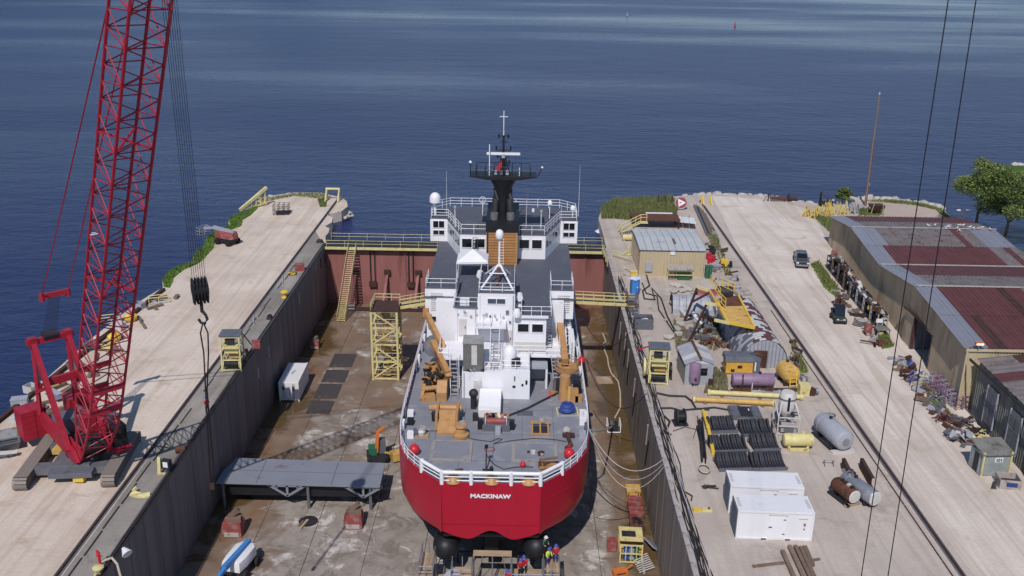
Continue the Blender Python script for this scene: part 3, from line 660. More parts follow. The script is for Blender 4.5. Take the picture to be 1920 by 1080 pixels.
# level 1 platforms
pf = house('level_one_platform', (-1.5, 92.4, Z1 - .22), (4.6, 96, Z1)); rail_run(ship, [V(-1.4, 92.5, Z1) - SO, V(4.5, 92.5, Z1) - SO, V(4.5, 96, Z1) - SO], 1.05, .035, 'white', step=1.5)
house('recess_bulkhead', (-1.2, 95.6, ZD), (3.6, 95.95, Z1 - .2), 'mgrey', ship); SM().box((.1, 95.5, 3.1), (1.1, .1, .5)).build('bulkhead_panel', 'lgrey', ship)
pf2 = house('stair_platform', (1.3, 90.7, 3.2), (3.2, 92.4, 3.4), 'lgrey'); 
for x, y in ((3.1, 90.8), (3.1, 92.3)): SM().cyl((x, y, ZD), (x, y, 3.25), .12, n=8).build('platform_post', 'white', pf2)
house('deck_cabinet', (1.5, 93.0, ZD), (3.0, 94.0, 3.0), 'lgrey'); house('side_house', (3.8, 95.4, ZD), (6.2, 99.2, 4.4), 'white')
ladder(ship, V(3.9, 92.4, Z1) - SO, V(4.3, 90.2, ZD) - SO, .7, 9, 'lgrey', 'platform_stair')
# low house on the working deck
lh = house('low_house', (-5.5, 88.2, ZD), (1.3, 92.4, 3.9)); house('low_house_lip', (-1.55, 88.14, ZD), (1.34, 92.3, 4.1), 'white', lh)
for x, z, w_, h_ in ((-.2, 3.3, .12, .5), (-.25, 2.4, .3, .2), (1.0, 2.9, .2, .4), (.6, 2.6, .2, .2)): SM().box((x, 88.1, z), (w_, .1, h_)).build('fitting', 'black' if h_ < .45 else 'steel', lh)
house('level_step', (-5.5, 92.4, ZD), (-1.2, 96, Z1 + .6), 'white')
SM().lathe([(.72, 0), (.74, .1), (.74, 1.2), (.66, 1.55), (.45, 1.85), (.2, 1.98), (.02, 2.0)], (-.75, 90.1, 4.1), n=20).build('satellite_dome', 'white', ship, smooth=True); SM().box((-.1, 89.5, 4.5), (.9, .5, .8)).build('dome_vent', 'black', ship)
rail_run(ship, [V(-1.5, 91.5, 4.1) - SO, V(-1.5, 88.3, 4.1) - SO, V(1.25, 88.3, 4.1) - SO, V(1.25, 92, 4.1) - SO], 1.05, .035, 'white', step=1.3)
rail_run(ship, [V(-3.2, 88.4, 3.9) - SO, V(-1.6, 88.4, 3.9) - SO], 1.0, .03, 'white', step=.8)
ladder(ship, V(-2.3, 94.4, 7.0) - SO, V(-2.3, 88.9, 3.95) - SO, .75, 14, 'lgrey', 'centre_stair'); 
for x in (-2.75, -1.85): SM().cyl((x, 94.4, 8.0), (x, 88.9, 4.9), .035, n=5).build('hand_rail', 'white', ship)
house('landing', (-4.4, 92.4, 6.9), (-1.2, 94.5, 7.05), 'white'); rail_run(ship, [V(-4.3, 92.5, 7.05) - SO, V(-2.8, 92.5, 7.05) - SO], 1.0, .03, 'white', step=.8)
ladder(ship, V(-6.6, 91.4, Z1) - SO, V(-6.3, 88.5, ZD) - SO, .75, 9, 'lgrey', 'port_stair')
for x in (-6.95, -6.05): SM().cyl((x, 91.4, Z1 + .9), (x + .25, 88.5, ZD + .9), .035, n=5).build('hand_rail', 'white', ship)
house('port_platform', (-8.2, 91.3, Z1 - .2), (-5.5, 96, Z1), 'white'); SM().cyl((-8, 91.5, ZD), (-8, 91.5, Z1 - .2), .14, n=8).build('platform_post', 'white', ship); rail_run(ship, [V(-8.1, 95.8, Z1) - SO, V(-8.1, 91.4, Z1) - SO, V(-7.1, 91.4, Z1) - SO], 1.05, .035, 'white', step=1.2)
for k in range(12): # clutter on the low house roof
    SM().box((random.uniform(-5.1, -3.4) , random.uniform(88.35, 88.6), 4.0 + random.uniform(0, .1)), (random.uniform(.2, .7), random.uniform(.1, .3), random.uniform(.1, .35)), rz=random.uniform(0, 3)).build('roof_fitting', random.choice(['steel', 'dark', 'lgrey']), lh)
# doors, pipes and lifebuoys on the house fronts
for x, y, z in ((-5.9, 95.94, Z1 + .6), (-1.0, 94.44, Z1), (4.6, 95.34, ZD), (-3.9, 88.14, ZD), (-8.2, 99.24, ZD)):
    q = SM().box((x, y, z + 1.0), (.8, .08, 1.9)).build('door', 'offwhite', ship); SM().box((x + .28, y - .06, z + 1.0), (.08, .06, .3)).build('door_handle', 'dark', q)
for x, y, z0_, z1_ in ((-6.5, 95.9, 4.1, 7.8), (-4.5, 95.9, 4.7, 7.8), (-4.0, 94.4, 4.2, 9.9), (-.5, 94.4, 4.2, 9.9), (3.3, 95.9, 4.1, 7.8), (-5.3, 88.1, 1.1, 3.8), (5.9, 95.3, 1.1, 4.3)): SM().cyl((x, y, z0_), (x, y, z1_), .045, n=6).build('pipe_run', random.choice(['white', 'lgrey', 'offwhite']), ship)
for k in range(14):
    x = -6.4 + k * .7; SM().box((x, 95.86 if x < -4.3 or x > -.3 else 94.36, 7.2 + .3 * sin(k * 2.1)), (.22, .12, .18)).build('junction_box', random.choice(['lgrey', 'steel', 'offwhite']), ship)
# --- bridge
by0, by1 = 113.0, 120.0
bp = [(-7.25, by0), (3.25, by0), (5.35, by1), (7.55, by1), (7.55, 124.4), (5.5, 126.5), (-9.5, 126.5), (-11.55, 124.4), (-11.55, by1), (-9.35, by1)]
br = SM().prism(bp, Z2 + .01, Z3).build('bridge_house', 'white', ship); SM().prism([(x * 1.004 + .006, y) for x, y in bp], Z3, Z3 + .1).build('bridge_roof', 'deck2', br)
for x in (-6.6, -5.0): win(br, (x + .2, by0 - .03, Z2 + 1.95), 1.25, 1.15, n=1)
for x in (1.0, 2.55): win(br, (x - .35, by0 - .03, Z2 + 1.95), 1.25, 1.15, n=1)
for s, x in ((-1, -10.45), (1, 6.45)):
    win(br, (x, by1 - .03, Z2 + 2.3), 1.5, .95, n=2); win(br, (x, by1 - .03, Z2 + 1.2), 1.5, .65, n=2)
    a, b_ = (V(-7.25, by0, 0), V(-9.35, by1, 0)) if s < 0 else (V(3.25, by0, 0), V(5.35, by1, 0))
    d_ = (b_ - a); nn = V(d_.y, -d_.x, 0).normalized() * (1 if s < 0 else -1)
    nn = nn if (nn.y < 0) else -nn
    for k in range(5):
        p = a.lerp(b_, .12 + .19 * k) + nn * .02 + V(0, 0, Z2 + 1.95); e = d_.normalized() * .48
        q = SM(); q.add([p - e + V(0, 0, -.55), p + e + V(0, 0, -.55), p + e + V(0, 0, .55), p - e + V(0, 0, .55)] + [v_ - nn * .06 for v_ in (p - e + V(0, 0, -.55), p + e + V(0, 0, -.55), p + e + V(0, 0, .55), p - e + V(0, 0, .55))], [(0, 1, 2, 3), (4, 5, 6, 7), (0, 1, 5, 4), (1, 2, 6, 5), (2, 3, 7, 6), (3, 0, 4, 7)]); q.build('window', 'glass2', br)
    SM().bb((x - .5, by1 + 4.4, Z2 + 1), (x + .5, by1 + 4.45, Z2 + 1.4)).build('wing_panel', 'white', br)
rp = [V(x, y, Z3 + .1) - SO for x, y in [(-7.1, by0 + .15), (-9.2, by1 + .1), (-11.4, by1 + .12), (-11.4, 124.3), (-9.4, 126.3), (5.4, 126.3), (7.4, 124.3), (7.4, by1 + .12), (5.2, by1 + .1), (3.1, by0 + .15)]]
rail_run(ship, rp, 1.15, .035, 'white', (1., .66, .33), 1.5)
rail_run(ship, [V(3.1, by0 + .15, Z3 + .1) - SO, V(.0, by0 + .15, Z3 + .1) - SO], 1.15, .035, 'white', step=1.5); rail_run(ship, [V(-7.1, by0 + .15, Z3 + .1) - SO, V(-4.0, by0 + .15, Z3 + .1) - SO], 1.15, .035, 'white', step=1.5)
ladder(ship, V(-5.3, by0 + .3, Z3 + .1) - SO, V(-5.4, by0 - 1.1, Z2) - SO, .6, 10, 'black', 'bridge_ladder', th=.05)
def dome(c_, r, st_, mt='white', nm='radome'):
    o = SM().lathe([(r * .75, 0), (r, .12 * r), (r, .9 * r), (r * .92, 1.25 * r), (r * .7, 1.6 * r), (r * .38, 1.84 * r), (.01, 1.92 * r)], c_, n=16).build(nm, mt, ship, smooth=True)
    SM().cyl(V(*c_) - V(0, 0, st_), c_, r * .22, n=8).build('stalk', 'white', o)
q = PY(816, 380, 121.5); dome(q, .72, max(.3, q.z - Z3)); q = PY(1031, 384, 121); dome(q, .32, q.z - Z3); q = PY(1074, 394, 122); dome(q, .34, q.z - Z3)
for px, y_, py_ in ((837, 122, 320), (1088, 122.5, 310), (988, 116, 345), (853, 118, 385), (1053, 118, 382)):
    tp = PY(px, py_, y_); SM().cyl((tp.x, y_, Z3), tp, .035, .012, n=5).build('whip_antenna', 'white', ship)
for px, py_ in ((853, 388), (1015, 396), (950, 400)): tp = PY(px, py_, 116); SM().cyl((tp.x, 116, Z3), tp, .05, n=6).build('lamp_post', 'white', ship); SM().box(tp, (.3, .3, .3)).build('lamp', 'lgrey', ship)
lp = PY(905, 375, 122); SM().tube([lp + V(.42 * cos(t * pi / 8), 0, .42 * sin(t * pi / 8)) for t in range(17)], .04).build('direction_finder_loop', 'white', ship); SM().cyl((lp.x, 122, Z3), lp - V(0, 0, .4), .05).build('loop_post', 'white', ship)
for k in range(9):
    p = V(random.uniform(-8, 4), random.uniform(115, 124), Z3 + .1); SM().bb(p, p + V(random.uniform(.3, .9), random.uniform(.3, .9), random.uniform(.2, .6))).build('roof_box', random.choice(['lgrey', 'white', 'mgrey', 'black']), br)
# --- funnel and mast
FX, FY = -2.05, 110.4
fn = SM().bb((FX - 1.85, FY + .1, Z2), (FX + 1.85, FY + 8.5, 12.15)).build('funnel_casing', 'buff', ship)
for k in range(12): SM().box((FX, FY + .04, Z2 + .2 + k * .345), (3.3, .1, .27)).build('funnel_slat', 'wood', fn)
for s in (-1, 1): SM().box((FX + s * 1.75, FY + .03, Z2 + 2.07), (.22, .16, 4.1)).build('funnel_trim', 'rust2' if s < 0 else 'buff', fn)
bc = SM().ext([(FY - .1, 12.15), (FY + 8.7, 12.15), (FY + 8.7, 13.6), (FY + 1.2, 13.3), (FY - .1, 13.05)], 'x', FX - 1.95, FX + 1.95).build('funnel_cap', 'black', fn)
for s in (-1, 1):
    SM().tube([(FX + s * .95, FY + 2.6, 13.0), (FX + s * .95, FY + 2.6, 14.3), (FX + s * .85, FY + 3.0, 15.4), (FX + s * .75, FY + 3.6, 16.6)], .42, 12).build('exhaust_pipe', 'dark', fn, smooth=True)
    SM().cyl((FX + s * 1.0, FY + 1.6, 13.1), (FX + s * .95, FY + 1.6, 14.1), .48, n=12).build('silencer', 'steel', fn, smooth=True)
rings = []
for z, w_, d_, y in ((13.2, 1.0, 1.6, 114.6), (15, .85, 1.3, 114.3), (16.3, .9, 1.2, 114.0), (17.2, 1.25, 1.3, 113.8), (18.1, 1.75, 1.4, 113.6)):
    rings.append([(FX + w_ * cos(t * pi / 8) , y + d_ * sin(t * pi / 8), z) for t in range(16)])
py_ = SM().loft(rings).build('mast_pylon', 'black', ship, smooth=True)
pfm = SM().ext([(-6.05 , 18.45), (1.95, 18.45), (1.95, 18.35), (-.3, 18.0), (-3.8, 18.0), (-6.05, 18.35)], 'y', 112.4, 115.2).build('mast_platform', 'black', ship)
rail_run(ship, [V(-5.3, 112.6, 18.45) - SO, V(1.2, 112.6, 18.45) - SO, V(1.2, 115, 18.45) - SO, V(-5.3, 115, 18.45) - SO], 1.1, .035, 'black', step=1.1, closed=True)
m = SM(); m.cyl((FX, 113.6, 18.4), (FX, 113.6, 23.2), .2, .12, n=8)
for z, w_ in ((19.6, .9), (20.6, .7), (21.4, .9), (22.4, .45), (23.1, .7)): m.beam((FX - w_, 113.6, z), (FX + w_, 113.6, z), .09)
for s in (-1, 1):
    m.cyl((FX + s * .8, 113.6, 18.4), (FX, 113.6, 21.5), .09, n=6); m.cyl((FX + s * .4, 114.6, 18.4), (FX, 113.6, 21), .08, n=6)
mm_ = m.build('lattice_mast', 'black', ship)
SM().box((FX, 113.5, 21.0), (4.0, .25, .28)).build('radar_scanner', 'white', mm_); SM().cyl((FX, 113.5, 20.5), (FX, 113.5, 20.95), .25, n=10).build('radar_gearbox', 'lgrey', mm_)
SM().cyl((FX, 113.6, 23.1), (FX, 113.6, 26.1), .07, .05, n=6).build('topmast', 'white', mm_); SM().beam((FX - .5, 113.6, 25.4), (FX + .5, 113.6, 25.4), .07).build('cross_arm', 'white', mm_)
for x, z in ((-.85, 21.9), (.85, 21.9), (-.55, 23.3), (.55, 23.3), (-.7, 20.9), (.7, 20.2)): SM().cyl((FX + x, 113.6, z - .45), (FX + x, 113.6, z), .1, n=8).build('mast_light', 'black', mm_)
for x, z0_, z1_ in ((-3.7, 18.45, 22.2), (-.1, 18.45, 19.5)): SM().cyl((x, 113, z0_), (x, 113, z1_), .06, n=6).build('pole_antenna', 'white', mm_)
SM().cyl((-5.95, 112.6, 18.4), (-5.95, 112.6, 20.0), .06, n=6).build('wing_light_post', 'black', mm_); SM().ball((-5.95, 112.6, 20.1), .18).build('wing_light', 'white', mm_); SM().tube([(1.9, 112.6, 18.4), (2.2, 112.6, 18.7), (2.6, 112.6, 19.5)], .06).build('wing_arm', 'black', mm_); SM().ball((2.6, 112.6, 19.6), .14).build('wing_light', 'white', mm_)
fg = SM(); fg.add([(FX - .2, 113.3, 20.3), (FX - .9, 113.2, 19.2), (FX - .8, 113.2, 18.8), (FX - .15, 113.3, 19.4)] + [(FX - .2, 113.32, 20.3), (FX - .9, 113.23, 19.2), (FX - .8, 113.23, 18.8), (FX - .15, 113.32, 19.4)], [(0, 1, 2, 3), (7, 6, 5, 4), (0, 1, 5, 4), (1, 2, 6, 5), (2, 3, 7, 6), (3, 0, 4, 7)]); fg.build('ensign', 'redcloth', mm_)
for x in (-.9, -.2, .5): SM().box((FX + x, 112.9, 18.85), (.35, .35, .5)).build('platform_unit', random.choice(['lgrey', 'steel']), mm_)
# --- deck cranes (buff)
def crane_left():
    t = thing('tmp', None, None); D.objects.remove(t)
    a = P(795, 745, ZD)
    body = SM()
    body.box((-8.9, 87.6, ZD + .25), (1.4, 1.2, .5), rz=.2); body.box((-9.2, 90.0, ZD + .5), (1.2, 2.4, .9), rz=.1); body.box((-7.3, 90.4, ZD + 1.1), (.5, 3.4, .8)); body.box((-8.3, 91.3, ZD + .9), (2.0, .4, .7), rz=-.3); body.cyl((-9.6, 88.2, ZD + .9), (-7.6, 88.6, ZD + 1.0), .25, n=8); body.beam((-9.5, 87.2, ZD + .2), (-9.3, 89.5, ZD + 1.5), .3)
    body.ext([(87.2, ZD), (89.3, ZD), (89.3, ZD + 1.6), (88.2, ZD + 1.9), (87.2, ZD + 1.0)], 'x', -8.0, -7.0)
    o = body.build('deck_crane', 'buff', ship)
    SM().cyl((-8.6, 91.5, ZD), (-8.6, 91.5, ZD + 2.2), .85, .7, n=14).build('crane_pedestal', 'buff', o, smooth=True)
    SM().beam((-7.0, 89.2, ZD + 2.2), (-8.9, 93.2, ZD + 4.0), .55, .65).build('crane_boom', 'buff', o); SM().beam((-6.95, 89.2, ZD + 2.3), (-7.2, 90.4, ZD + .8), .6, .8).build('boom_knuckle', 'buff', o)
    SM().cyl((-7.6, 88.9, ZD + 1.6), (-8.5, 91.7, ZD + 3.6), .12, n=8).build('boom_ram', 'rust', o)
    SM().beam((-9.9, 97.4, 6.5), (-8.0, 94.2, 4.2), .5, .55).build('crane_jib', 'buff', o); SM().beam((-8.0, 94.4, 4.5), (-7.9, 93.4, 3.0), .6, .7).build('jib_knuckle', 'buff', o); SM().box((-10.0, 97.7, 6.6), (.6, .8, .7)).build('jib_head', 'buff', o)
    SM().lathe([(1.15, 0), (1.2, .3), (.5, .35), (.3, .5), (.01, .5)], (-9.0, 95.3, 3.6), (.35, -.75, .5), 18).build('cable_drum', 'mgrey', o, smooth=True)
    for k in range(54):
        p = V(random.uniform(-9.4, -7.5), random.uniform(88.3, 92.4), ZD + random.uniform(1.3, 2.3))
        if k % 3: SM().box(p, (random.uniform(.15, .6), random.uniform(.15, .7), random.uniform(.1, .45)), rz=random.uniform(0, 3)).build('crane_fitting', random.choice(['buff', 'buff', 'black', 'dark', 'rust']), o)
        else: SM().tube([p, p + V(random.uniform(-.5, .5), random.uniform(-.4, .4), .4), p + V(random.uniform(-.7, .7), random.uniform(-.6, .6), .05)], .05, 5).build('hydraulic_hose', 'rubber', o)
crane_left()
o = SM().cyl((4.9, 88.4, ZD), (4.9, 88.4, ZD + 2.6), .62, .52, n=14).build('deck_crane', 'buff', ship, smooth=True)
SM().lathe([(1.0, 0), (1.25, .12), (1.3, .5), (1.2, .5), (1.15, .2), (.02, .2)], (5.2, 91.6, 2.7), n=18).build('crane_basket', 'buff', o, smooth=True)
rail_run(o, [V(5.2 + 1.2 * cos(t * pi / 5), 91.6 + 1.2 * sin(t * pi / 5), 3.2) - SO for t in range(10)], .7, .04, 'buff', step=2, closed=True, name='basket_rail')
SM().cyl((5.2, 91.6, ZD), (5.2, 91.6, 2.8), .55, n=12).build('basket_column', 'buff', o, smooth=True)
SM().beam((5.0, 91.8, 3.6), (4.6, 98.6, 5.6), .7, .8).build('crane_boom', 'buff', o); SM().beam((4.6, 98.4, 5.7), (4.7, 97.8, 4.6), .6, .6).build('boom_head', 'buff', o)
for k in range(8): SM().box((5.0 + .38, 92.4 + k * .75, 4.0 + k * .2), (.14, .3, .3)).build('boom_fitting', 'black', o)
for dx, dy, sx_, sy_, sz, mt in ((.9, -.4, .9, .8, 1.3, 'buff'), (1.3, .9, .8, .8, 1.5, 'black'), (1.4, -.5, .7, .6, .7, 'buff'), (-.5, 1.4, .7, .5, 1.5, 'dark'), (-.9, 1.7, .5, .6, 1.2, 'steel'), (-1.1, 1.2, .9, .25, .3, 'buff'), (.4, -.8, .3, .3, 1.7, 'ochre')): SM().bb((4.9 + dx - sx_ / 2, 88.4 + dy - sy_ / 2, ZD), (4.9 + dx + sx_ / 2, 88.4 + dy + sy_ / 2, ZD + sz)).build('crane_unit', mt, o)
# --- working-deck winches
o = SM().ext([(80.2, ZD), (84.0, ZD), (84.0, ZD + 1.1), (82.4, ZD + 1.5), (80.2, ZD + .25)], 'x', P(823, 797, ZD).x, P(857, 797, ZD).x).build('buoy_chain_stopper', 'buff', ship); cxx = P(840, 790, ZD).x
for s in (-1, 1): SM().bb((cxx + s * .95 - .12, 81, ZD), (cxx + s * .95 + .12, 84.1, ZD + 1.7)).build('stopper_cheek', 'buff', o)
SM().cyl((cxx - 1.3, 83.5, ZD + 1.2), (cxx + 1.3, 83.5, ZD + 1.2), .38, n=14).build('stopper_roller', 'buff', o, smooth=True); SM().cyl((cxx - 1.9, 83.9, ZD + 1.0), (cxx - 1.3, 83.9, ZD + 1.0), .3, n=10).build('roller_motor', 'buff', o)
SM().box((cxx - 1.2, 82.9, ZD + .5), (.7, .4, .6)).build('stopper_valve', 'black', o)
c = P(864, 819, ZD); o = SM().lathe([(.75, 0), (.78, .35), (.5, .5), (.42, .9), (.6, 1.15), (.55, 1.3), (.02, 1.35)], c, n=16).build('capstan', 'buff', ship, smooth=True)
SM().box(c + V(.1, .1, 1.45), (.5, .3, .25), rz=.5).build('capstan_cover', 'conc', o)
c = P(930, 806, ZD); o = SM().box(c + V(0, .6, .25), (2.6, 1.9, .5)).build('main_winch', 'mgrey', ship)
SM().cyl(c + V(-.9, .6, .6), c + V(.9, .6, .6), .34, n=16).build('winch_drum', 'redbox', o, smooth=True)
for s in (-1, 1): SM().cyl(c + V(s * .95, .6, .6), c + V(s * 1.05, .6, .6), .55, n=16).build('drum_flange', 'lgrey', o); SM().box(c + V(s * 1.5, .2, .5), (.5, .5, .9)).build('winch_motor', 'black', o)
SM().box(c + V(0, 1.6, .45), (2.4, .4, .7)).build('winch_gearbox', 'buff', o); SM().box(c + V(.2, -.7, .35), (.5, .5, .7)).build('control_stand', 'lgrey', o)
for k in range(10): SM().box(c + V(random.uniform(-1, 1), random.uniform(1.0, 1.6), random.uniform(.7, .95)), (.25, .25, .25)).build('winch_fitting', random.choice(['white', 'black', 'buff', 'redbox']), o)
o = SM().cyl(P(888, 765, ZD), P(888, 765, ZD) + V(0, 0, 1.5), .3, n=12).build('deck_ventilator', 'dark', ship, smooth=True); SM().ball(P(888, 765, ZD) + V(0, 0, 1.6), .48).build('ventilator_cowl', 'dark', o, smooth=True)
SM().box(P(880, 800, ZD) + V(.5, 1.5, .3), (.5, .7, .6)).build('deck_bollard', 'dark', ship)
for px in (770, 1092):
    for yy in (795, 780, 820): c = P(px, yy, ZD); SM().bb(c + V(-.3, -.3, 0), c + V(.3, .3, .6)).build('mooring_bitt', random.choice(['black', 'lgrey', 'white']), ship)
# --- things standing on the ship
def loose(name, label, cat, px, py, z=ZD, rz=0., group=None): return thing(name, label, cat, P(px, py, z), rz, group)
t = loose('tarpaulin_shelter', 'bright white box shaped tarpaulin shelter on the grey working deck', 'shelter', 917, 784)
L_ = MB().bb((-1.05, 0, .6), (1.1, 4.0, 1.25)).build('cover', mat('white tarp', (240, 240, 240), .5, var=.01), t); MB().bb((-1.05, -.04, .1), (.1, .05, .9)).build('front_flap', 'whitebox', t)
for x in (-1, 1.05):
    for y in (.05, 3.9): MB().cyl((x, y, 0), (x, y, .7), .04, n=6).build('leg', 'galv', t)
t = loose('control_booth', 'tall dark grey cabin with pale door on the low white deckhouse roof', 'booth', 868, 698, 3.9)
MB().bb((0, .2, 0), (2.0, 2.3, 3.0)).build('cabin', mat('booth grey', (104, 104, 102), .6), t); MB().bb((-.05, .15, 3.0), (2.05, 2.35, 3.12)).build('roof', mat('booth roof', (150, 150, 144), .6), t); MB().bb((.85, .14, .75), (1.4, .22, 2.85)).build('door', 'offwhite', t)
t = loose('canopy_tent', 'white pyramid canopy tent on the upper deck beside the funnel', 'tent', 856, 524, Z2)
m = MB(); a, b_, h1, h2 = 3.6, 3.4, 2.1, 3.2; m.add([(0, 0, h1), (a, .3, h1), (a, b_, h1), (0, b_, h1), (a / 2, b_ / 2, h2), (0, 0, h1 - .25), (a, .3, h1 - .25), (a, b_, h1 - .25), (0, b_, h1 - .25)], [(0, 1, 4), (1, 2, 4), (2, 3, 4), (3, 0, 4), (0, 1, 6, 5), (1, 2, 7, 6), (2, 3, 8, 7), (3, 0, 5, 8)]); m.build('roof', 'white', t)
for x, y in ((0, 0), (a, .3), (a, b_), (0, b_)): MB().cyl((x, y, 0), (x, y, h1), .03, n=6).build('leg', 'white', t)
def buoy(px, py, label, z=ZD, r=.5):
    t = thing('mooring_buoy', label, 'buoy', P(px, py, z), 0, 'red round buoys'); MB().ball((0, 0, r), r, 16, 10).build('float', 'redp', t, smooth=True); MB().tube([(.14 * cos(k * pi / 6), 0, 2 * r + .08 + .14 * sin(k * pi / 6)) for k in range(13)], .03).build('eye', 'redp', t); return t
buoy(777, 852, 'round red buoy on deck beside the port hatch'); buoy(1067, 859, 'round red buoy on deck at the starboard rail near rusty anchor gear'); buoy(980, 876, 'small red buoy on deck behind the white stern rail', r=.26); buoy(1090, 682, 'round red buoy hung on the starboard side rail', ZD + .6, .42)
t = loose('hose_reel', 'bright blue hose bundle in a pale steel skid on deck', 'hose reel', 1064, 775, ZD, .06)
for x in (-1, 1): MB().beam((x, -.7, .08), (x, 1.1, .08), .12).build('skid_rail', 'yellow', t)
for y in (-.7, 1.1): MB().beam((-1, y, .08), (1, y, .08), .12).build('skid_bar', 'lgrey', t)
for k in range(7): MB().tube([(.75 * cos(i * pi / 8) * (1 - .05 * k) + random.uniform(-.05, .05), .2 + .5 * sin(i * pi / 8), .25 + .11 * k + random.uniform(-.05, .05)) for i in range(17)], .09).build('hose_coil', 'blued', t)
MB().box((0, .2, .45), (1.1, .7, .7)).build('pump', 'blued', t)
t = loose('traffic_cone', 'small orange traffic cone on the ship deck', 'cone', 1031, 744); MB().box((0, 0, .03), (.5, .5, .06)).build('base', 'orange', t); MB().cyl((0, 0, .05), (0, 0, .75), .2, .04, n=10).build('cone_body', mat('cone red', (230, 70, 50), .5), t)
t = loose('timber_grid', 'buff timber frame of bars lying on the starboard deck', 'frame', 1013, 816)
for x in (-.75, 0, .75): MB().beam((x, 0, .15), (x, 1.7, .5), .14).build('bar', 'buff', t)
for y, z in ((0, .12), (1.7, .5)): MB().beam((-.95, y, z), (.95, y, z), .16).build('cross_bar', 'buff', t)
MB().box((0, .9, .12), (1.4, 1.4, .08)).build('mesh_tray', 'dark', t); MB().box((.15, 1.8, .65), (.4, .3, .3)).build('block', 'conc', t)
t = loose('anchor_gear', 'rusty anchor and chain parts lying on the starboard deck', 'anchor', 1066, 835)
MB().beam((.2, -.4, .25), (-.1, 1.6, .4), .3).build('shank', 'rust2', t); MB().beam((-.5, 1.5, .3), (.6, 1.3, .4), .3).build('crown', 'rust2', t); MB().ball((-.1, 2.0, .45), .42, 12, 8).build('shackle_ball', 'conc', t); MB().beam((-.3, -.9, .2), (.3, -.3, .3), .25).build('fluke', 'rust', t)
t = loose('pallet_of_parts', 'wooden pallet of pale hose parts on the port deck', 'pallet', 789, 818)
MB().box((0, 0, .08), (1.5, .9, .16)).build('pallet', 'plank', t); MB().lathe([(.3, 0), (.36, .3), (.2, .5), (.02, .5)], (.05, .1, .16), n=12).build('drum', 'offwhite', t); MB().box((-.5, .1, .4), (.4, .6, .5)).build('case', 'mgrey', t)
for k in range(4): MB().tube([(.05 + .4 * cos(i * pi / 6), .3 + .35 * sin(i * pi / 6), .35 + k * .13) for i in range(13)], .05).build('hose_loop', 'conc', t)
t = loose('timber_crate', 'broken timber and gear heaped at the starboard stern corner', 'timber', 1025, 880)
for k in range(7): MB().beam((random.uniform(-.8, .2), random.uniform(-.4, .4), .15 + .1 * k), (random.uniform(.2, 1), random.uniform(-.3, .6), .15 + .12 * k), .22, .16).build('plank', random.choice(['rust', 'brown', 'buff']), t)
t = loose('tool_pile', 'scattered welding parts on the starboard hatch cover', 'tools', 1002, 852, ZD + .17)
for k in range(9): MB().box((random.uniform(-.7, .9), random.uniform(-.3, .3), .12), (random.uniform(.15, .4), random.uniform(.1, .35), random.uniform(.12, .3)), rz=random.uniform(0, 3)).build('part', random.choice(['dark', 'lgrey', 'rust2', 'offwhite']), t)
t = loose('timber_bundle', 'thin pale battens lying behind the white stern rail', 'battens', 838, 885)
for k in range(6): MB().beam((random.uniform(-1.4, -.6), random.uniform(-.3, .3), .06 + .03 * k), (random.uniform(.6, 1.6), random.uniform(-.4, .4), .08 + .03 * k), .1, .06).build('batten', random.choice(['plank', 'white', 'rust']), t)
def hose(label, pts, r, mt, cat='hose', name='hose', n=6): return MB().tube(pts, r, n).build(name, mt, None, label=label, cat=cat)
hose('thick black hose running from the winch across the deck to the starboard crane', [P(*p, ZD + .1) for p in ((945, 782), (962, 776), (990, 765), (1015, 752), (1040, 740), (1058, 729), (1064, 724))], .11, 'cable')
hose('thin dark cable looped over the middle of the working deck', [P(*p, ZD + .05) for p in ((795, 808), (820, 808), (850, 811), (890, 824), (920, 828), (935, 822), (942, 824), (925, 832), (960, 826), (1000, 822), (1040, 824), (1062, 828))], .035, 'cable', 'cable')
hose('thin dark cable curving from the deck post towards the small red buoy', [P(*p, ZD + .05) for p in ((912, 852), (918, 862), (928, 872), (945, 880), (965, 876), (985, 875), (1000, 876))], .04, 'cable', 'cable')
hose('red coiled hose beside the deck post', [P(918 + 10 * cos(i * .7) , 842 + 4 * sin(i * .7), ZD + .05) for i in range(22)], .03, 'redp')
t = loose('deck_post', 'thin bare steel post standing between the two hatches', 'post', 911, 884); MB().cyl((0, 0, 0), (0, 1.0, 1.9), .06, n=6).build('pole', 'rust2', t); MB().box((0, 1.0, 1.9), (.3, .2, .3)).build('pole_head', 'black', t); MB().box((0, 0, .05), (.6, .6, .1)).build('pole_base', 'dark', t)
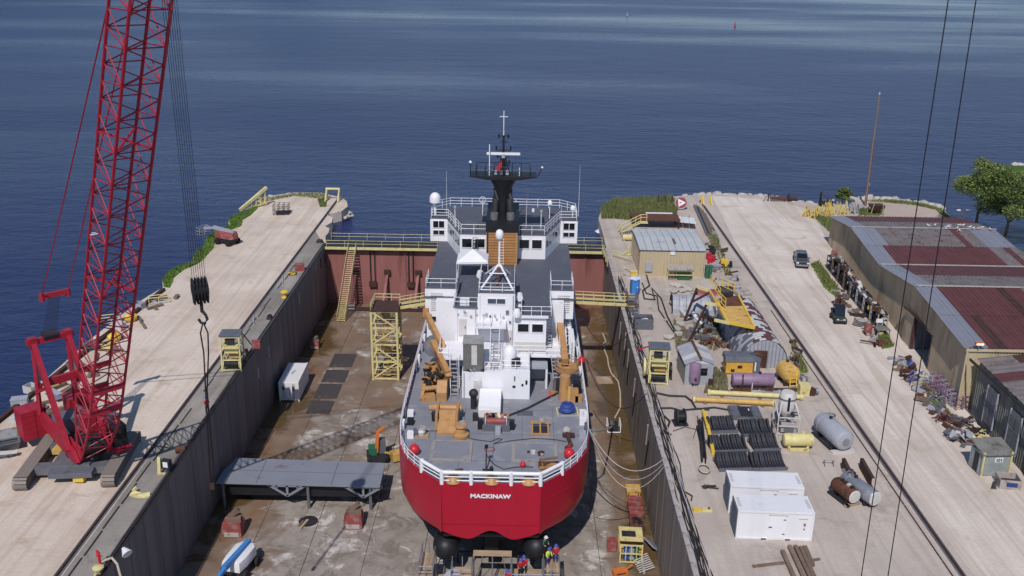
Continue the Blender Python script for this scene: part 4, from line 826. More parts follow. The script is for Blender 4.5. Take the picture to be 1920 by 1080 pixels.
# ------------------------------------------------------------------ crawler crane
U = V(.70, -.714, 0).normalized(); VL = V(.714, .70, 0).normalized(); CC = V(-38.2, 75.4, 0)
cr = thing('crawler_crane', 'red lattice boom crawler crane standing on the gravel pier beside the dock', 'crane', CC)
def CM(): return MB(CC)
def cw(f, l, z): return CC + U * f + VL * l + V(0, 0, z)         # forward, lateral, height
def cbox(mb, f0, f1, l0, l1, z0_, z1_):
    vs = [cw(f, l, z) for f in (f0, f1) for l in (l0, l1) for z in (z0_, z1_)]
    return mb.add(vs, [(0, 1, 3, 2), (4, 6, 7, 5), (0, 4, 5, 1), (2, 3, 7, 6), (0, 2, 6, 4), (1, 5, 7, 3)])
T0 = V(-38.8, 75.2, 0); TD = V(-.11, .994, 0).normalized(); TX = V(.994, .11, 0)
shoe_me = None
for s in (-1, 1):
    c = T0 + TX * s * 3.6
    tk = CM(); pr_ = [(4.3 * k + .55 * cos(a) * (1 if k > 0 else -1) * 1 - (.55 * k), .55 + .55 * sin(a)) for k in (1, -1) for a in [(-pi / 2 + pi * i / 6) for i in range(7)]]
    pr_ = [(3.75 + .55 * cos(-pi / 2 + pi * i / 6), .58 + .55 * sin(-pi / 2 + pi * i / 6)) for i in range(7)] + [(-3.75 + .55 * cos(pi / 2 + pi * i / 6), .58 + .55 * sin(pi / 2 + pi * i / 6)) for i in range(7)]
    vs = [c + TD * p + TX * w_ + V(0, 0, z) for w_ in (-.45, .45) for p, z in pr_]; n = len(pr_)
    tk.add(vs, [tuple(range(n)), tuple(range(2 * n - 1, n - 1, -1))] + [(i, (i + 1) % n, (i + 1) % n + n, i + n) for i in range(n)])
    tr_ = tk.build('crawler_track', mat('dusty track', (96, 90, 86), .8, var=.2), cr)
    if shoe_me is None:
        q = MB(); q.box((0, 0, 0), (1.15, .24, .07)); shoe_me = q.mesh('track_shoe'); shoe_me.materials.append(mat('track shoe', (138, 128, 118), .7, .2, var=.2))
    path = [(3.75 - .3 * i, 1.15, 0) for i in range(26)] + [(-3.75 - .58 * sin(pi * i / 6), .58 + .58 * cos(pi * i / 6), -pi * i / 6) for i in range(7)] + [(3.75 + .58 * sin(pi * i / 6), .58 + .58 * cos(pi * i / 6), pi * i / 6) for i in range(1, 6)]
    for p, z, ang in path:
        o = D.objects.new('track_shoe', shoe_me); COL.objects.link(o); o.parent = tr_; o.location = c + TD * p + V(0, 0, z) - CC
        o.rotation_euler = (-ang, 0, atan2(TX.y, TX.x))
m = CM()
for k in (-1.9, 1.9): a = T0 + TD * k; m.beam(a - TX * 3.2 + V(0, 0, .8), a + TX * 3.2 + V(0, 0, .8), 1.0, .7)
m.box(T0 + V(0, 0, .95), (3.2, 4.6, .8), rz=atan2(TX.y, TX.x)); m.build('car_body', 'steel', cr)
m = CM(); m.box(T0 + V(.6, -2.9, .9), (3.6, 1.0, .5), rz=.11); m.build('car_body_deck', 'mgrey', cr)
CM().box(T0 + TX * .9 - TD * 3.0 + V(0, 0, .6), (.9, .7, .8)).build('outrigger_jack', 'yellow2', cr); CM().cyl(CC + V(0, 0, 1.3), CC + V(0, 0, 1.75), 1.7, n=24).build('slew_ring', 'dark', cr)
CM().box(T0 + TX * -1.5 + TD * 1.4 + V(0, 0, 1.0), (2.0, 1.6, .5)).build('car_body_plate', 'ochre', cr)
# upper works
for s in (-1, 1):
    m = CM(); q = [(-6.2, 2.1), (-6.2, 3.5), (-3, 3.4), (1.4, 2.4), (2.2, 1.6), (1.4, 1.4), (-1, 1.6)]
    vs = [cw(f, l, z) for l in (s * 1.5 - .18, s * 1.5 + .18) for f, z in q]; n = len(q)
    m.add(vs, [tuple(range(n)), tuple(range(2 * n - 1, n - 1, -1))] + [(i, (i + 1) % n, (i + 1) % n + n, i + n) for i in range(n)]); m.build('side_plate', 'red', cr)
cbox(CM(), -5.5, 1.2, -1.3, 1.3, 1.75, 2.1).build('upper_deck_plate', 'dark', cr)
cbox(CM(), -3.9, -1.9, -1.3, 1.3, 2.1, 3.9).build('engine_housing', 'mgrey', cr); cbox(CM(), -1.6, -.3, .3, 1.3, 2.1, 4.3).build('red_machinery_housing', 'red', cr)
for f, r in ((1.5, .62), (.2, .6), (-1.0, .5)):
    m = CM().cyl(cw(f, -1.25, 2.35), cw(f, 1.25, 2.35), r, n=16); dr = m.build('winch_drum', 'black', cr, smooth=True)
    for l in (-1.2, 1.2): CM().cyl(cw(f, l - .07, 2.35), cw(f, l + .07, 2.35), r + .25, n=16).build('drum_flange', 'red', dr)
cbx = cbox(CM(), -.2, 2.0, 1.75, 3.0, 1.7, 3.7).build('operator_cab', 'black', cr); cbox(CM(), .1, 2.03, 1.85, 2.9, 2.5, 3.5).build('cab_glass', 'glass', cbx); cbox(CM(), -1.0, 2.6, 1.6, 3.2, 1.5, 1.7).build('cab_step', 'red', cbx); cbox(CM(), -.25, .0, 3.0, 3.1, 1.7, 3.6).build('cab_guard', 'red', cbx)
for s in (-1, 1):                                                   # stacked counterweights
    for k in range(5):
        q = cbox(CM(), -8.0, -6.1, s * 2.15 - 1.1, s * 2.15 + 1.1, .95 + k * .56, .95 + k * .56 + .54); q.build('counterweight_slab', 'red', cr)
    cbox(CM(), -8.05, -6.05, s * 2.15 - .05, s * 2.15 + .05, .95, 3.78).build('counterweight_strap', 'red', cr)
cbox(CM(), -8.0, -5.6, -1.3, 1.3, 1.3, 2.0).build('counterweight_tray', 'red', cr)
# gantry
hd = [cw(-5.2, s * 1.5, 10.6) for s in (-1, 1)]
for s, h in zip((-1, 1), hd):
    CM().beam(h, cw(.6, s * 1.6, 2.2), .42, .5).build('gantry_front_leg', 'red', cr); CM().beam(h, cw(-6.0, s * 1.6, 3.2), .3, .34).build('gantry_rear_leg', 'red', cr)
    CM().beam(h.lerp(cw(.6, s * 1.6, 2.2), .42), cw(-5.7, s * 1.6, 5.6), .28, .3).build('gantry_brace', 'red', cr); CM().box(h, (.7, .7, .8), rz=.78).build('gantry_head_block', 'red', cr)
CM().beam(hd[0] - VL * .5, hd[1] + VL * .5, .45, .5).build('gantry_head_beam', 'red', cr); CM().cyl(hd[0].lerp(hd[1], .3) + V(0, 0, .35), hd[0].lerp(hd[1], .7) + V(0, 0, .35), .42, n=12).build('gantry_sheaves', 'dark', cr)
CM().beam(cw(-3.6, -1.5, 7.2), cw(-3.6, 1.5, 7.2), .4, .7).build('gantry_cross_beam', 'red', cr)
CM().beam(cw(-5.6, -1.5, 6.2), cw(-5.6, 1.5, 6.2), .22, .25).build('gantry_tie', 'red', cr)
# boom
B0 = cw(1.7, 0, 1.8); QT = PY(263, 0, 61.0); AX = (QT - B0).normalized(); TL = (47.0 - B0.z) / AX.z; WV = AX.cross(VL).normalized()
def bs(t):
    k = min(1, .25 + t / 7.0); e = min(1, (TL - t) / 5 + .35); return 1.3 * min(1, .9 + t / 60) * min(e, 1), 1.38 * min(k, e)
def bp_(t, i, j): a, b_ = bs(t); return B0 + AX * t + VL * a * i + WV * b_ * j
ts = [0, 2, 4.5, 7, 9.6, 12.2, 14.8, 17.4, 20, 22.6, 25.2, 27.8, 30.4, 33, 35.6, 38.2, 40.8, 43.4, 46, TL]
for i in (-1, 1):
    for j in (-1, 1): CM().tube([bp_(t, i, j) for t in ts], .115, 7).build('boom_chord', 'red', cr, smooth=True)
def lace(a, b_, r=.05): CM().cyl(a, b_, r, n=5, cap=False).build('boom_lacing', 'red', cr)
for k, (a, b_) in enumerate(zip(ts, ts[1:])):
    h = (a + b_) / 2
    for s in (-1, 1):
        lace(bp_(a, s, -1), bp_(h, s, 1)); lace(bp_(h, s, 1), bp_(b_, s, -1)); lace(bp_(a, -1, s), bp_(h, 1, s)); lace(bp_(h, 1, s), bp_(b_, -1, s))
    if k > 1:
        for s in (-1, 1): lace(bp_(a, -1, s), bp_(a, 1, s), .045); lace(bp_(a, s, -1), bp_(a, s, 1), .045)
    if k in (3, 8, 13): lace(bp_(a, -1, -1), bp_(a, 1, 1), .1); lace(bp_(a, 1, -1), bp_(a, -1, 1), .1)
for j in (7, 9.6): cbm = CM(); cbm.beam(bp_(j, -1, 1), bp_(j, 1, 1), .3, .4); cbm.beam(bp_(j, -1, -1), bp_(j, 1, -1), .3, .4); cbm.build('boom_splice', 'red', cr)
CM().beam(bp_(24, -1, 1), bp_(24.0, -.6, 1), .5, .05).build('boom_plate', 'white', cr)
TP = B0 + AX * TL
CM().cyl(TP - VL * .8, TP + VL * .8, .7, n=18).build('boom_tip_sheaves', 'dark', cr); CM().box(TP - AX * .8, (2.2, 2.2, 1.2), rz=.78).build('boom_head', 'red', cr)
# pendants, spreader and reeving
SB = [P(78, 556, 14.0), P(127, 546, 14.0)]
CM().beam(SB[0], SB[1], .35, .45).build('spreader_bar', 'red', cr)
for s, p in zip((-1, 1), SB):
    CM().cyl(p, bp_(TL - 1, s, 1), .055, n=5).build('boom_pendant', 'red', cr); CM().box(p + V(0, 0, -.1), (.35, .35, .7)).build('spreader_shackle', 'red', cr)
for k in range(8): t = k / 7; CM().cyl(SB[0].lerp(SB[1], .3 + .4 * t), hd[0].lerp(hd[1], .3 + .4 * t) + V(0, 0, .4), .022, n=4).build('boom_hoist_rope', 'wire', cr)
HK = PY(375, 545, TP.y)
for k in range(7):
    t = k / 6 - .5; CM().cyl(TP + VL * t * .9 + V(.5, -.5, 0), HK + V(t * .75, t * .3, .6), .016, n=4).build('hoist_rope', 'wire', cr)
blk = thing('hook_block', 'black multi sheave hook block hanging from the red crane with long wire slings', 'hook block', HK)
for k in range(5):
    x = -.42 + .21 * k; vs = [(x + d, y, z) for d in (-.05, .05) for y, z in ((-.5, .55), (-.15, .85), (.3, .85), (.55, .5), (.5, -.3), (.25, -.85), (-.25, -.85), (-.5, -.3))]
    n = 8; MB(rz=.5).add(vs, [tuple(range(n)), tuple(range(2 * n - 1, n - 1, -1))] + [(i, (i + 1) % n, (i + 1) % n + n, i + n) for i in range(n)]).build('sheave_plate', 'black', blk)
MB(rz=.5).cyl((-.5, 0, .1), (.5, 0, .1), .5, n=16).build('sheaves', 'rubber', blk); MB().cyl((0, 0, -.8), (0, 0, -1.5), .12, n=8).build('swivel', 'dark', blk)
MB().tube([(0, 0, -1.4), (.22, 0, -1.7), (.3, 0, -2.0), (.12, 0, -2.3), (-.15, 0, -2.25), (-.28, 0, -2.0)], .1, 7).build('hook', 'dark', blk, smooth=True)
EN = PY(398, 905, TP.y) - HK
for k, s in enumerate((-1, 1)): MB().tube([(0, 0, -2.2), (.25 * s, 0, -3.0), (.16 * s, 0, -4.4), (EN.x * .5 + .05 * s, 0, EN.z * .5), (EN.x * .9 + .1 * s, .1 * s, EN.z * .92), (EN.x + .08 * s, 0, EN.z)], .05, 6).build('wire_sling', 'wire', blk, smooth=True)
MB().box((EN.x, 0, EN.z - .25), (.3, .25, .5)).build('sling_shackle', 'rust2', blk)
# second crane's falls hanging close to the camera on the right
fl_ = thing('crane_fall_ropes', 'two dark wire ropes hanging down across the yard on the right', 'wire ropes', PY(1640, 1080, 24) + V(0, 0, -20))
for (a, b_) in (((1830, 0), (1665, 1080)), ((1778, 0), (1615, 1080))):
    p, q = PY(*a, 25.0), PY(*b_, 25.0); d_ = p - q; MB(fl_.location).cyl(q - d_ * .55, p + d_ * .9, .015, n=6).build('rope', 'wire', fl_)
# ------------------------------------------------------------------ things on the left pier
def wheel(parent, c, r, w_, ax='x', mt='rubber', hub='lgrey'):
    c = Vector(c); d_ = V(1, 0, 0) if ax == 'x' else V(0, 1, 0)
    o = MB().lathe([(r * .55, -w_ / 2), (r * .93, -w_ / 2), (r, -w_ * .32), (r, w_ * .32), (r * .93, w_ / 2), (r * .55, w_ / 2)], c, d_, 16).build('wheel', mt, parent, smooth=True)
    MB().cyl(c - d_ * w_ * .42, c + d_ * w_ * .42, r * .56, n=12).build('rim', hub, o); return o
def boom_lift(label, loc, rz, body, boomc, basket=True, reach=5.5, name='boom_lift', lowb=False):
    t = thing(name, label, 'boom lift', loc, rz)
    MB().box((0, 0, .75), (1.7, 2.9, .5)).build('chassis', 'dark', t)
    for x in (-1.05, 1.05):
        for y in (-1.1, 1.1): wheel(t, (x, y, .48), .48, .4)
    m = MB(); m.loft([[(-.85 * k, -1.7 * q, z), (.85 * k, -1.7 * q, z), (1.0 * k, -.6, z), (1.0 * k, 1.2 * q, z), (.6 * k, 1.75 * q, z), (-.6 * k, 1.75 * q, z), (-1.0 * k, 1.2 * q, z), (-1.0 * k, -.6, z)] for k, q, z in ((1, 1, 1.05), (1.02, 1.0, 1.6), (.94, .94, 1.95), (.75, .8, 2.05))]); m.build('turret_hood', body, t, smooth=True)
    MB().beam((.15, 1.6, 2.1), (.15, -reach * .55, 2.35), .42, .5).build('boom', boomc, t); MB().beam((.15, -reach * .5, 2.3), (.15, -reach, 1.9), .3, .34).build('fly_boom', boomc, t)
    MB().cyl((.15, .8, 1.7), (.15, -1.4, 2.1), .1, n=8).build('lift_ram', 'galv', t)
    if basket:
        y = -reach - .6; m = MB()
        for z in (.9, 1.45, 2.0):
            for a, b_ in (((-1, y - .4), (1, y - .4)), ((1, y - .4), (1, y + .4)), ((1, y + .4), (-1, y + .4)), ((-1, y + .4), (-1, y - .4))): m.cyl((*a, z), (*b_, z), .04, n=5)
        for a in ((-1, y - .4), (1, y - .4), (1, y + .4), (-1, y + .4), (0, y - .4), (0, y + .4)): m.cyl((*a, .9), (*a, 2.0), .04, n=5)
        bk = m.build('basket', boomc, t); MB().box((0, y, .88), (2.05, .85, .06)).build('basket_floor', 'dark', bk)
    return t
boom_lift('red and grey boom lift with folded arm parked at the grassy pier edge', P(427, 457), radians(-118), 'redbox', 'lgrey', True, 4.6)
lf = boom_lift('white boom lift with bright blue arm standing on the dock floor', P(452, 1070, ZF), radians(-12), 'whitebox', 'bluesky', False, 5.5)
MB().box((-.85, -1.35, 1.4), (.1, .5, .25)).build('decal', 'redp', lf)
# barrier and rail end stop, scaffold frames
t = thing('rail_end_stop', 'yellow pipe portal frame at the end of the left crane rail', 'end stop', P(625, 375))
for s in (-1, 1): MB().cyl((s * 1.15, 0, 0), (s * 1.15, 0, 2.1), .2, n=10).build('post', 'yellow', t); MB().cyl((s * 1.15, 0, 2.0), (s * 1.15, -2.0, 0), .14, n=8).build('strut', 'yellow', t)
MB().cyl((-1.3, 0, 2.1), (1.3, 0, 2.1), .22, n=10).build('cross_beam', 'yellow', t)
t = thing('fender_barrier', 'leaning yellow steel barrier at the outer corner of the pier', 'barrier', P(450, 396), radians(52))
MB().beam((0, 0, .2), (6.0, 0, 3.2), .45, .5).build('top_beam', 'yellow', t); MB().beam((0, 0, .15), (5.8, 0, .4), .3).build('base_beam', 'yellow', t)
for k in range(6): x = .5 + k; MB().beam((x, 0, .2), (x, 0, .3 + x * .5), .22).build('upright', 'yellow', t)
def scaff(name, label, loc, nx_, ny_, nz_, dx, dy, dz, mt, rz=0., r=.03, cat='scaffold', planks=0, group=None, braces=True):
    t = thing(name, label, cat, loc, rz, group); up = MB().cyl((0, 0, 0), (0, 0, nz_ * dz + .3), r, n=5).mesh('upright'); up.materials.append(M[mt])
    for i in range(nx_ + 1):
        for j in range(ny_ + 1): o = D.objects.new('upright', up); COL.objects.link(o); o.parent = t; o.location = (i * dx, j * dy, 0)
    for k in range(nz_ + 1):
        z = .15 + k * dz
        for j in range(ny_ + 1): MB().cyl((0, j * dy, z), (nx_ * dx, j * dy, z), r * .9, n=5).build('ledger', mt, t)
        for i in range(nx_ + 1): MB().cyl((i * dx, 0, z), (i * dx, ny_ * dy, z), r * .9, n=5).build('transom', mt, t)
        if k < nz_ and braces: MB().cyl((0 if k % 2 else nx_ * dx, 0, z), (nx_ * dx if k % 2 else 0, 0, z + dz), r * .9, n=5).build('brace', mt, t)
    for k in range(planks): MB().box((nx_ * dx / 2, (k + .5) * ny_ * dy / planks, nz_ * dz + .2), (nx_ * dx + .3, ny_ * dy / planks - .03, .05)).build('plank', 'plank', t)
    return t
scaff('scaffold_stack', 'loose grey scaffold frames stacked near the far pier end', P(512, 404), 3, 2, 2, .85, 1.2, .75, 'dark', .1, .035)
t = thing('timber_skid', 'dark timber skid lying beside the scaffold frames on the pier', 'skid', P(530, 402), .3); MB().box((0, 0, .25), (2.2, .8, .5)).build('deck', 'dark', t); MB().box((.3, 1, .2), (2.6, .3, .4)).build('runner', 'rust2', t)
# mooring winch stations on both copings
def winch_station(label, loc, rz, sc=1.0):
    t = thing('mooring_winch', label, 'winch', loc, rz, 'yellow mooring winch stations'); t.scale = (sc,) * 3
    m = MB(); f = [(-1.0, 0), (1.0, 0)]
    for x in (-1.0, 1.0):
        MB().beam((x, -.9, 0), (x, -.6, 4.0), .14).build('front_post', 'yellow', t); MB().beam((x, 1.4, 0), (x, .9, 4.0), .14).build('rear_post', 'yellow', t)
        for z in (1.3, 2.7): MB().beam((x, -.85, z), (x, 1.2, z), .1).build('side_rail', 'yellow', t)
    for z in (.15, 1.3, 2.7, 3.9): MB().beam((-1, -.9 + .07 * z, z), (1, -.9 + .07 * z, z), .13).build('front_rail', 'yellow', t)
    MB().box((0, .2, 4.1), (2.3, 2.0, .1)).build('canopy', 'mgrey', t); MB().box((0, .1, 2.35), (1.5, .9, .9)).build('control_cabinet', 'yellow', t); MB().box((-.1, -.2, 3.3), (.9, .5, .6)).build('operator_seat', 'dark', t)
    d_ = MB().cyl((-.8, -.3, .75), (.8, -.3, .75), .42, n=14).build('rope_drum', 'dark', t, smooth=True)
    for s in (-.85, .85): MB().cyl((s - .05, -.3, .75), (s + .05, -.3, .75), .65, n=14).build('drum_flange', 'yellow', d_)
    MB().cyl((1.3, .4, 1.3), (1.5, .4, 1.3), .8, n=16).build('gear_wheel', 'black', t, smooth=True); MB().box((.2, .5, 1.5), (1.2, .8, .7)).build('motor', 'ochre', t)
    return t
w1 = winch_station('yellow framed mooring winch with grey canopy on the left dock edge', P(434, 696) + V(0, .8, .02), radians(4))
MB().box((2.2, 2.2, 1.9), (.9, .5, .9)).build('hose_basket', 'redbox', w1); MB().beam((1.0, 1.2, 3.6), (2.0, 2.4, 1.2), .1).build('stay', 'dark', w1)
w2 = winch_station('yellow framed mooring winch with grey canopy on the right dock edge', P(1236, 722) + V(-.1, .9, .02), radians(-3))
MB().cyl((-1.6, .2, 1.6), (-1.35, .2, 1.6), 1.0, n=16).build('gear_guard', 'yellow', w2); MB().beam((-1, 1.6, 3.4), (-2.2, 2.4, 2.6), .14).build('warning_arm', 'redp', w2)
def mushroom(label, px, py, mt='yellow2', sc=1.0):
    t = thing('mooring_bollard', label, 'bollard', P(px, py), 0, 'yellow mooring bollards'); t.scale = (sc,) * 3
    MB().lathe([(.45, 0), (.45, .08), (.25, .12), (.22, .55), (.5, .7), (.52, .85), (.3, 1.0), (.02, 1.02)], n=14).build('post', mt, t, smooth=True); return t
mushroom('yellow mushroom bollard on the left dock edge beyond the winch', 534, 558); mushroom('yellow mushroom bollard on the left dock edge at the red hydrant', 186, 1078, 'yellow', sc=.8)
t = thing('hydrant', 'red hydrant pipe on the left dock edge by a white hose', 'hydrant', P(188, 1060)); t.scale = (.75,) * 3; MB().cyl((0, 0, 0), (0, 0, 1.3), .14, n=10).build('standpipe', 'redp', t); MB().cyl((0, 0, 1.3), (-.15, 0, 1.75), .2, .12, n=10).build('nozzle', 'redp', t); MB().cyl((-.25, 0, 1.1), (.25, 0, 1.1), .09, n=8).build('outlet', 'redp', t)
hose('white hose arching over the left dock edge beside the red hydrant', [P(193, 1060) + V(0, 0, .3)] + [P(*p, .6) for p in ((198, 1050), (210, 1046), (220, 1058), (226, 1080), (230, 1095))], .09, 'rope')
t = thing('floodlight', 'white floodlight head clipped to the left dock coping', 'floodlight', P(229, 1040)); MB().cyl((0, 0, 0), (.2, 0, .5), .05, n=6).build('bracket', 'dark', t); MB().lathe([(.12, 0), (.2, .15), (.42, .6), (.4, .64), (.02, .55)], (.15, 0, .6), (.6, -.5, -.4), 14).build('reflector', 'lamp', t, smooth=True)
t = thing('fuel_can_crate', 'red box with yellow straps by the left dock edge', 'box', P(562, 507), .3); MB().box((0, 0, .45), (1.3, .9, .9)).build('case', 'redbox', t); MB().box((0, 0, .95), (1.36, .96, .1)).build('lid', 'redbox', t)
t = thing('chain_pile', 'yellow painted chain and hooks heaped on the left apron', 'chain', P(548, 515))
for k in range(10): a = k * .7; MB().beam((.6 * cos(a), .5 * sin(a), .12 + .02 * k), (.6 * cos(a + 1.9), .5 * sin(a + 1.9), .2), .16).build('link', 'yellow2' if k % 3 else 'dark', t)
t = thing('light_stand', 'small pale green frame with a white lamp box on the left apron', 'frame', P(307, 890), -.2); MB().beam((-.4, 0, 0), (-.4, .2, 1.6), .3, .16).build('panel', 'yellow', t); MB().box((.25, .2, 1.0), (.8, .5, .8)).build('lamp_box', 'dark', t); MB().box((.3, -.06, 1.05), (.45, .05, .5)).build('lamp_face', 'lamp', t); MB().beam((-.6, 0, .1), (.6, 0, .1), .14).build('foot', 'yellow', t)
t = thing('bent_plate', 'crumpled yellow steel plate lying flat on the left apron', 'plate', P(263, 930), -.2); m = MB(); m.add([(-.9, -.2, .1), (-.2, -.35, .25), (.5, -.25, .12), (.95, .0, .2), (.7, .35, .3), (0, .25, .15), (-.8, .3, .3)] + [(-.9, -.2, 0), (-.2, -.35, 0), (.5, -.25, 0), (.95, .0, 0), (.7, .35, 0), (0, .25, 0), (-.8, .3, 0)], [(0, 1, 5, 6), (1, 2, 4, 5), (2, 3, 4), (0, 7, 8, 1), (1, 8, 9, 2), (2, 9, 10, 3), (3, 10, 11, 4), (4, 11, 12, 5), (5, 12, 13, 6), (6, 13, 7, 0)]); m.build('sheet', 'yellow', t); MB().beam((-.8, .2, .25), (-.6, .5, .5), .2).build('tab', 'yellow', t)
t = thing('oil_drum', 'small rusty drum lying on the left dock coping', 'drum', P(338, 848), .5); MB().cyl((-.4, 0, .3), (.4, 0, .3), .3, n=14).build('barrel', 'rust', t, smooth=True); MB().cyl((.39, 0, .3), (.43, 0, .3), .31, n=14).build('rim', 'rust2', t)
for px, py, w_, d_, lb in ((600, 455, 1.2, .6, 'grey stump winch block at the gate corner of the left dock edge'), (506, 598, .8, .8, 'dark coiled rope heap on the left coping')):
    t = thing('rope_heap', lb, 'rope', P(px, py))
    for k in range(5): MB().tube([(w_ * .5 * cos(i * pi / 6) * (1 - .1 * k), d_ * .5 * sin(i * pi / 6), .06 + .1 * k) for i in range(13)], .06).build('coil', 'dark', t)
# fence rail along the left coping
for k, (y0_, y1_) in enumerate(((52, 96), (97, 142))):
    t = thing('edge_pipe', ['dark pipes lying along the near left dock coping', 'dark pipes lying along the far left dock coping'][k], 'pipe', (DL - .1, y0_, .2))
    for dx in (0, .2, -.25): MB().tube([(dx + random.uniform(-.04, .04), y * 1.0, .03 + .05 * (dx == 0)) for y in range(0, int(y1_ - y0_), 4)], .06, 6).build('pipe', random.choice(['dark', 'rust2', 'steel']), t)
# junk along the water edge of the pier
jt = random.Random(3)
for k, (px, py, kind) in enumerate(((280, 572, 'frame'), (246, 603, 'tank'), (262, 578, 'box'), (130, 715, 'sheet'), (60, 735, 'box'), (15, 835, 'skip'), (105, 745, 'sheet'), (45, 790, 'sheet'), (5, 855, 'plate'), (215, 640, 'tank'), (190, 610, 'frame'), (140, 690, 'box'), (205, 655, 'box'))):
    z = P(px, py)
    if kind == 'frame':
        t = thing('pipe_trestle', ['pale green tubular frame at the pier water edge', 'rusty tubular frame behind the crane boom at the pier edge'][k > 5], 'frame', z, .4)
        for x in (0, 1.2, 2.4): MB().cyl((x, 0, 0), (x, 0, .9), .06, n=6).build('post', 'yellow', t)
        for y in (0, 1.0): MB().cyl((0, y, .9), (2.4, y, .9), .06, n=6).build('bar', 'yellow', t); MB().cyl((0, y, .2), (2.4, y, .2), .06, n=6).build('bar', 'lgrey', t)
    elif kind == 'tank':
        t = thing('buoy_tank', ['yellow float lying on the pier beside the crane boom', 'old yellow float with dark cap behind the crane boom'][k > 5], 'float', z, .7); MB().lathe([(.05, -.8), (.35, -.7), (.55, -.3), (.55, .3), (.35, .7), (.05, .8)], (0, 0, .55), (1, 0, 0), 14).build('shell', 'yellow2', t, smooth=True); MB().box((.9, 0, .4), (.3, .3, .3)).build('cap', 'dark', t)
    elif kind == 'box':
        t = thing('scrap_bin', {2: 'grey steel bin at the pier edge above the crane', 4: 'pale steel bin behind the crane counterweight', 11: 'dark open bin beside the pier water edge', 12: 'yellow edged bin in the junk behind the boom'}[k], 'bin', z, jt.uniform(-.5, .5)); mt = {2: 'lgrey', 4: 'offwhite', 11: 'mgrey', 12: 'yellow'}[k]
        for s in (-1, 1): MB().box((s * .6, 0, .4), (.06, 1.0, .8)).build('side', mt, t); MB().box((0, s * .5, .4), (1.26, .06, .8)).build('end', mt, t)
        MB().box((0, 0, .08), (1.2, 1.0, .1)).build('floor', 'dark', t)
    elif kind == 'skip':
        t = thing('grey_skip', 'grey open steel skip behind the crane counterweight', 'skip', z, .5); m = MB(); m.loft([[(-.8, -1.2, 0), (.8, -1.2, 0), (.8, 1.2, 0), (-.8, 1.2, 0)], [(-1.1, -1.7, .9), (1.1, -1.7, .9), (1.1, 1.7, .9), (-1.1, 1.7, .9)], [(-1.0, -1.6, .9), (1.0, -1.6, .9), (1.0, 1.6, .9), (-1.0, 1.6, .9)], [(-.75, -1.1, .2), (.75, -1.1, .2), (.75, 1.1, .2), (-.75, 1.1, .2)]]); m.build('tub', 'steel', t); MB().beam((-1.1, 0, .5), (1.1, 0, .5), .1).build('rib', 'dark', t)
    else:
        t = thing('scrap_sheets', {3: 'stack of pale steel sheets behind the crane gantry', 6: 'loose corrugated sheets beside the crane gantry', 7: 'grey sheets leaning behind the counterweight', 8: 'rusty plates at the edge of the pier near the skip'}[k], 'sheets', z, jt.uniform(-.6, .6))
        for q in range(5): MB().box((jt.uniform(-.4, .4), jt.uniform(-.4, .4), .08 + .09 * q), (jt.uniform(1.4, 2.6), jt.uniform(.5, 1.3), .05), rz=jt.uniform(-.5, .5), rx=jt.uniform(-.06, .06)).build('sheet', jt.choice(['lgrey', 'offwhite', 'steel', 'galv']), t)
t = thing('edge_beam', 'long rusty steel beam forming the water edge of the pier', 'beam', (0, 0, 0)); t.location = P(120, 680) + V(-.3, 0, 0)
MB(t.location).beam(P(-60, 842) + V(-.2, 0, .2), P(310, 545) + V(-.2, 0, .2), .45, .4).build('waling', 'rust2', t); MB(t.location).beam(P(-60, 842) + V(-.5, 0, -.5), P(310, 545) + V(-.5, 0, -.5), .4, 1.2).build('sheet_pile_cap', 'rust', t)
# steel sheet-pile faces of the pier head
# ------------------------------------------------------------------ things on the dock floor
t = thing('shipping_container', 'white corrugated shipping container standing on the dock floor', 'container', P(523.5, 752, ZF) + V(1.25, 3.05, 0), radians(1))
MB().bb((-1.2, -3.0, .12), (1.2, 3.0, 2.5)).build('shell', 'whitebox', t)
for s in (-1, 1):
    m = MB(); corr(m, (s * 1.21, -2.95), (s * 1.21, 2.95), .15, 2.5, .28, .04 * s); m.build('side_sheet', 'whitebox', t); 
m = MB(); corr(m, (-1.15, -3.01), (1.15, -3.01), .2, 2.5, .26, .04); dr_ = m.build('door', 'whitebox', t)
for x in (-.75, -.6, .5, .65): MB().cyl((x, -3.1, .3), (x, -3.1, 2.4), .025, n=5).build('lock_bar', 'galv', dr_)
MB().box((-.68, -3.1, 1.8), (.3, .04, .5)).build('handle', 'dark', dr_); MB().box((.57, -3.1, 1.8), (.3, .04, .5)).build('handle', 'dark', dr_)
for x in (-1.17, 1.17):
    for y in (-3, 3): MB().box((x, y, 1.3), (.14, .14, 2.6)).build('corner_post', 'whitebox', t)
    MB().box((x, 0, 2.52), (.12, 6.0, .14)).build('roof_rail', 'whitebox', t)
MB().box((0, 0, 2.53), (2.2, 5.9, .06)).build('roof', 'whitebox', t)
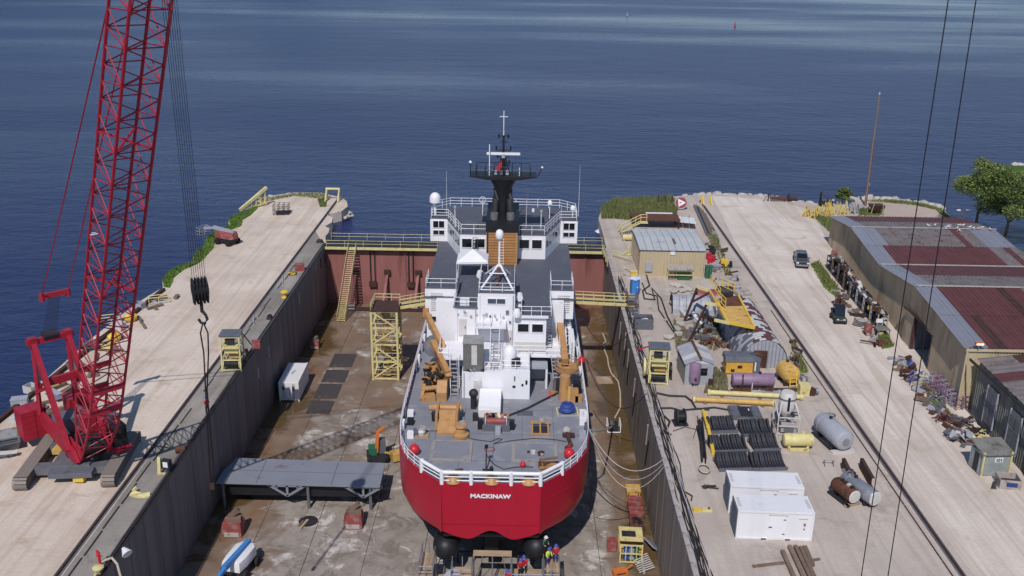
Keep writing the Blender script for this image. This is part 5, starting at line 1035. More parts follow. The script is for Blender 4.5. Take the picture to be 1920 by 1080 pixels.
# yellow stair tower
Ta, Tb = P(700, 712, ZF), P(752, 722, ZF); tw = thing('access_tower', 'tall pale yellow steel stair tower on the dock floor beside the ship', 'tower', V(Ta.x, Ta.y, ZF), 0)
TW, TDp, TH = 3.3, 3.6, 9.7
for x in (0, TW):
    for y in (0, TDp): MB().beam((x, y, 0), (x, y, TH), .26).build('corner_post', 'yellow', tw)
for z in (.2, 2.6, 5.0, 7.3, TH - .1):
    for y in (0, TDp): MB().beam((0, y, z), (TW, y, z), .2).build('cross_beam', 'yellow', tw)
    for x in (0, TW): MB().beam((x, 0, z), (x, TDp, z), .2).build('side_beam', 'yellow', tw)
lv_ = (.2, 2.6, 5.0, 7.3, TH - .1)
for k, (a, b_) in enumerate(zip(lv_, lv_[1:])):
    x0_, x1_ = (0, TW) if k % 2 else (TW, 0)
    if k % 2 == 0: x0_, x1_ = 0, TW
    else: x0_, x1_ = TW, 0
    MB().beam((x0_, -.02, a), (x1_, -.02, b_), .16).build('diagonal', 'yellow', tw); MB().beam((x1_, TDp, a), (x0_, TDp, b_), .14).build('diagonal', 'yellow', tw); MB().beam((TW, 0, a), (TW, TDp, b_), .14).build('side_diagonal', 'yellow', tw)
    ladder(tw, (TW * .5, .5 if k % 2 else TDp - .5, b_ - .1), (TW * .5, TDp - .5 if k % 2 else .5, a + .1), 1.0, 8, 'ochre', 'stair_flight'); MB().box((TW / 2, .3 if k % 2 else TDp - .3, b_ - .05), (TW - .2, .7, .06)).build('landing', 'dark', tw)
    for z in (a + .6, a + 1.2): MB().cyl((0, .1, z), (TW, .1, z), .04, n=5).build('guard_bar', 'yellow', tw)
MB().box((TW / 2, TDp / 2, TH), (TW + .4, TDp + .4, .12)).build('top_deck', 'rust2', tw); rail_run(tw, [(0, 0, TH), (0, TDp, TH), (TW, TDp, TH)], 1.0, .05, 'yellow', step=1.2)
def gangway(label, a, b_):
    t = thing('gangway', label, 'gangway', a); L = b_ - a; w_ = 1.1
    MB().beam((0, 0, -.1), L + V(0, 0, -.1), w_, .12, up=(0, 0, 1)).build('deck', 'dark', t)
    for s in (-w_ / 2, w_ / 2):
        MB().beam(V(0, s, -.1), L + V(0, s, -.1), .12, .4).build('girder', 'yellow', t); rail_run(t, [V(0, s, 0), L + V(0, s, 0)], 1.05, .04, 'yellow', step=1.4)
    return t
gangway('yellow gangway from the stair tower top to the ship rail', V(Ta.x + TW + .1, Ta.y + TDp * .7, ZF + TH - .2), V(-11.2, Ta.y + TDp * .7, ZF + TH + .6)); gangway('yellow gangway from the right dock edge to the ship rail', V(15.3, 118.3, .5), V(7.2, 118.0, .9))
def person(label, loc, rz=0., jacket='redcloth', trousers='navy', hat='hat', lean=0., arm=.5, sc=1.0):
    t = thing('person', label, 'person', loc, rz, 'workers around the dock'); t.scale = (sc,) * 3
    me = D.meshes.new('body'); J = [(0, 0, .95), (0, -.02 - lean * .25, 1.2), (0, -lean * .5, 1.45), (0, -lean * .55 - .01, 1.56), (0, -lean * .6 - .03, 1.68), (.1, 0, .92), (.12, -.03, .5), (.12, .03, .09), (.13, -.12, .05), (-.1, 0, .92), (-.12, .02, .5), (-.13, .05, .09), (-.14, -.1, .05), (.2, -lean * .5, 1.42), (.28, -lean * .5 - .06, 1.15), (.22, -lean * .5 - .05 - .3 * arm, .95 + .2 * arm), (.2, -lean * .5 - .09 - .36 * arm, .9 + .2 * arm), (-.2, -lean * .5, 1.42), (-.28, -lean * .5 - .02, 1.15), (-.22, -lean * .5 - .1 - .25 * arm, .93 + .2 * arm), (-.2, -lean * .5 - .14 - .31 * arm, .88 + .2 * arm)]
    E_ = [(0, 1), (1, 2), (2, 3), (3, 4), (0, 5), (5, 6), (6, 7), (7, 8), (0, 9), (9, 10), (10, 11), (11, 12), (2, 13), (13, 14), (14, 15), (15, 16), (2, 17), (17, 18), (18, 19), (19, 20)]
    R_ = [.15, .15, .17, .07, .1, .1, .075, .05, .04, .1, .075, .05, .04, .08, .06, .045, .05, .08, .06, .045, .05]
    me.from_pydata(J, E_, []); o = D.objects.new('body', me); COL.objects.link(o)
    o.modifiers.new('s', 'SKIN')
    for i, r in enumerate(R_): me.skin_vertices[0].data[i].radius = (r, r)
    me.skin_vertices[0].data[0].use_root = True
    sb_ = o.modifiers.new('d', 'SUBSURF'); sb_.levels = 1; sb_.render_levels = 1
    bpy.context.view_layer.update(); m2 = D.meshes.new_from_object(o.evaluated_get(bpy.context.evaluated_depsgraph_get())); D.objects.remove(o)
    m2.materials.clear(); 
    for k in (trousers, jacket, 'skin', 'rubber'): m2.materials.append(M[k])
    for p in m2.polygons:
        c = p.center; p.use_smooth = True
        p.material_index = 3 if c.z < .13 else 2 if (c.z > 1.52 or (abs(c.x) > .15 and c.z < 1.0 + .2 * arm and c.y < -.06 - .2 * arm and c.z > .7)) else 1 if c.z > .93 or abs(c.x) > .19 else 0
    b_ = D.objects.new('body', m2); COL.objects.link(b_); b_.parent = t
    hc_ = (0, -lean * .6 - .04, 1.71); MB().ball(hc_, .115, 10, 8, (.9, 1, 1.15)).build('head', 'skin', b_, smooth=True)
    MB().lathe([(.19, 0), (.15, .02), (.145, .08), (.1, .14), (.02, .16)], (hc_[0], hc_[1] - .01, hc_[2] + .04), n=12).build('hard_hat', hat, t, smooth=True); return t
# the section of ship block on trestles
a, b_, c_, d_ = P(405, 905, -6.6), P(712, 913, -6.6), P(722, 868, -6.6), P(430, 858, -6.6)
t = thing('hull_block', 'grey ship plate section resting on trestles across the dock floor', 'hull section', V((a.x + b_.x) / 2, (a.y + c_.y) / 2, ZF)); TB = t.location; zz = -6.6
m = MB(TB); m.add([V(a.x, a.y, zz), V(b_.x, b_.y, zz), V(c_.x, c_.y, zz), V(d_.x + .8, d_.y, zz), V(a.x - .0, a.y + 2.2, zz)] + [V(a.x, a.y, zz - .12), V(b_.x, b_.y, zz - .12), V(c_.x, c_.y, zz - .12), V(d_.x + .8, d_.y, zz - .12), V(a.x, a.y + 2.2, zz - .12)], [(0, 1, 2, 3, 4), (9, 8, 7, 6, 5), (0, 5, 6, 1), (1, 6, 7, 2), (2, 7, 8, 3), (3, 8, 9, 4), (4, 9, 5, 0)]); top = m.build('top_plate', 'block', t)
for k, f in enumerate((.24, .7)): p = a.lerp(b_, f); q = d_.lerp(c_, f); MB(TB).beam(p + V(.05, .1, .015), q + V(.05, -.3, .015), .06, .02).build('weld_seam', 'mgrey', top)
MB(TB).beam(a.lerp(d_, .5) + V(.4, 0, .012), b_.lerp(c_, .5) + V(-.1, 0, .012), .05, .02).build('weld_seam', 'steel', top)
MB(TB).bb((a.x + 1, a.y + .6, zz - 1.7), (b_.x - .3, d_.y - .5, zz - .15)).build('web_structure', 'black', t)
for x0_, x1_, lo in ((503, 573, 936), (645, 716, 936)):
    p, q = PY(x0_, 913, a.y - .05), PY(x1_, 913, a.y - .05); w_ = q.x - p.x; h_ = 1.35
    m = MB(TB)                                                     # lightened V bracket: frame members around the holes
    for x in (0, .5, 1): m.beam((p.x + w_ * x, a.y - .02, zz - .12 if x != .5 else zz - .12), (p.x + w_ * .5, a.y - .02, zz - h_), .22, .06, up=(0, 1, 0))
    m.beam((p.x, a.y - .02, zz - .2), (q.x, a.y - .02, zz - .2), .22, .06, up=(0, 1, 0))
    for x in (.22, .78): m.beam((p.x + w_ * x, a.y - .02, zz - .15), (p.x + w_ * x, a.y - .02, zz - .55), .16, .06, up=(0, 1, 0))
    m.build('bracket', 'block', t)
for px in (418, 577, 694):
    p = PY(px, 913, a.y + .25); MB(TB).cyl((p.x, p.y, ZF), (p.x, p.y, zz - .1), .16, n=8).build('trestle_leg', 'steel', t); MB(TB).cyl((p.x, d_.y - .8, ZF), (p.x, d_.y - .8, zz - .1), .16, n=8).build('trestle_leg', 'steel', t)
# keel blocks
def keel(label, px, py, z=ZF, rz=0., sc=1.):
    t = thing('keel_block', label, 'keel block', P(px, py, z), rz, 'red docking blocks'); t.scale = (sc,) * 3
    MB().box((0, 0, .55), (1.6, 1.3, 1.1)).build('base_block', 'redbox', t); MB().box((0, 0, 1.2), (1.5, 1.2, .2)).build('steel_cap', 'redbox', t); MB().box((.1, .1, 1.45), (1.1, .9, .3), rz=.2).build('timber_cap', 'brown', t); MB().beam((-.3, 0, 1.6), (.5, .2, 2.2), .35).build('wedge', 'brown', t)
    MB().box((0, -.68, .3), (1.2, .06, .4)).build('face_plate', 'conc', t); return t
keel('faded red docking block with timber on top beside the left dock wall', 439, 1000, sc=1.15); keel('red docking block in front of the grey hull section', 664, 985, sc=1.1); keel('red docking block by the left wall behind the shipping container', 591, 652, sc=.8)
# green and orange lift next to the hull
t = thing('compact_excavator', 'small green machine with raised orange arm beside the red hull', 'excavator', P(708, 862, ZF), .2)
MB().box((0, 0, .5), (1.6, 2.0, .6)).build('undercarriage', 'dark', t)
for s in (-1, 1): wheel(t, (s * .95, .6, .5), .5, .4); wheel(t, (s * .95, -.7, .5), .5, .4)
MB().box((-.5, .1, 1.2), (.9, 1.1, .9)).build('engine_hood', 'green', t); MB().box((.5, .4, 1.5), (.9, 1.0, 1.6)).build('cab', 'mgrey', t); MB().beam((-.1, -.3, 1.1), (.1, -.2, 3.6), .35, .3).build('arm', 'orange', t); MB().beam((.1, -.2, 3.5), (.9, .1, 3.9), .25).build('arm_head', 'orange', t); MB().box((2.1, -.6, .7), (1.3, 1.1, .9), rz=.3).build('bucket', 'ochre', t); MB().beam((.8, -.3, 1), (1.8, -.5, .8), .2).build('bucket_arm', 'ochre', t)
t = thing('floor_timber', 'short timber baulk lying across a dark drain patch on the dock floor', 'timber', P(570, 985, ZF), 1.3); MB().box((0, 0, .1), (1.6, .25, .2)).build('baulk', 'plank', t); MB().box((.1, .4, .05), (1.0, .15, .1)).build('offcut', 'brown', t)
t = thing('drain_cover', 'round dark drain grating in the pale dock floor', 'drain', P(570, 984, ZF) + V(.3, .6, .02)); MB().cyl((0, 0, 0), (0, 0, .03), .95, n=20).build('grate', 'dark', t); MB().box((0, 0, .04), (1.6, .08, .02)).build('bar', 'rust2', t)
# right hand side of the dock floor
for k, (px, py, mt, lb) in enumerate(((1186, 925, 'ochre', 'yellow topped block at the head of the red block row by the right wall'), (1189, 947, 'redbox', 'pale red box second in the block row by the right wall'), (1192, 967, 'redbox', 'dark red box third in the block row by the right wall'), (1193, 990, 'rust', 'rusty box of gear last in the block row by the right wall'))):
    t = thing('ballast_box', lb, 'box', P(px, py + 8, ZF)); MB().box((0, 0, .55), (1.35, 1.3, 1.1)).build('case', mt, t); MB().box((0, 0, 1.14), (1.45, 1.4, .1)).build('lid', mt if k else 'ochre', t)
    for s in (-.5, .5): MB().box((s, -.67, .5), (.1, .05, .9)).build('rib', 'rust2', t)
    if k == 3:
        for q in range(6): MB().box((random.uniform(-.4, .4), random.uniform(-.4, .4), 1.3), (.3, .25, .3), rz=q).build('gear', 'dark', t)
t = thing('generator_skid', 'yellow topped generator skid with open cage on the dock floor', 'generator', P(1182, 1052, ZF), -.05)
MB().box((0, 1.2, .9), (2.2, 2.0, .2)).build('deck_plate', 'ochre', t); MB().box((0, 1.4, 2.0), (2.2, 2.2, .14)).build('canopy', 'yellow', t); MB().box((-.2, 1.3, 2.09), (1.3, .9, .04)).build('canopy_mat', 'dark', t)
for x in (-1, 1):
    for y in (-.3, 2.3): MB().beam((x, y, 0), (x, y, 2.0), .12).build('post', 'yellow', t)
for z in (.1, 1.0, 1.9): MB().beam((-1, -.3, z), (1, -.3, z), .1).build('cage_bar', 'yellow', t)
for x in (-.5, 0, .5): MB().beam((x, -.3, .1), (x, -.3, 1.9), .07).build('cage_bar', 'yellow', t)
for x, mt in ((-.4, 'blue'), (.5, 'green'), (.1, 'lgrey')): MB().cyl((x, .3, .1), (x, .3, 1.3), .28, n=12).build('gas_bottle', mt, t, smooth=True)
MB().box((-1.7, 1.7, .6), (.9, .9, 1.0)).build('side_box', 'redbox', t)
t = thing('orange_barrier', 'orange steel stand lying at the dock floor near the yellow skid', 'stand', P(1162, 1078, ZF), .3); MB().box((0, 0, .3), (1.3, .7, .5)).build('body', 'orange', t); MB().beam((.5, 0, .4), (1.3, .2, .7), .12).build('arm', 'orange', t); MB().box((0, -.37, .35), (.9, .03, .1)).build('slot', 'dark', t)
t = thing('scrap_ribs', 'pale bent steel ribs heaped at the foot of the right dock wall', 'scrap', P(1205, 1062, ZF), .2); MB().beam((-.3, -1.3, .2), (.3, 1.6, .4), .2).build('spine', 'conc', t)
for k in range(8): MB().beam((-.7, -1.1 + k * .3, .2), (.8, -.9 + k * .3, .5), .07).build('rib', 'offwhite', t)
t = thing('bent_sheet', 'pale bent panel leaning at the foot of the right dock wall', 'panel', P(1220, 1030, ZF), .4); MB().box((0, 0, .6), (.9, 1.8, .08), ry=.7).build('sheet', 'lgrey', t); MB().box((.3, 0, .3), (.1, 1.7, .5)).build('flange', 'steel', t)
t = thing('pump_unit', 'white framed pump with a thick pale hose on the brown dock floor', 'pump', P(1150, 806, ZF)); MB().box((0, 0, .5), (1.1, 1.2, .8)).build('engine', 'dark', t); MB().cyl((-.2, -.5, .6), (-.2, .5, .6), .4, n=12).build('volute', 'steel', t, smooth=True)
for x in (-.75, .75): MB().tube([(x, -.8, .1), (x, -.8, 1.2), (x, .8, 1.2), (x, .8, .1)], .06).build('frame_hoop', 'white', t)
for y in (-.8, .8): MB().cyl((-.75, y, .1), (.75, y, .1), .06, n=6).build('frame_bar', 'white', t)
hose('pale hose snaking along the brown floor from the pump towards the gate', [P(*p, ZF + .15) for p in ((1153, 783), (1163, 765), (1163, 735), (1159, 715), (1146, 700), (1141, 685), (1139, 670), (1133, 655), (1131, 645), (1136, 640), (1130, 625))], .1, 'rope')
hose('pale hose from the pump to the ship side', [P(1148, 800, ZF + .6), P(1135, 806, -4), P(1120, 808, 0), P(1104, 806, ZD + .3)], .09, 'rope')
for k, (a, b_, s_, mt, lb) in enumerate((((1103, 800), (1250, 868), 4.5, 'rope', 'cream hose sagging from the ship rail to the right dock edge'), ((1104, 803), (1243, 862), 2.6, 'offwhite', 'pale cable sagging just above the cream hose'), ((1104, 806), (1247, 866), 3.4, 'lgrey', 'grey cable sagging between ship rail and right dock edge'), ((1098, 672), (1212, 738), 3.6, 'cable', 'dark shore cable from the crane basket to the right dock edge'), ((1100, 890), (1180, 960), .6, 'cable', 'dark cable from the hull to the block row'), ((1086, 580), (1182, 622), 3.2, 'cable', 'thin dark cable by the right gangway'))):
    p, q = P(*a, ZD + .5), P(*b_, .35 if k != 4 else ZF + 1.2)
    if k == 4: p = P(1100, 905, -1.5) + V(.3, 0, 0)
    hose(lb, sag(p, q, s_), .05 if mt == 'cable' else .032, mt)
t = thing('floor_mat', 'pale plywood sheet lying on the wet brown dock floor', 'plywood', P(1133, 713, ZF), .1); MB().box((0, 0, .04), (2.0, 2.3, .05)).build('sheet', 'plank', t); MB().box((.2, .3, .08), (1.2, .9, .04), rz=.4).build('offcut', 'conc', t)
# ------------------------------------------------------------------ right yard: buildings
def at(name, label, cat, px, py, z=0., rz=0., group=None): return thing(name, label, cat, P(px, py, z), rz, group)
# warehouse: low gables running across, clad in patched sheets
def wx(y): return 45.5 + (y - 88.4) * .0716
PRF = [(149.0, 4.6), (136.0, 6.35), (120.5, 5.6), (106.5, 7.5), (90.0, 6.7)]
WO = V(47.5, 119, 0); wh = thing('warehouse', 'long beige corrugated warehouse with patched red and grey sheet roof', 'warehouse', WO); WW = 20.5
for (ya, za), (yb, zb) in zip(PRF, PRF[1:]):
    segs = [(ya, yb)]
    if ya == 120.5: segs = [(120.5, 106.5)]
    for a, b_ in segs:
        f = lambda y: za + (zb - za) * (y - ya) / (yb - ya)
        if yb == 90.0:                                             # bay with the open doorway
            for (p, q, lo) in ((106.5, 105.6, 0), (105.6, 100.0, 4.0), (100.0, 90.0, 0)):
                m = MB(WO); corr(m, (wx(p), p), (wx(q), q), lo, f(p), .3, -.05, f(q)); m.build('wall_cladding', 'taupe', wh)
        else:
            m = MB(WO); corr(m, (wx(a), a), (wx(b_), b_), 0, f(a), .3, -.05, f(b_)); m.build('wall_cladding', 'taupe', wh)
dm = MB(WO); dm.bb((wx(102.4) + .1, 99.9, 0), (wx(102.4) + 9, 100.0, 4.2)); dm.bb((wx(102.4) + .1, 105.6, 0), (wx(102.4) + 9, 105.7, 4.2)); dm.bb((wx(102.4) + 9, 99.9, 0), (wx(102.4) + 9.1, 105.7, 4.2)); dm.bb((wx(102.4) + .1, 99.9, 4.05), (wx(102.4) + 9, 105.7, 4.15)); dm.build('doorway_lining', 'mgrey', wh)
MB(WO).bb((wx(107) - .14, 105.8, 0), (wx(107) - .05, 108.6, 4.1)).build('sliding_door', 'taupe', wh); MB(WO).bb((wx(104.5) - .2, 99.8, 4.1), (wx(104.5) - .06, 108.8, 4.25)).build('door_track', 'rust2', wh)
MB(WO).bb((wx(100.8) - .06, 99.8, 0), (wx(100.8) + .1, 100.0, 4.1)).build('door_jamb', 'rust2', wh); MB(WO).bb((wx(104) - .06, 105.55, 0), (wx(104) + .3, 105.75, 4.1)).build('door_jamb', 'rust2', wh)
m = MB(WO); corr(m, (wx(90), 90), (wx(90) + WW, 90), 0, PRF[-1][1], .3, .05); m.build('end_cladding', 'tan', wh)
m = MB(WO); corr(m, (wx(149) + WW, 149), (wx(149), 149), 0, PRF[0][1], .3, .05); m.build('end_cladding', 'taupe', wh)
m = MB(WO); m.add([(wx(y) + WW, y, 0) for y, z in PRF] + [(wx(y) + WW, y, z) for y, z in PRF], [(i, i + 1, i + 6, i + 5) for i in range(4)]); m.build('side_cladding', 'taupe', wh)
MB(WO).cyl((wx(90) - .1, 89.9, 0), (wx(90) - .1, 89.9, 6.6), .12, n=8).build('downpipe', 'tan', wh); MB(WO).bb((wx(90) - .3, 89.75, 6.45), (wx(90) + WW, 89.95, 6.7)).build('eave_trim', 'tan', wh)
NS = 21
for k, ((ya, za), (yb, zb)) in enumerate(zip(PRF, PRF[1:])):
    for i in range(NS):
        u0, u1 = i * WW / NS, (i + 1) * WW / NS
        for h in (0, 1):                                           # two sheets down each slope
            y_a, y_b = ya + (yb - ya) * h / 2, ya + (yb - ya) * (h + 1) / 2; z_a, z_b = za + (zb - za) * h / 2, za + (zb - za) * (h + 1) / 2
            if i < (2 if k != 1 else 3 - h): mt = 'roofblue'
            elif k == 0: mt = 'roofred' if h == 0 else 'roofgrey'
            elif k == 1: mt = ('roofgrey' if i < 17 else 'roofblue') if h == 0 else ('roofred' if i < 17 else 'roofgrey')
            elif k == 2: mt = 'roofred' if h == 0 else 'roofgrey'
            else: mt = ('roofblue' if (h == 0 and 13 <= i <= 16) else 'roofred')
            if i > 2 and random.random() < .1: mt = random.choice(['roofgrey', 'roofred', 'rust2'])
            x0_ = -.45 if i == 0 else 0; m = MB(WO); vs = []; pr_ = [0, .22, .3, .48, .56, .78, .86, 1.0]; hz = [0, 0, .09, .09, 0, 0, .09, .09]
            for q, hh in zip(pr_, hz):
                for y, z in ((y_a, z_a), (y_b - .12, z_b)): vs.append((wx(y) + u0 + x0_ + (u1 - u0 - x0_) * q, y, z + .06 + hh * (.9 if h else 1) + (.02 if h == 0 and zb < za else .0) + (.02 if h and zb > za else 0)))
            m.add(vs, [(2 * q, 2 * q + 2, 2 * q + 3, 2 * q + 1) for q in range(7)]); m.build('roof_sheet', mt, wh)
for y, z in PRF[1:4]: MB(WO).box((wx(y) + WW / 2, y, z + .2), (WW + .6, .35, .06)).build('ridge_flashing', 'conc', wh)
# grey weathered shop next to it
GO = V(46.5, 80, 0); gs = thing('old_workshop', 'old grey corrugated workshop with tall boarded windows and rusty roof', 'workshop', GO); gy = [88.6, 56]; gx = lambda y: 46.3 + (y - 88) * .03
m = MB(GO); corr(m, (gx(88.6), 88.6), (gx(56), 56), 0, 6.1, .4, -.09); m.build('wall_cladding', 'greyclad', gs)
m = MB(GO); corr(m, (gx(88.6) + 16, 88.6), (gx(88.6), 88.6), 0, 6.9, .4, .06, 6.1); m.build('end_cladding', 'greyclad', gs)
for j, y in enumerate((84.6, 79.6, 74.6, 69.6, 64.6, 59.6)):
    x = gx(y) - .13; w_ = MB(GO).bb((x - .06, y - 1.0, .9), (x + .1, y + 1.0, 4.6)).build('window', 'mgrey', gs)
    for k in range(2):
        for q in range(2): MB(GO).bb((x - .1, y - .95 + k * 1.0, 1.0 + q * 1.8), (x - .04, y - .1 + k * 1.0, 2.65 + q * 1.8)).build('board', random.choice(['steel', 'mgrey', 'mgrey']), w_)
    for k in (-1.05, 1.0): MB(GO).bb((x - .13, y + k - .05, .8), (x - .02, y + k + .08, 4.7)).build('window_frame', 'lgrey', w_)
for i in range(18):
    y_a, y_b = 88.9 - i * 1.85, 88.9 - (i + 1) * 1.85
    for h in range(5):
        m = MB(GO); x0_ = gx(y_a) - .35 + h * 3.3; vs = []
        for q in range(5):
            y = y_a + (y_b - y_a) * q / 4; zz_ = .08 * (q % 2)
            for e in (0, 1): vs.append((x0_ + 3.35 * e, y, 6.05 + (h + e) * .42 + zz_ + .03 * e))
        m.add(vs, [(2 * q, 2 * q + 1, 2 * q + 3, 2 * q + 2) for q in range(4)]); m.build('roof_sheet', random.choice(['roofgrey', 'roofgrey', 'roofred', 'rust2']), gs)
MB(GO).bb((gx(72) - .5, 56, 5.85), (gx(72) - .35, 88.9, 6.08)).build('eave_board', 'black', gs)
t = thing('security_lamp', 'lit orange flood lamp on the warehouse corner', 'lamp', V(46.4, 89.6, 6.75)); MB().cyl((0, 0, 0), (0, 0, .55), .05, n=6).build('stem', 'galv', t); MB().box((0, 0, .65), (.8, .4, .28)).build('housing', 'orange', t)
em = D.materials.new('lamp glow'); em.use_nodes = True; em.node_tree.nodes['Principled BSDF'].inputs['Emission Color'].default_value = (1, .45, .2, 1); em.node_tree.nodes['Principled BSDF'].inputs['Emission Strength'].default_value = 2.0
MB().box((0, -.21, .65), (.7, .03, .16)).build('lamp_face', em, t)
# beige shed with flat pale roof
SO2 = P(1198, 517); bs_ = thing('beige_shed', 'beige corrugated shed with pale low pitched roof at the dock corner', 'shed', SO2); A = V(0, 0, 0); wd, dp = 9.2, 10.6
m = MB(); corr(m, (0, 0), (wd, 0), 0, 3.85, .42, .05); m.build('front_cladding', 'tan', bs_)
m = MB(); corr(m, (0, dp), (0, 0), 0, 3.85, .42, .05); m.build('side_cladding', 'taupe', bs_); m = MB(); corr(m, (wd, 0), (wd, dp), 0, 3.85, .42, .05); m.build('side_cladding', 'taupe', bs_); m = MB(); corr(m, (wd, dp), (0, dp), 0, 3.85, .42, .05); m.build('rear_cladding', 'tan', bs_)
MB().bb((-.1, -.05, 3.7), (wd + .1, .05, 3.9)).build('gutter', 'mgrey', bs_)
for i in range(9):
    for s in (0, 1):
        x0_, x1_ = -.15 + i * (wd + .3) / 9, -.15 + (i + 1) * (wd + .3) / 9; y_a, y_b = (-.2, dp / 2) if s == 0 else (dp / 2, dp + .2); m = MB()
        m.add([(x0_ + .01, y_a, 3.92), (x1_ - .05, y_a, 3.92), (x1_ - .05, y_b, 3.92), (x0_ + .01, y_b, 3.92), (x0_ + .01, y_a, 4.0 if s == 0 else 4.35), (x1_ - .05, y_a, 4.0 if s == 0 else 4.35), (x1_ - .05, y_b, 4.35 if s == 0 else 4.0), (x0_ + .01, y_b, 4.35 if s == 0 else 4.0)], [(3, 2, 1, 0), (4, 5, 6, 7), (0, 1, 5, 4), (1, 2, 6, 5), (2, 3, 7, 6), (3, 0, 4, 7)]); m.build('roof_sheet', 'roofw', bs_)
MB().box((1.3, -.15, 1.4), (1.0, .3, 1.3)).build('meter_box', 'lgrey', bs_); MB().box((4.6, -.1, 3.5), (.6, .1, .5)).build('wall_lamp', 'lamp', bs_); MB().box((5.2, 3.2, 4.4), (.3, 2.2, .12)).build('roof_patch', 'mgrey', bs_)
# shelter table with green box
t = at('work_shelter', 'yellow framed shelter with corrugated top over a green box', 'shelter', 1251, 528)
for x in (0, 3.6):
    for y in (0, 1.5): MB().beam((x, y, 0), (x, y, 1.7 + .2 * (y > 0)), .12).build('post', 'yellow', t)
for y, z in ((0, 1.0), (0, 1.65), (1.5, 1.85)): MB().beam((0, y, z), (3.6, y, z), .12).build('rail', 'yellow', t)
for i in range(8): MB().box((.2 + i * .46, .75, 1.88), (.42, 1.9, .04), rx=.1).build('roof_slat', 'conc', t)
t = at('green_crate', 'green steel box standing under the yellow framed shelter', 'box', 1282, 524); MB().box((0, .3, .45), (1.8, .8, .9)).build('case', 'green', t); MB().box((0, .3, .93), (1.9, .9, .08)).build('lid', 'green', t)
t = at('portable_toilet', 'bright blue portable toilet with white roof by the right dock edge', 'toilet', 1190, 553); MB().box((0, .6, 1.05), (1.15, 1.15, 2.1)).build('cabin', 'blue', t); MB().lathe([(.86, 0), (.84, .1), (.5, .3), (.02, .34)], (0, .6, 2.1), n=4).build('roof', mat('toilet roof', (186, 202, 224), .5), t)
MB().box((0, .01, 1.05), (.8, .04, 1.85)).build('door', 'bluesky', t); MB().box((.3, -.03, 1.1), (.08, .04, .2)).build('latch', 'white', t)
for s in (-.57, .57): MB().box((s, .02, 1.05), (.06, .06, 2.1)).build('corner_trim', 'blue', t)
t = at('boarding_steps', 'rusty grey steel steps up to the yellow gangway', 'steps', 1188, 592); ladder(t, (0, 2.2, 1.5), (0, 0, .1), 1.2, 6, 'steel', 'flight', tread=.35); MB().box((0, 2.9, 1.5), (1.4, 1.5, .1)).build('landing', 'steel', t)
for x in (-.65, .65):
    for y in (2.3, 3.5): MB().cyl((x, y, 0), (x, y, 2.5), .05, n=6).build('post', 'rust', t)
    MB().cyl((x, 0, .95), (x, 2.3, 2.5), .04, n=6).build('handrail', 'rust', t)
t = at('waste_skip', 'dark blue grey open steel skip on the yard near the dock steps', 'skip', 1207, 618)
for s in (-1, 1): MB().box((s * 1.1, .8, .7), (.08, 1.7, 1.4)).build('side', 'mgrey', t); MB().box((0, .8 + s * .85, .7), (2.2, .08, 1.4)).build('end', 'mgrey', t)
MB().box((0, .8, .12), (2.2, 1.7, .1)).build('floor', 'dark', t); MB().box((.2, .9, .9), (.8, .5, .3), rz=.4).build('waste_sack', 'white', t); MB().box((-.3, .7, .6), (1.5, 1.4, .8)).build('waste', 'dark', t)
# quonset hut with patchwork cover
HO = V(25.0, 99.3, 0); hut = thing('quonset_hut', 'rounded corrugated hut with patchwork of white and rust red roof sheets', 'hut', V(27.7, 106.5, 0)); R0, HL = 2.75, 14.6; HO = V(27.7, 106.5, 0); hx0, hy0 = 27.75, 99.3
def ap_(a, r): return hx0 + (R0 + r) * cos(a), (R0 + r) * sin(a) * 1.22 + .05
m = MB(HO)
nn_ = 24; vs = [(hx0, hy0 + .1, 0)]
for i in range(nn_ + 1): a = pi * i / nn_; x, z = ap_(a, -.04); vs.append((x, hy0 + .1, z))
m.add(vs, [(0, i, i + 1) for i in range(1, nn_ + 1)]); m.build('end_wall', 'lgrey', hut)
for i in range(13): x = hx0 - 2.5 + i * .416; h = max(.3, sqrt(max(0, R0 * R0 - (x - hx0) ** 2)) * 1.22 - .1); MB(HO).bb((x - .03, hy0 + .03, .05), (x + .03, hy0 + .1, h)).build('end_rib', 'galv', hut)
MB(HO).bb((hx0 - 1.2, hy0 - .0, 0), (hx0 + .3, hy0 + .06, 2.1)).build('doorway', 'rust', hut); MB(HO).bb((hx0 - .2, hy0 - .06, 0), (hx0 + .3, hy0 + .0, 2.0)).build('door_leaf', 'rust2', hut)
rr = random.Random(11); NR, NC = 24, 12
for j in range(NR):
    for i in range(NC):
        a0, a1 = pi * (i + (.5 if j % 2 else 0)) / NC, pi * (i + 1 + (.5 if j % 2 else 0)) / NC; a1 = min(a1, pi)
        if a0 >= pi - .01: continue
        y_a, y_b = hy0 + j * HL / NR, hy0 + (j + 1) * HL / NR; li = .0 + .012 * ((i + j) % 3); m = MB(HO); vs = []
        for k in range(4):
            a = a0 + (a1 - a0) * k / 3; x, z = ap_(a, li); X, Z = ap_(a, li + .05); vs += [(x, y_a, z), (X, y_a + .2, Z), (X, y_b - .15, Z), (x, y_b - .02, z)]
        m.add(vs, [(4 * k + q, 4 * k + 4 + q, 4 * k + 5 + q, 4 * k + 1 + q) for k in range(3) for q in range(3)]); top_ = .25 < a0 / pi < .8
        left = a0 / pi > .62
        mt = ('mgrey' if rr.random() < .3 else 'lgrey') if left else ('roofred' if rr.random() < .5 else 'roofw')
        if a0 / pi < .2: mt = rr.choice(['lgrey', 'galv', 'roofred'])
        m.build('roof_sheet', mt, hut)
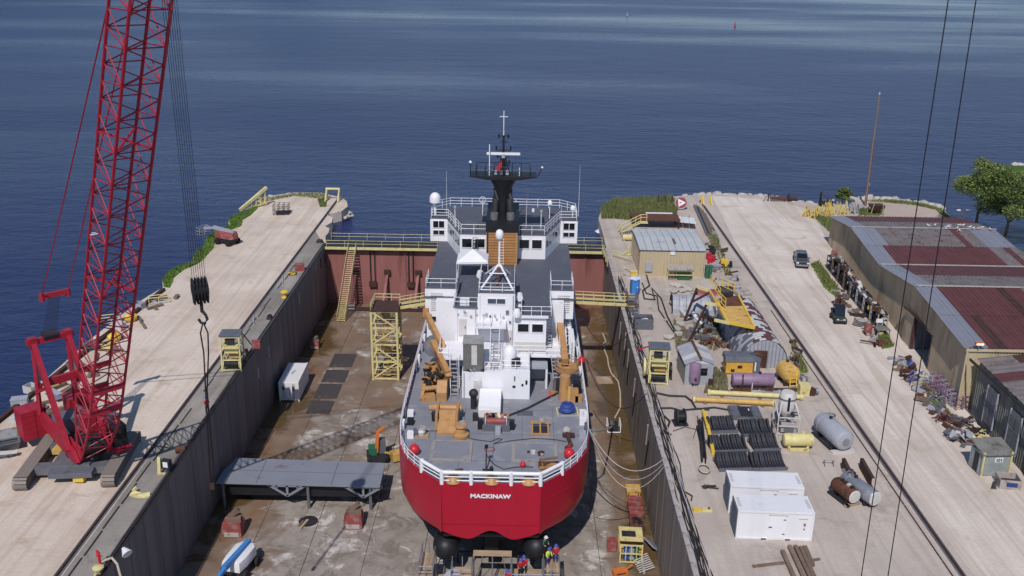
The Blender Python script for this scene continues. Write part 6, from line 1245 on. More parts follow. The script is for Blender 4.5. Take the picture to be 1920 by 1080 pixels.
MB(HO).add([(hx0, hy0 + HL, 0)] + [(ap_(pi * i / nn_, -.04)[0], hy0 + HL, ap_(pi * i / nn_, -.04)[1]) for i in range(nn_ + 1)], [(0, i, i + 1) for i in range(1, nn_ + 1)]).build('rear_wall', 'lgrey', hut)
# half pipe shelter lying crosswise
t = at('arched_shelter', 'pale grey corrugated half pipe shelter with dark open end', 'shelter', 1260, 588, rz=-.06)
for j in range(7):
    m = MB(); vs = []
    for k in range(11):
        a = pi * k / 10
        for x in (j * .92 + .02, j * .92 + .45, j * .92 + .9): r = 1.75 + (.05 if x - j * .92 > .3 and x - j * .92 < .6 else 0); vs.append((x, 1.75 - r * cos(a), r * sin(a) * 1.1))
    m.add(vs, [(3 * k + q, 3 * k + 3 + q, 3 * k + 4 + q, 3 * k + 1 + q) for k in range(10) for q in range(2)]); m.build('arch_sheet', 'lgrey', t)
MB().tube([(.0, 1.75 - 1.76 * cos(pi * k / 10), 1.76 * sin(pi * k / 10) * 1.1) for k in range(11)], .09).build('end_hoop', 'black', t); MB().box((1.3, 1.7, .6), (1.8, 1.6, 1.2)).build('stored_crate', 'dark', t)
# ochre platform leaning over the hut
t = at('inclined_platform', 'ochre yellow steel walkway platform leaning over the patchwork hut', 'platform', 1330, 600); TO = t.location.copy()
A1, B1, C1, D1 = P(1343, 562, 4.2), P(1384, 556, 4.4), P(1414, 616, 4.0), P(1364, 606, 3.8)
for k in range(9):
    f0, f1 = k / 9, (k + .93) / 9; m = MB(TO); p = [A1.lerp(D1, f0), B1.lerp(C1, f0), B1.lerp(C1, f1), A1.lerp(D1, f1)]; m.add(p + [v_ + V(0, 0, .1) for v_ in p], [(3, 2, 1, 0), (4, 5, 6, 7), (0, 1, 5, 4), (1, 2, 6, 5), (2, 3, 7, 6), (3, 0, 4, 7)]); m.build('deck_plate', 'ochre' if k > 2 else 'rust', t)
for a, b_ in ((A1, D1), (B1, C1), (D1, C1)): MB(TO).beam(a + V(0, 0, .1), b_ + V(0, 0, .1), .2, .35).build('edge_beam', 'yellow2', t)
TOPP = [P(1307, 538, 4.6), P(1330, 545, 4.5), P(1342, 575, 4.2)]
MB(TO).beam(TOPP[0], TOPP[1], .3, .35).build('edge_beam', 'yellow', t); MB(TO).beam(TOPP[1], D1, .25, .35).build('edge_beam', 'ochre', t); MB(TO).beam(P(1323, 568, 4.4), P(1345, 572, 4.3), .3, .35).build('edge_beam', 'yellow', t); MB(TO).beam(P(1340, 600, 3.9), P(1368, 606, 3.9), .3, .3).build('edge_beam', 'yellow', t)
for a, b_ in (((1307, 540, 4.5), (1282, 605, .1)), ((1325, 570, 4.2), (1292, 640, .1)), ((1332, 548, 4.4), (1298, 566, 3.0))): MB(TO).beam(P(*a), P(*b_), .2, .25).build('prop', 'rust2', t)
for (a, b_) in (((1332, 530), (1350, 555)), ((1354, 536), (1376, 546)), ((1345, 560), (1360, 575))):
    p, q = P(*a, 4.6), P(*b_, 4.4)
    for z in (0, .5, 1.0): MB(TO).cyl(p + V(0, 0, z), q + V(0, 0, z), .05, n=5).build('guard_rail', 'yellow2', t)
    for f in (0, .5, 1): MB(TO).cyl(p.lerp(q, f), p.lerp(q, f) + V(0, 0, 1.05), .05, n=5).build('guard_post', 'yellow2', t)
# small corrugated store with purple vessel
t = at('pump_shed', 'small grey corrugated shed with rusty ridge beam', 'shed', 1283, 722, rz=.03); wd_, dp_ = 3.0, 4.6
m = MB(); corr(m, (0, 0), (wd_, 0), 0, 2.5, .2, .03); m.build('front_cladding', 'lgrey', t); m = MB(); corr(m, (0, dp_), (0, 0), 0, 2.5, .2, .03); m.build('side_cladding', 'greyclad', t); m = MB(); corr(m, (wd_, 0), (wd_, dp_), 0, 2.5, .2, .03); m.build('side_cladding', 'lgrey', t); MB().bb((.05, dp_ - .05, 0), (wd_ - .05, dp_, 2.5)).build('rear_cladding', 'greyclad', t)
for s in (0, 1):
    for i in range(5): y_ = -.15 + i * .98; m = MB(); xa, xb = (-.15, wd_ / 2) if s == 0 else (wd_ / 2, wd_ + .15); za, zb = (2.45, 3.1) if s == 0 else (3.1, 2.45); m.add([(xa, y_, za), (xb, y_, zb), (xb, y_ + .95, zb), (xa, y_ + .95, za), (xa, y_, za + .06), (xb, y_, zb + .06), (xb, y_ + .95, zb + .06), (xa, y_ + .95, za + .06)], [(3, 2, 1, 0), (4, 5, 6, 7), (0, 1, 5, 4), (1, 2, 6, 5), (2, 3, 7, 6), (3, 0, 4, 7)]); m.build('roof_sheet', 'lgrey' if rr.random() < .6 else 'offwhite', t)
MB().beam((wd_ / 2, -.3, 3.2), (wd_ / 2, dp_ + .2, 3.25), .25, .16).build('ridge_beam', 'rust', t); m = MB(); m.add([(0, -.02, 2.5), (wd_, -.02, 2.5), (wd_ / 2, -.02, 3.1)], [(0, 1, 2)]); m.build('gable', 'offwhite', t); MB().box((2.0, -.06, 1.6), (.7, .08, .8)).build('window', 'glass', t); MB().box((2.8, -.2, .4), (.5, .3, .8)).build('vent', 'rust2', t)
def vtank(label, px, py, r, h, mt, cat='tank', name='pressure_vessel'):
    t = at(name, label, cat, px, py); MB().lathe([(r * .5, .3), (r * .9, .42), (r, .6), (r, h - .3), (r * .85, h - .1), (r * .4, h), (.02, h + .02)], n=18).build('shell', mt, t, smooth=True)
    for k in range(3): a = k * 2.1; MB().cyl((r * .7 * cos(a), r * .7 * sin(a), 0), (r * .7 * cos(a), r * .7 * sin(a), .6), .05, n=6).build('leg', 'dark', t)
    MB().cyl((0, -r, 1.0), (0, -r - .2, 1.0), .12, n=8).build('valve', 'dark', t); return t
vtank('upright purple air receiver in front of the small grey shed', 1301, 722, .62, 2.7, 'purple')
def htank(label, loc, rz, r, L, mt, cat='tank', cap=None, name='horizontal_tank', legs=True, saddle='dark'):
    t = thing(name, label, cat, loc, rz); z = r + .3
    MB().lathe([(.02, -L / 2), (r * .55, -L / 2 + .04 * L * .3), (r * .85, -L / 2 + .12 * r), (r, -L / 2 + .35 * r), (r, L / 2 - .35 * r), (r * .85, L / 2 - .12 * r), (r * .55, L / 2 - .03 * r), (.02, L / 2)], (0, 0, z), (1, 0, 0), 24).build('shell', mt, t, smooth=True)
    for x in (-L * .3, L * .3): MB().bb((x - .1, -r * .75, 0), (x + .1, r * .75, z - r * .6)).build('saddle', saddle, t); MB().lathe([(r + .02, -.05), (r + .03, 0), (r + .02, .05)], (x, 0, z), (1, 0, 0), 24).build('strap', mt, t)
    MB().cyl((L * .15, 0, z + r - .05), (L * .15, 0, z + r + .2), .16, n=10).build('manway', saddle, t); return t
t = htank('horizontal purple air tank with dark straps beside the yellow generator', P(1410, 728), .0, .72, 4.6, 'purple'); MB().tube([(-1.3, -.75, .4), (-1.25, -.8, 1.1), (-1.2, -.4, 1.8)], .09).build('dark_strap', 'rust2', t); MB().cyl((-.2, -.74, 0), (-.2, -.74, .9), .05, n=6).build('drain_pipe', 'white', t)
t = htank('orange yellow round tank with a yellow ladder on its end', P(1484, 726) + V(-.2, 1.2, 0), radians(100), 1.0, 2.6, 'ochre', name='fuel_tank')
TL0 = P(1486, 728); tl = thing('tank_ladder', 'yellow ladder frame standing against the orange tank end', 'ladder', TL0 + V(0, -.15, 0))
for x in (-.35, .35): MB().beam((x, 0, 0), (x, .5, 1.9), .09).build('stile', 'yellow2', tl)
for k in range(5): MB().beam((-.35, .09 + .1 * k, .35 + .36 * k), (.35, .09 + .1 * k, .35 + .36 * k), .07).build('rung', 'yellow2', tl)
# generator
t = at('generator_set', 'yellow and dark grey enclosed generator in front of the hut', 'generator', 1390, 703); MB().box((-.25, .9, .85), (3.0, 1.7, 1.4)).build('enclosure', mat('generator yellow', (214, 160, 52), .5), t); m = MB(); m.ext([(-.05, 1.55), (1.85, 1.55), (1.65, 2.15), (.15, 2.15)], 'x', -1.9, 1.3); m.build('hood', 'mgrey', t); MB().box((1.6, .9, 1.0), (.8, 1.7, 1.9)).build('radiator_end', 'mgrey', t)
MB().box((-.25, .02, .95), (.5, .06, .3)).build('louvre_panel', 'dark', t); MB().box((-1.0, .02, .5), (.4, .06, .3)).build('latch_panel', 'dark', t); MB().tube([(1.0, .9, 2.1), (1.4, .9, 2.4), (2.0, .5, 2.0), (2.1, .3, 1.0)], .08).build('exhaust', 'black', t); MB().box((0, .9, .1), (4.0, 1.5, .2)).build('skid', 'dark', t); MB().box((1.45, .03, 1.0), (.14, .05, 1.0)).build('warning_strip', 'white', t)
# long pipes
for k, (a, b_, lb) in enumerate((((1326, 741), (1504, 750), 'long rusty yellow pipe along the back of the rack area'), ((1298, 754), (1452, 762), 'second long yellow pipe nearer to the black racks'))):
    p, q = P(*a), P(*b_); t = thing('yellow_pipe', lb, 'pipe', p); d_ = q - p; MB().cyl(V(0, 0, .35), d_ + V(0, 0, .35), .26, n=12).build('pipe_run', 'ochre' if k else 'yellow', t, smooth=True)
    for f in (0, .97): MB().cyl(d_ * f + V(0, 0, .35), d_ * (f + .03) + V(0, 0, .35), .34, n=12).build('flange', 'yellow', t)
    for f in (.15, .55, .85): MB().box(d_ * f + V(0, 0, .08), (.3, .8, .18)).build('chock', 'brown', t)
t = at('steel_channels', 'rusty steel channels lying behind the long yellow pipe', 'steel', 1440, 738); 
for k in range(4): MB().beam((-4.5 + k * .3, .2 * k, .1 + .05 * k), (2.5 + k * .5, .25 * k + .1, .1 + .05 * k), .16, .1).build('channel', 'rust', t)
for k in range(6): MB().box((-1.4 + k * .5, -.3, .3), (.9, .6, .05), rz=k, rx=.2).build('loose_sheet', 'lgrey', t)
t = at('pallet_stack', 'yellow box unit with a small motor at the end of the pipes', 'machine', 1508, 742); MB().box((0, .4, .6), (1.1, 1.0, 1.2)).build('case', 'yellow', t); MB().box((.8, .2, .4), (.6, .6, .7)).build('motor', 'rust2', t); MB().cyl((1.2, .2, .5), (1.5, .2, .5), .3, n=12).build('fan', 'galv', t)
# blasting machine
t = at('grit_blaster', 'dirty white blast pot machine in a tube frame', 'machine', 1476, 817, rz=-.08)
MB().lathe([(.35, 1.2), (.75, 1.9), (.8, 2.2), (.8, 3.6), (.6, 3.9), (.02, 3.95)], (0, 1.7, 0), n=18).build('blast_pot', 'offwhite', t, smooth=True)
MB().lathe([(.83, 0), (.85, .08), (.83, .16)], (0, 1.7, 3.2), n=18).build('pot_rim', 'steel', t); MB().box((0, .9, 2.9), (.22, .1, 1.4)).build('pot_strap', 'black', t)
for x in (-1, 1):
    MB().beam((x, 0, 0), (x, 0, 1.9), .1).build('frame_post', 'offwhite', t); MB().beam((x, 2.6, 0), (x, 2.6, 2.4), .1).build('frame_post', 'offwhite', t); MB().beam((x, 0, 1.9), (x, 2.6, 2.4), .1).build('frame_rail', 'offwhite', t); MB().beam((x, 0, .1), (x, 2.6, .1), .12).build('skid', 'offwhite', t)
    MB().beam((x, 0, 1.9), (x * .6, 1.2, 3.0), .08).build('frame_brace', 'offwhite', t)
for z in (.15, 1.0, 1.9): MB().beam((-1, 0, z), (1, 0, z), .1).build('front_rail', 'offwhite', t)
MB().box((.1, .6, .75), (1.5, 1.0, .9)).build('compressor', 'conc', t); MB().box((.1, .06, .7), (.9, .06, .6)).build('grille', 'steel', t)
for k in range(12): MB().box((rr.uniform(-.9, .9), rr.uniform(.1, 2.0), rr.uniform(1.1, 1.9)), (rr.uniform(.1, .4), rr.uniform(.1, .4), rr.uniform(.1, .4)), rz=rr.uniform(0, 3)).build('fitting', rr.choice(['dark', 'steel', 'rust2', 'offwhite']), t)
MB().tube([(.7 + .4 * cos(k * pi / 6), .8 + .3 * sin(k * pi / 6), 2.0) for k in range(13)], .06).build('hose_loop', 'rubber', t)
for k in range(3): MB().tube([(-1.0, .4 + .3 * k, 1.2), (-1.5, .6, .8 + .2 * k), (-1.4, .2, .2)], .07).build('feed_hose', 'rubber', t)
# black radiator-like grating and six racks of curved strakes
t = at('grating_pallet', 'flat black slatted unit in dark trays on the ground', 'grating', 1372, 788, rz=-.03); MB().box((1.5, 1.2, .2), (3.1, 2.4, .4)).build('tray', 'mgrey', t)
for k in range(9): MB().box((.95 + .14 * k, 1.2, .44), (.08, 2.2, .08)).build('slat', 'black', t)
for s in (.4, 2.6): MB().box((s, 1.2, .46), (.7, 2.3, .14)).build('side_tray', 'mgrey', t)
MB().box((1.9, 1.5, .5), (.12, .4, .03)).build('label_card', 'white', t); MB().box((1.5, -.02, .2), (2.0, .05, .1)).build('edge_trim', 'galv', t)
fin = MB(); q = []; prof = [(0, .95), (.35, 1.0), (.7, .9), (1.2, .6), (1.7, .42), (2.0, .4)]
pts_ = [(2.0 - y, z) for y, z in prof]
fin.ext([(0, .1), (2.0, .1), (2.0, .7), (1.85, .98), (1.6, 1.02), (1.3, .85), (.9, .55), (.5, .38), (.15, .36), (0, .3)], 'x', -.09, .09); fme = fin.mesh('curved_strake'); fme.materials.append(mat('strake dark', (58, 58, 64), .5, .2, var=.2, rnd=.1))
for k, (a, b_, n, w_, lb) in enumerate((((1334, 814), (1383, 812), 10, 2.9, 'rack of dark curved strakes nearest the yellow post row, beside the grating'), ((1393, 820), (1450, 818), 11, 3.3, 'rack of dark curved strakes between grating unit and blast machine'), ((1336, 851), (1404, 848), 12, 3.8, 'middle rack of dark curved strakes along the yellow beam'), ((1415, 848), (1463, 846), 10, 2.9, 'middle rack of dark curved strakes by the yellow tank'), ((1349, 885), (1410, 883), 12, 3.5, 'rack of dark curved strakes at the corner of the white container, by the wire coil'), ((1413, 884), (1476, 882), 12, 3.5, 'rack of dark curved strakes behind the white container facing the grey tank'))):
    p = P(*a); q = P(*b_); w_ = (q - p).length; t = thing('strake_rack', lb, 'rack', p, atan2(q.y - p.y, q.x - p.x), 'racks of curved black strakes')
    MB().box((w_ / 2, 0.03, .16), (w_ + .1, .12, .32)).build('front_bar', 'mgrey', t); MB().box((w_ / 2, 2.0, .2), (w_ + .1, .12, .4)).build('rear_bar', 'mgrey', t); MB().box((w_ / 2, 1.0, .06), (w_, 1.9, .05)).build('base_sheet', 'dark', t)
    for i in range(n): o = D.objects.new('curved_strake', fme); COL.objects.link(o); o.parent = t; o.location = (.15 + (w_ - .3) * i / (n - 1), .05, 0); o.rotation_euler.z = rr.uniform(-.04, .04); o.rotation_euler.y = rr.uniform(-.05, .05)
# tanks on the hardstanding
t = htank('small yellow horizontal tank on a yellow skid', P(1497, 846) + V(0, .55, 0), 0.02, .62, 2.9, 'yellow', name='yellow_tank', saddle='yellow'); MB().box((0, -.6, .18), (1.8, .25, .3)).build('skid_beam', 'yellow', t); MB().tube([(.6, -.62, .5), (.75, -.3, 1.4), (.6, .2, 1.55)], .03).build('lashing', 'dark', t)
t = htank('large pale grey horizontal tank with flat end standing on a timber cradle', P(1563, 836) + V(0, .6, 0), radians(103), .98, 4.6, 'lgrey', name='grey_tank'); MB().box((-1.9, 0, .12), (.5, 2.3, .24)).build('timber_bearer', 'offwhite', t); MB().box((0, .9, .1), (4.2, .2, .2)).build('cradle_rail', 'dark', t); MB().lathe([(.35, 0), (.36, .03)], (-2.29, 0, 1.28), (-1, 0, 0), 20).build('end_plate', 'galv', t)
t = htank('rusty short tank with pale rusted end on a timber pallet', P(1587, 945) + V(0, .8, 0), radians(112), .62, 2.6, 'rust', name='rusty_tank'); MB().lathe([(.02, .03), (.55, 0), (.6, -.05)], (-1.31, 0, .92), (-1, 0, 0), 20).build('pale_end', 'offwhite', t); MB().box((0, .55, .1), (2.6, .3, .2)).build('pallet_rail', 'dark', t); MB().box((-1.1, 0, .1), (.3, 1.5, .2)).build('pallet_board', 'plank', t)
for k in range(4): MB().box((-.8 + k * .4, 0, 1.6), (.25, .3, .2)).build('hatch_fitting', rr.choice(['dark', 'rust2', 'offwhite']), t)
t = htank('long silver tank with rust patches between steel channels', P(1626, 950) + V(-.3, 1.4, 0), radians(113), .68, 3.9, 'galv', name='silver_tank'); MB().lathe([(.02, .03), (.6, 0), (.66, -.05)], (-1.96, 0, .98), (-1, 0, 0), 20).build('pale_end', 'offwhite', t)
for k in range(9): MB().box((1.2 + rr.uniform(-.5, .7), rr.uniform(-.4, .4), 1.7), (.25, .2, .25), rz=k).build('pipe_fitting', rr.choice(['steel', 'rust2', 'galv']), t)
for k, (a, b_) in enumerate((((1577, 877), (1596, 915)), ((1611, 877), (1632, 915)))):
    p, q = P(*a), P(*b_); t = thing('steel_channel', ['rusty channel section lying behind the rusty tank', 'rusty channel section lying behind the silver tank'][k], 'steel beam', p); d_ = q - p; MB().beam(V(0, 0, .5), d_ + V(0, 0, .5), .06, 1.0).build('web', 'rust2', t); MB().beam(V(.12, 0, .03), d_ + V(.12, 0, .03), .28, .06).build('flange', 'rust2', t); MB().beam(V(.12, 0, .98), d_ + V(.12, 0, .98), .28, .06).build('flange', 'rust2', t)
# white plant containers
def plant_box(label, loc, rz, L, name='plant_container'):
    t = thing(name, label, 'container', loc, rz, 'white plant containers'); H_, W_ = 2.6, 2.44
    MB().bb((.05, .05, .15), (L - .05, W_ - .05, H_ - .05)).build('shell', 'whitebox', t); MB().bb((0, 0, H_ - .05), (L, W_, H_)).build('roof', 'whitebox', t)
    for x in (0, L):
        for y in (0, W_): MB().box((x + (.07 if x == 0 else -.07), y + (.07 if y == 0 else -.07), H_ / 2), (.16, .16, H_ + .03)).build('corner_post', 'whitebox', t)
    for z in (.1, H_ - .1): MB().bb((.1, -.01, z - .08), (L - .1, .08, z + .08)).build('side_rail', 'whitebox', t)
    d_ = MB().bb((2.5, -.02, .2), (3.8, .06, 2.25)).build('door', 'white', t); MB().box((2.62, -.05, 1.2), (.25, .05, .06)).build('handle', 'dark', d_)
    for z in (.6, 1.9): MB().box((3.7, -.05, z), (.2, .04, .05)).build('hinge', 'dark', d_)
    MB().bb((2.45, -.07, 2.27), (3.9, .06, 2.33)).build('door_hood', 'offwhite', t); MB().bb((4.8, -.02, 2.0), (5.5, .06, 2.05)).build('vent_hood', 'offwhite', t); MB().box((5.3, -.02, 1.5), (.14, .05, .2)).build('socket', 'steel', t); MB().box((5.3, -.02, 1.1), (.1, .05, .1)).build('socket', 'steel', t)
    for x in (2.0, 3.9): MB().bb((x, -.015, .02), (x + .4, .1, .13)).build('fork_pocket', 'black', t)
    lv = MB()
    for k in range(11): lv.box((-.03, W_ / 2, .3 + k * .21), (.08, W_ - .3, .1), ry=-.5)
    lv.build('end_louvres', 'mgrey', t)
    for k in range(5): MB().bb((-.05, .1 + k * .5, .1), (.0, .16 + k * .5, H_)).build('end_rib', 'steel', t)
    for x in (.25, L - .25): MB().box((x, W_ / 2, H_ + .02), (.25, 1.4, .03)).build('roof_patch', 'offwhite', t)
    return t
pA, pB = P(1379, 1010), P(1521, 1015); plant_box('white steel plant container in front, with full door showing', pA, atan2(pB.y - pA.y, pB.x - pA.x), (pB - pA).length)
pC = P(1363, 961); plant_box('white steel plant container standing behind another, against the strake racks', pC + V(.1, 0, 0), atan2(pB.y - pA.y, pB.x - pA.x) - .01, 6.0)
# timber and small items
t = at('timber_baulks', 'five weathered timber baulks lying in front of the white container', 'timber', 1495, 1075)
for k, (a, b_) in enumerate((((1467, 1033), (1490, 1085)), ((1480, 1024), (1508, 1085)), ((1491, 1024), (1520, 1085)), ((1501, 1026), (1528, 1085)), ((1509, 1025), (1524, 1060)))): p, q = P(*a, .15), P(*b_, .15); MB(t.location).beam(p, q, .3, .26).build('baulk', 'brown', t)
t = at('flat_plank', 'single plank lying flat across the yard near the timber baulks', 'plank', 1440, 1058); p, q = P(1411, 1062, .05), P(1470, 1055, .05); MB(t.location).beam(p, q, .3, .08).build('board', 'brown', t); MB(t.location).beam(P(1521, 1051, .05), P(1537, 1048, .05), .25, .07).build('short_board', 'brown', t)
t = at('yellow_plates', 'two yellow machined plates lying on the yard by the dock edge', 'plates', 1316, 958); MB().box((-.4, 0, .12), (.7, .4, .22), rz=.1).build('plate', 'yellow2', t); MB().box((.45, .05, .1), (.8, .45, .18), rz=-.15).build('plate', 'yellow', t); MB().box((.6, .1, .2), (.2, .2, .06)).build('hole', 'rust2', t)
t = at('wire_coil', 'coil of wire rope lying on the yard in front of the yellow post row', 'wire rope', 1320, 882)
for k in range(4): MB().tube([(.5 * cos(i * pi / 8) + rr.uniform(-.04, .04), .75 * sin(i * pi / 8), .06 + .05 * k) for i in range(17)], .035).build('wire_loop', rr.choice(['dark', 'rope', 'steel']), t)
t = at('scrap_wire', 'tangle of thin scrap wire on the yard beside the white container', 'wire', 1330, 915)
for k in range(6): MB().tube([(rr.uniform(-.8, .8), rr.uniform(-.3, .3), rr.uniform(.03, .2)) for i in range(5)], .03).build('wire', rr.choice(['dark', 'rust2']), t)
t = at('spreader_beam', 'bright yellow lifting beam lying along the strake racks', 'lifting beam', 1332, 850)
p, q = P(1337, 850, .3), P(1322, 775, .3); MB(t.location).beam(p, q, .3, .45).build('beam', 'yellow2', t); MB(t.location).beam(P(1318, 770, .5), P(1326, 800, .5), .22, .3).build('end_arm', 'yellow2', t)
t = at('pipe_bundle', 'bundle of grey pipes, bars and tools beside the yellow lifting beam', 'pipes', 1318, 850)
for k in range(12): p, q = P(rr.uniform(1314, 1324), rr.uniform(845, 870), .1 + .05 * k), P(rr.uniform(1306, 1318), rr.uniform(775, 800), .1 + .06 * k); MB(t.location).cyl(p, q, rr.uniform(.04, .1), n=6).build('bar', rr.choice(['dark', 'steel', 'lgrey', 'black', 'rust2']), t)
t = at('cable_drum', 'black cable drum unit standing on the yard by the hoses', 'cable drum', 1277, 798, rz=.1); MB().cyl((-.35, .5, .75), (.35, .5, .75), .5, n=16).build('drum', 'black', t)
for s in (-.4, .4): MB().cyl((s - .05, .5, .75), (s + .05, .5, .75), .8, n=18).build('flange', 'dark', t)
MB().box((0, .5, .06), (1.4, 1.4, .1)).build('base', 'dark', t)
t = at('coiled_net', 'grey green coil of netting on the yard beside the rail', 'net', 1548, 786)
for k in range(4): MB().tube([(.7 * cos(i * pi / 8) * (1 - .1 * k), .6 * sin(i * pi / 8) * (1 - .1 * k), .08 + .1 * k) for i in range(17)], .09).build('coil', mat('net green', (120, 132, 120), .8), t)
MB().tube([(.7 + .5 * cos(i * pi / 8), .8 + .4 * sin(i * pi / 8), .08) for i in range(17)], .07).build('coil', 'steel', t)
t = at('saw_horse', 'small wire trestle beside the grey tank cradle', 'trestle', 1553, 872)
for x in (-.4, .4): MB().beam((x, -.3, 0), (x, 0, .5), .04).build('leg', 'dark', t); MB().beam((x, .3, 0), (x, 0, .5), .04).build('leg', 'dark', t)
MB().beam((-.5, 0, .5), (.5, 0, .5), .06).build('bar', 'conc', t)
# cables along the dock coping and across the yard
for k in range(9):
    y0_ = 54 + k * .7; lb = ['black', 'dark grey', 'thick black', 'thin black', 'frayed dark', 'pale grey', 'rust stained', 'white', 'twisted dark'][k] + ' cable in the bundle running along the right dock coping'
    pts = [(DR + .55 + .085 * k + .22 * sin(y * .33 + k * 1.7) + rr.uniform(-.06, .06), y, .1 + .03 * (k % 4) + rr.uniform(0, .08)) for y in [y0_ + j * 1.6 for j in range(int((132 - y0_) / 1.6))]]
    hose(lb, pts, [.07, .05, .09, .035, .05, .045, .05, .035, .05][k], ['cable', 'dark', 'cable', 'cable', 'dark', 'lgrey', 'rust2', 'offwhite', 'black'][k], 'cable', 'shore_cable', 5)
for lb, pp, r in (('thick black hose looping from the dock edge past the right winch', ((1232, 737), (1255, 742), (1285, 743), (1297, 752), (1305, 766), (1330, 768)), .11), ('black hose from the dock edge to the cable drum', ((1238, 765), (1260, 765), (1276, 770), (1290, 768), (1340, 764), (1375, 770)), .09), ('black hose curling down by the dock edge below the drum', ((1240, 775), (1256, 790), (1252, 800), (1246, 808), (1258, 815)), .1), ('dark hose curve on the yard near the yellow plates', ((1270, 916), (1285, 922), (1298, 930), (1296, 938)), .06), ('black cable loop on the yard edge beyond the yellow plates', ((1293, 995), (1305, 1020), (1313, 1040), (1308, 1052), (1300, 1050)), .07), ('black hose looping in front of the beige shed', ((1212, 515), (1218, 535), (1205, 545), (1208, 560), (1228, 562), (1222, 540), (1240, 560), (1250, 590), (1268, 625), (1285, 640)), .1), ('second black hose looped beside the blue toilet', ((1204, 530), (1212, 550), (1232, 555), (1235, 580), (1255, 610), (1275, 640)), .08), ('thin dark wire across the yard from the drum to the pipe bundle', ((1262, 808), (1285, 800), (1305, 805), (1300, 820)), .03)):
    hose(lb, [P(*p, .12) for p in pp], r, 'cable', 'hose', 'yard_hose')
# ------------------------------------------------------------------ right yard: vehicles, racks, junk
def vehicle_pickup():
    t = thing('pickup_truck', 'silver grey pickup truck parked on the gravel road', 'truck', P(1501, 494), radians(-10)); z = .45
    m = MB(); side = [(-2.7, z), (2.6, z), (2.65, 1.0), (1.2, 1.1), (-2.65, 1.15), (-2.75, .7)]; m.ext(side, 'x', -.95, .95); m.build('body', 'silver', t)
    m = MB(); m.loft([[(-.9, -1.2, 1.08), (.9, -1.2, 1.08), (.9, 1.35, 1.12), (-.9, 1.35, 1.12)], [(-.72, -.45, 1.85), (.72, -.45, 1.85), (.72, .95, 1.85), (-.72, .95, 1.85)]]); cb = m.build('cab', 'silver', t)
    m = MB(); m.add([(-.78, -1.12, 1.18), (.78, -1.12, 1.18), (.66, -.55, 1.76), (-.66, -.55, 1.76)], [(0, 1, 2, 3)]); 
    for v_ in m.v: v_ += V(0, -.03, .02)
    m.build('windscreen', 'glass', t)
    for s in (-1, 1): m = MB(); m.add([(s * .9, -.95, 1.2), (s * .9, 1.2, 1.2), (s * .76, .85, 1.76), (s * .76, -.42, 1.76)], [(0, 1, 2, 3)]); m.build('side_window', 'glass', t); MB().box((s * 1.05, -.85, 1.2), (.2, .12, .16)).build('mirror', 'black', t)
    MB().bb((-.85, 1.4, .8), (.85, 2.58, 1.13)).build('bed_liner', 'black', t)
    for x in (-.85, .85):
        for y in (-1.75, 1.65): wheel(t, (x, y, .38), .38, .26)
    MB().box((0, -2.72, .85), (1.1, .08, .22)).build('grille', 'dark', t); MB().box((0, -2.78, .55), (1.9, .14, .22)).build('bumper', 'galv', t)
    for s in (-.75, .75): MB().box((s, -2.7, .9), (.35, .1, .18)).build('headlight', 'lamp', t)
    m = MB(); m.add([(-.85, -2.55, 1.06), (.85, -2.55, 1.06), (.85, -1.25, 1.13), (-.85, -1.25, 1.13)], [(0, 1, 2, 3)]); m.build('bonnet', 'silver', t)
vehicle_pickup()
t = thing('utility_vehicle', 'dark green side by side utility vehicle with dark roof on the road', 'utility vehicle', P(1571, 602), radians(-4)); m = MB(); m.ext([(-1.4, .35), (1.5, .35), (1.5, .95), (.4, .9), (-.4, .95), (-1.3, .85)], 'x', -.62, .62); m.build('body', mat('dark green paint', (52, 64, 58), .5), t)
for x in (-.65, .65):
    for y in (-1.0, 1.0): wheel(t, (x, y, .36), .36, .28)
for x in (-.6, .6):
    MB().beam((x, -.6, .9), (x, -.25, 1.95), .07).build('cage_bar', 'black', t); MB().beam((x, .6, .9), (x, .6, 1.95), .07).build('cage_bar', 'black', t)
MB().box((0, .2, 1.98), (1.4, 1.2, .08)).build('roof', 'black', t); m = MB(); m.add([(-.6, -.68, .98), (.6, -.68, .98), (.6, -.3, 1.9), (-.6, -.3, 1.9)], [(0, 1, 2, 3)]); m.build('windscreen', 'glass', t); MB().box((0, .2, .75), (1.1, .5, .5)).build('seat', 'black', t)
for s in (-.4, .4): MB().box((s, -1.38, .7), (.25, .08, .14)).build('headlight', 'lamp', t)
MB().box((0, 1.3, 1.0), (1.2, 1.1, .3)).build('cargo_box', 'dark', t); MB().tube([(-.55, -1.45, .4), (-.55, -1.6, .7), (.55, -1.6, .7), (.55, -1.45, .4)], .04).build('bull_bar', 'steel', t)
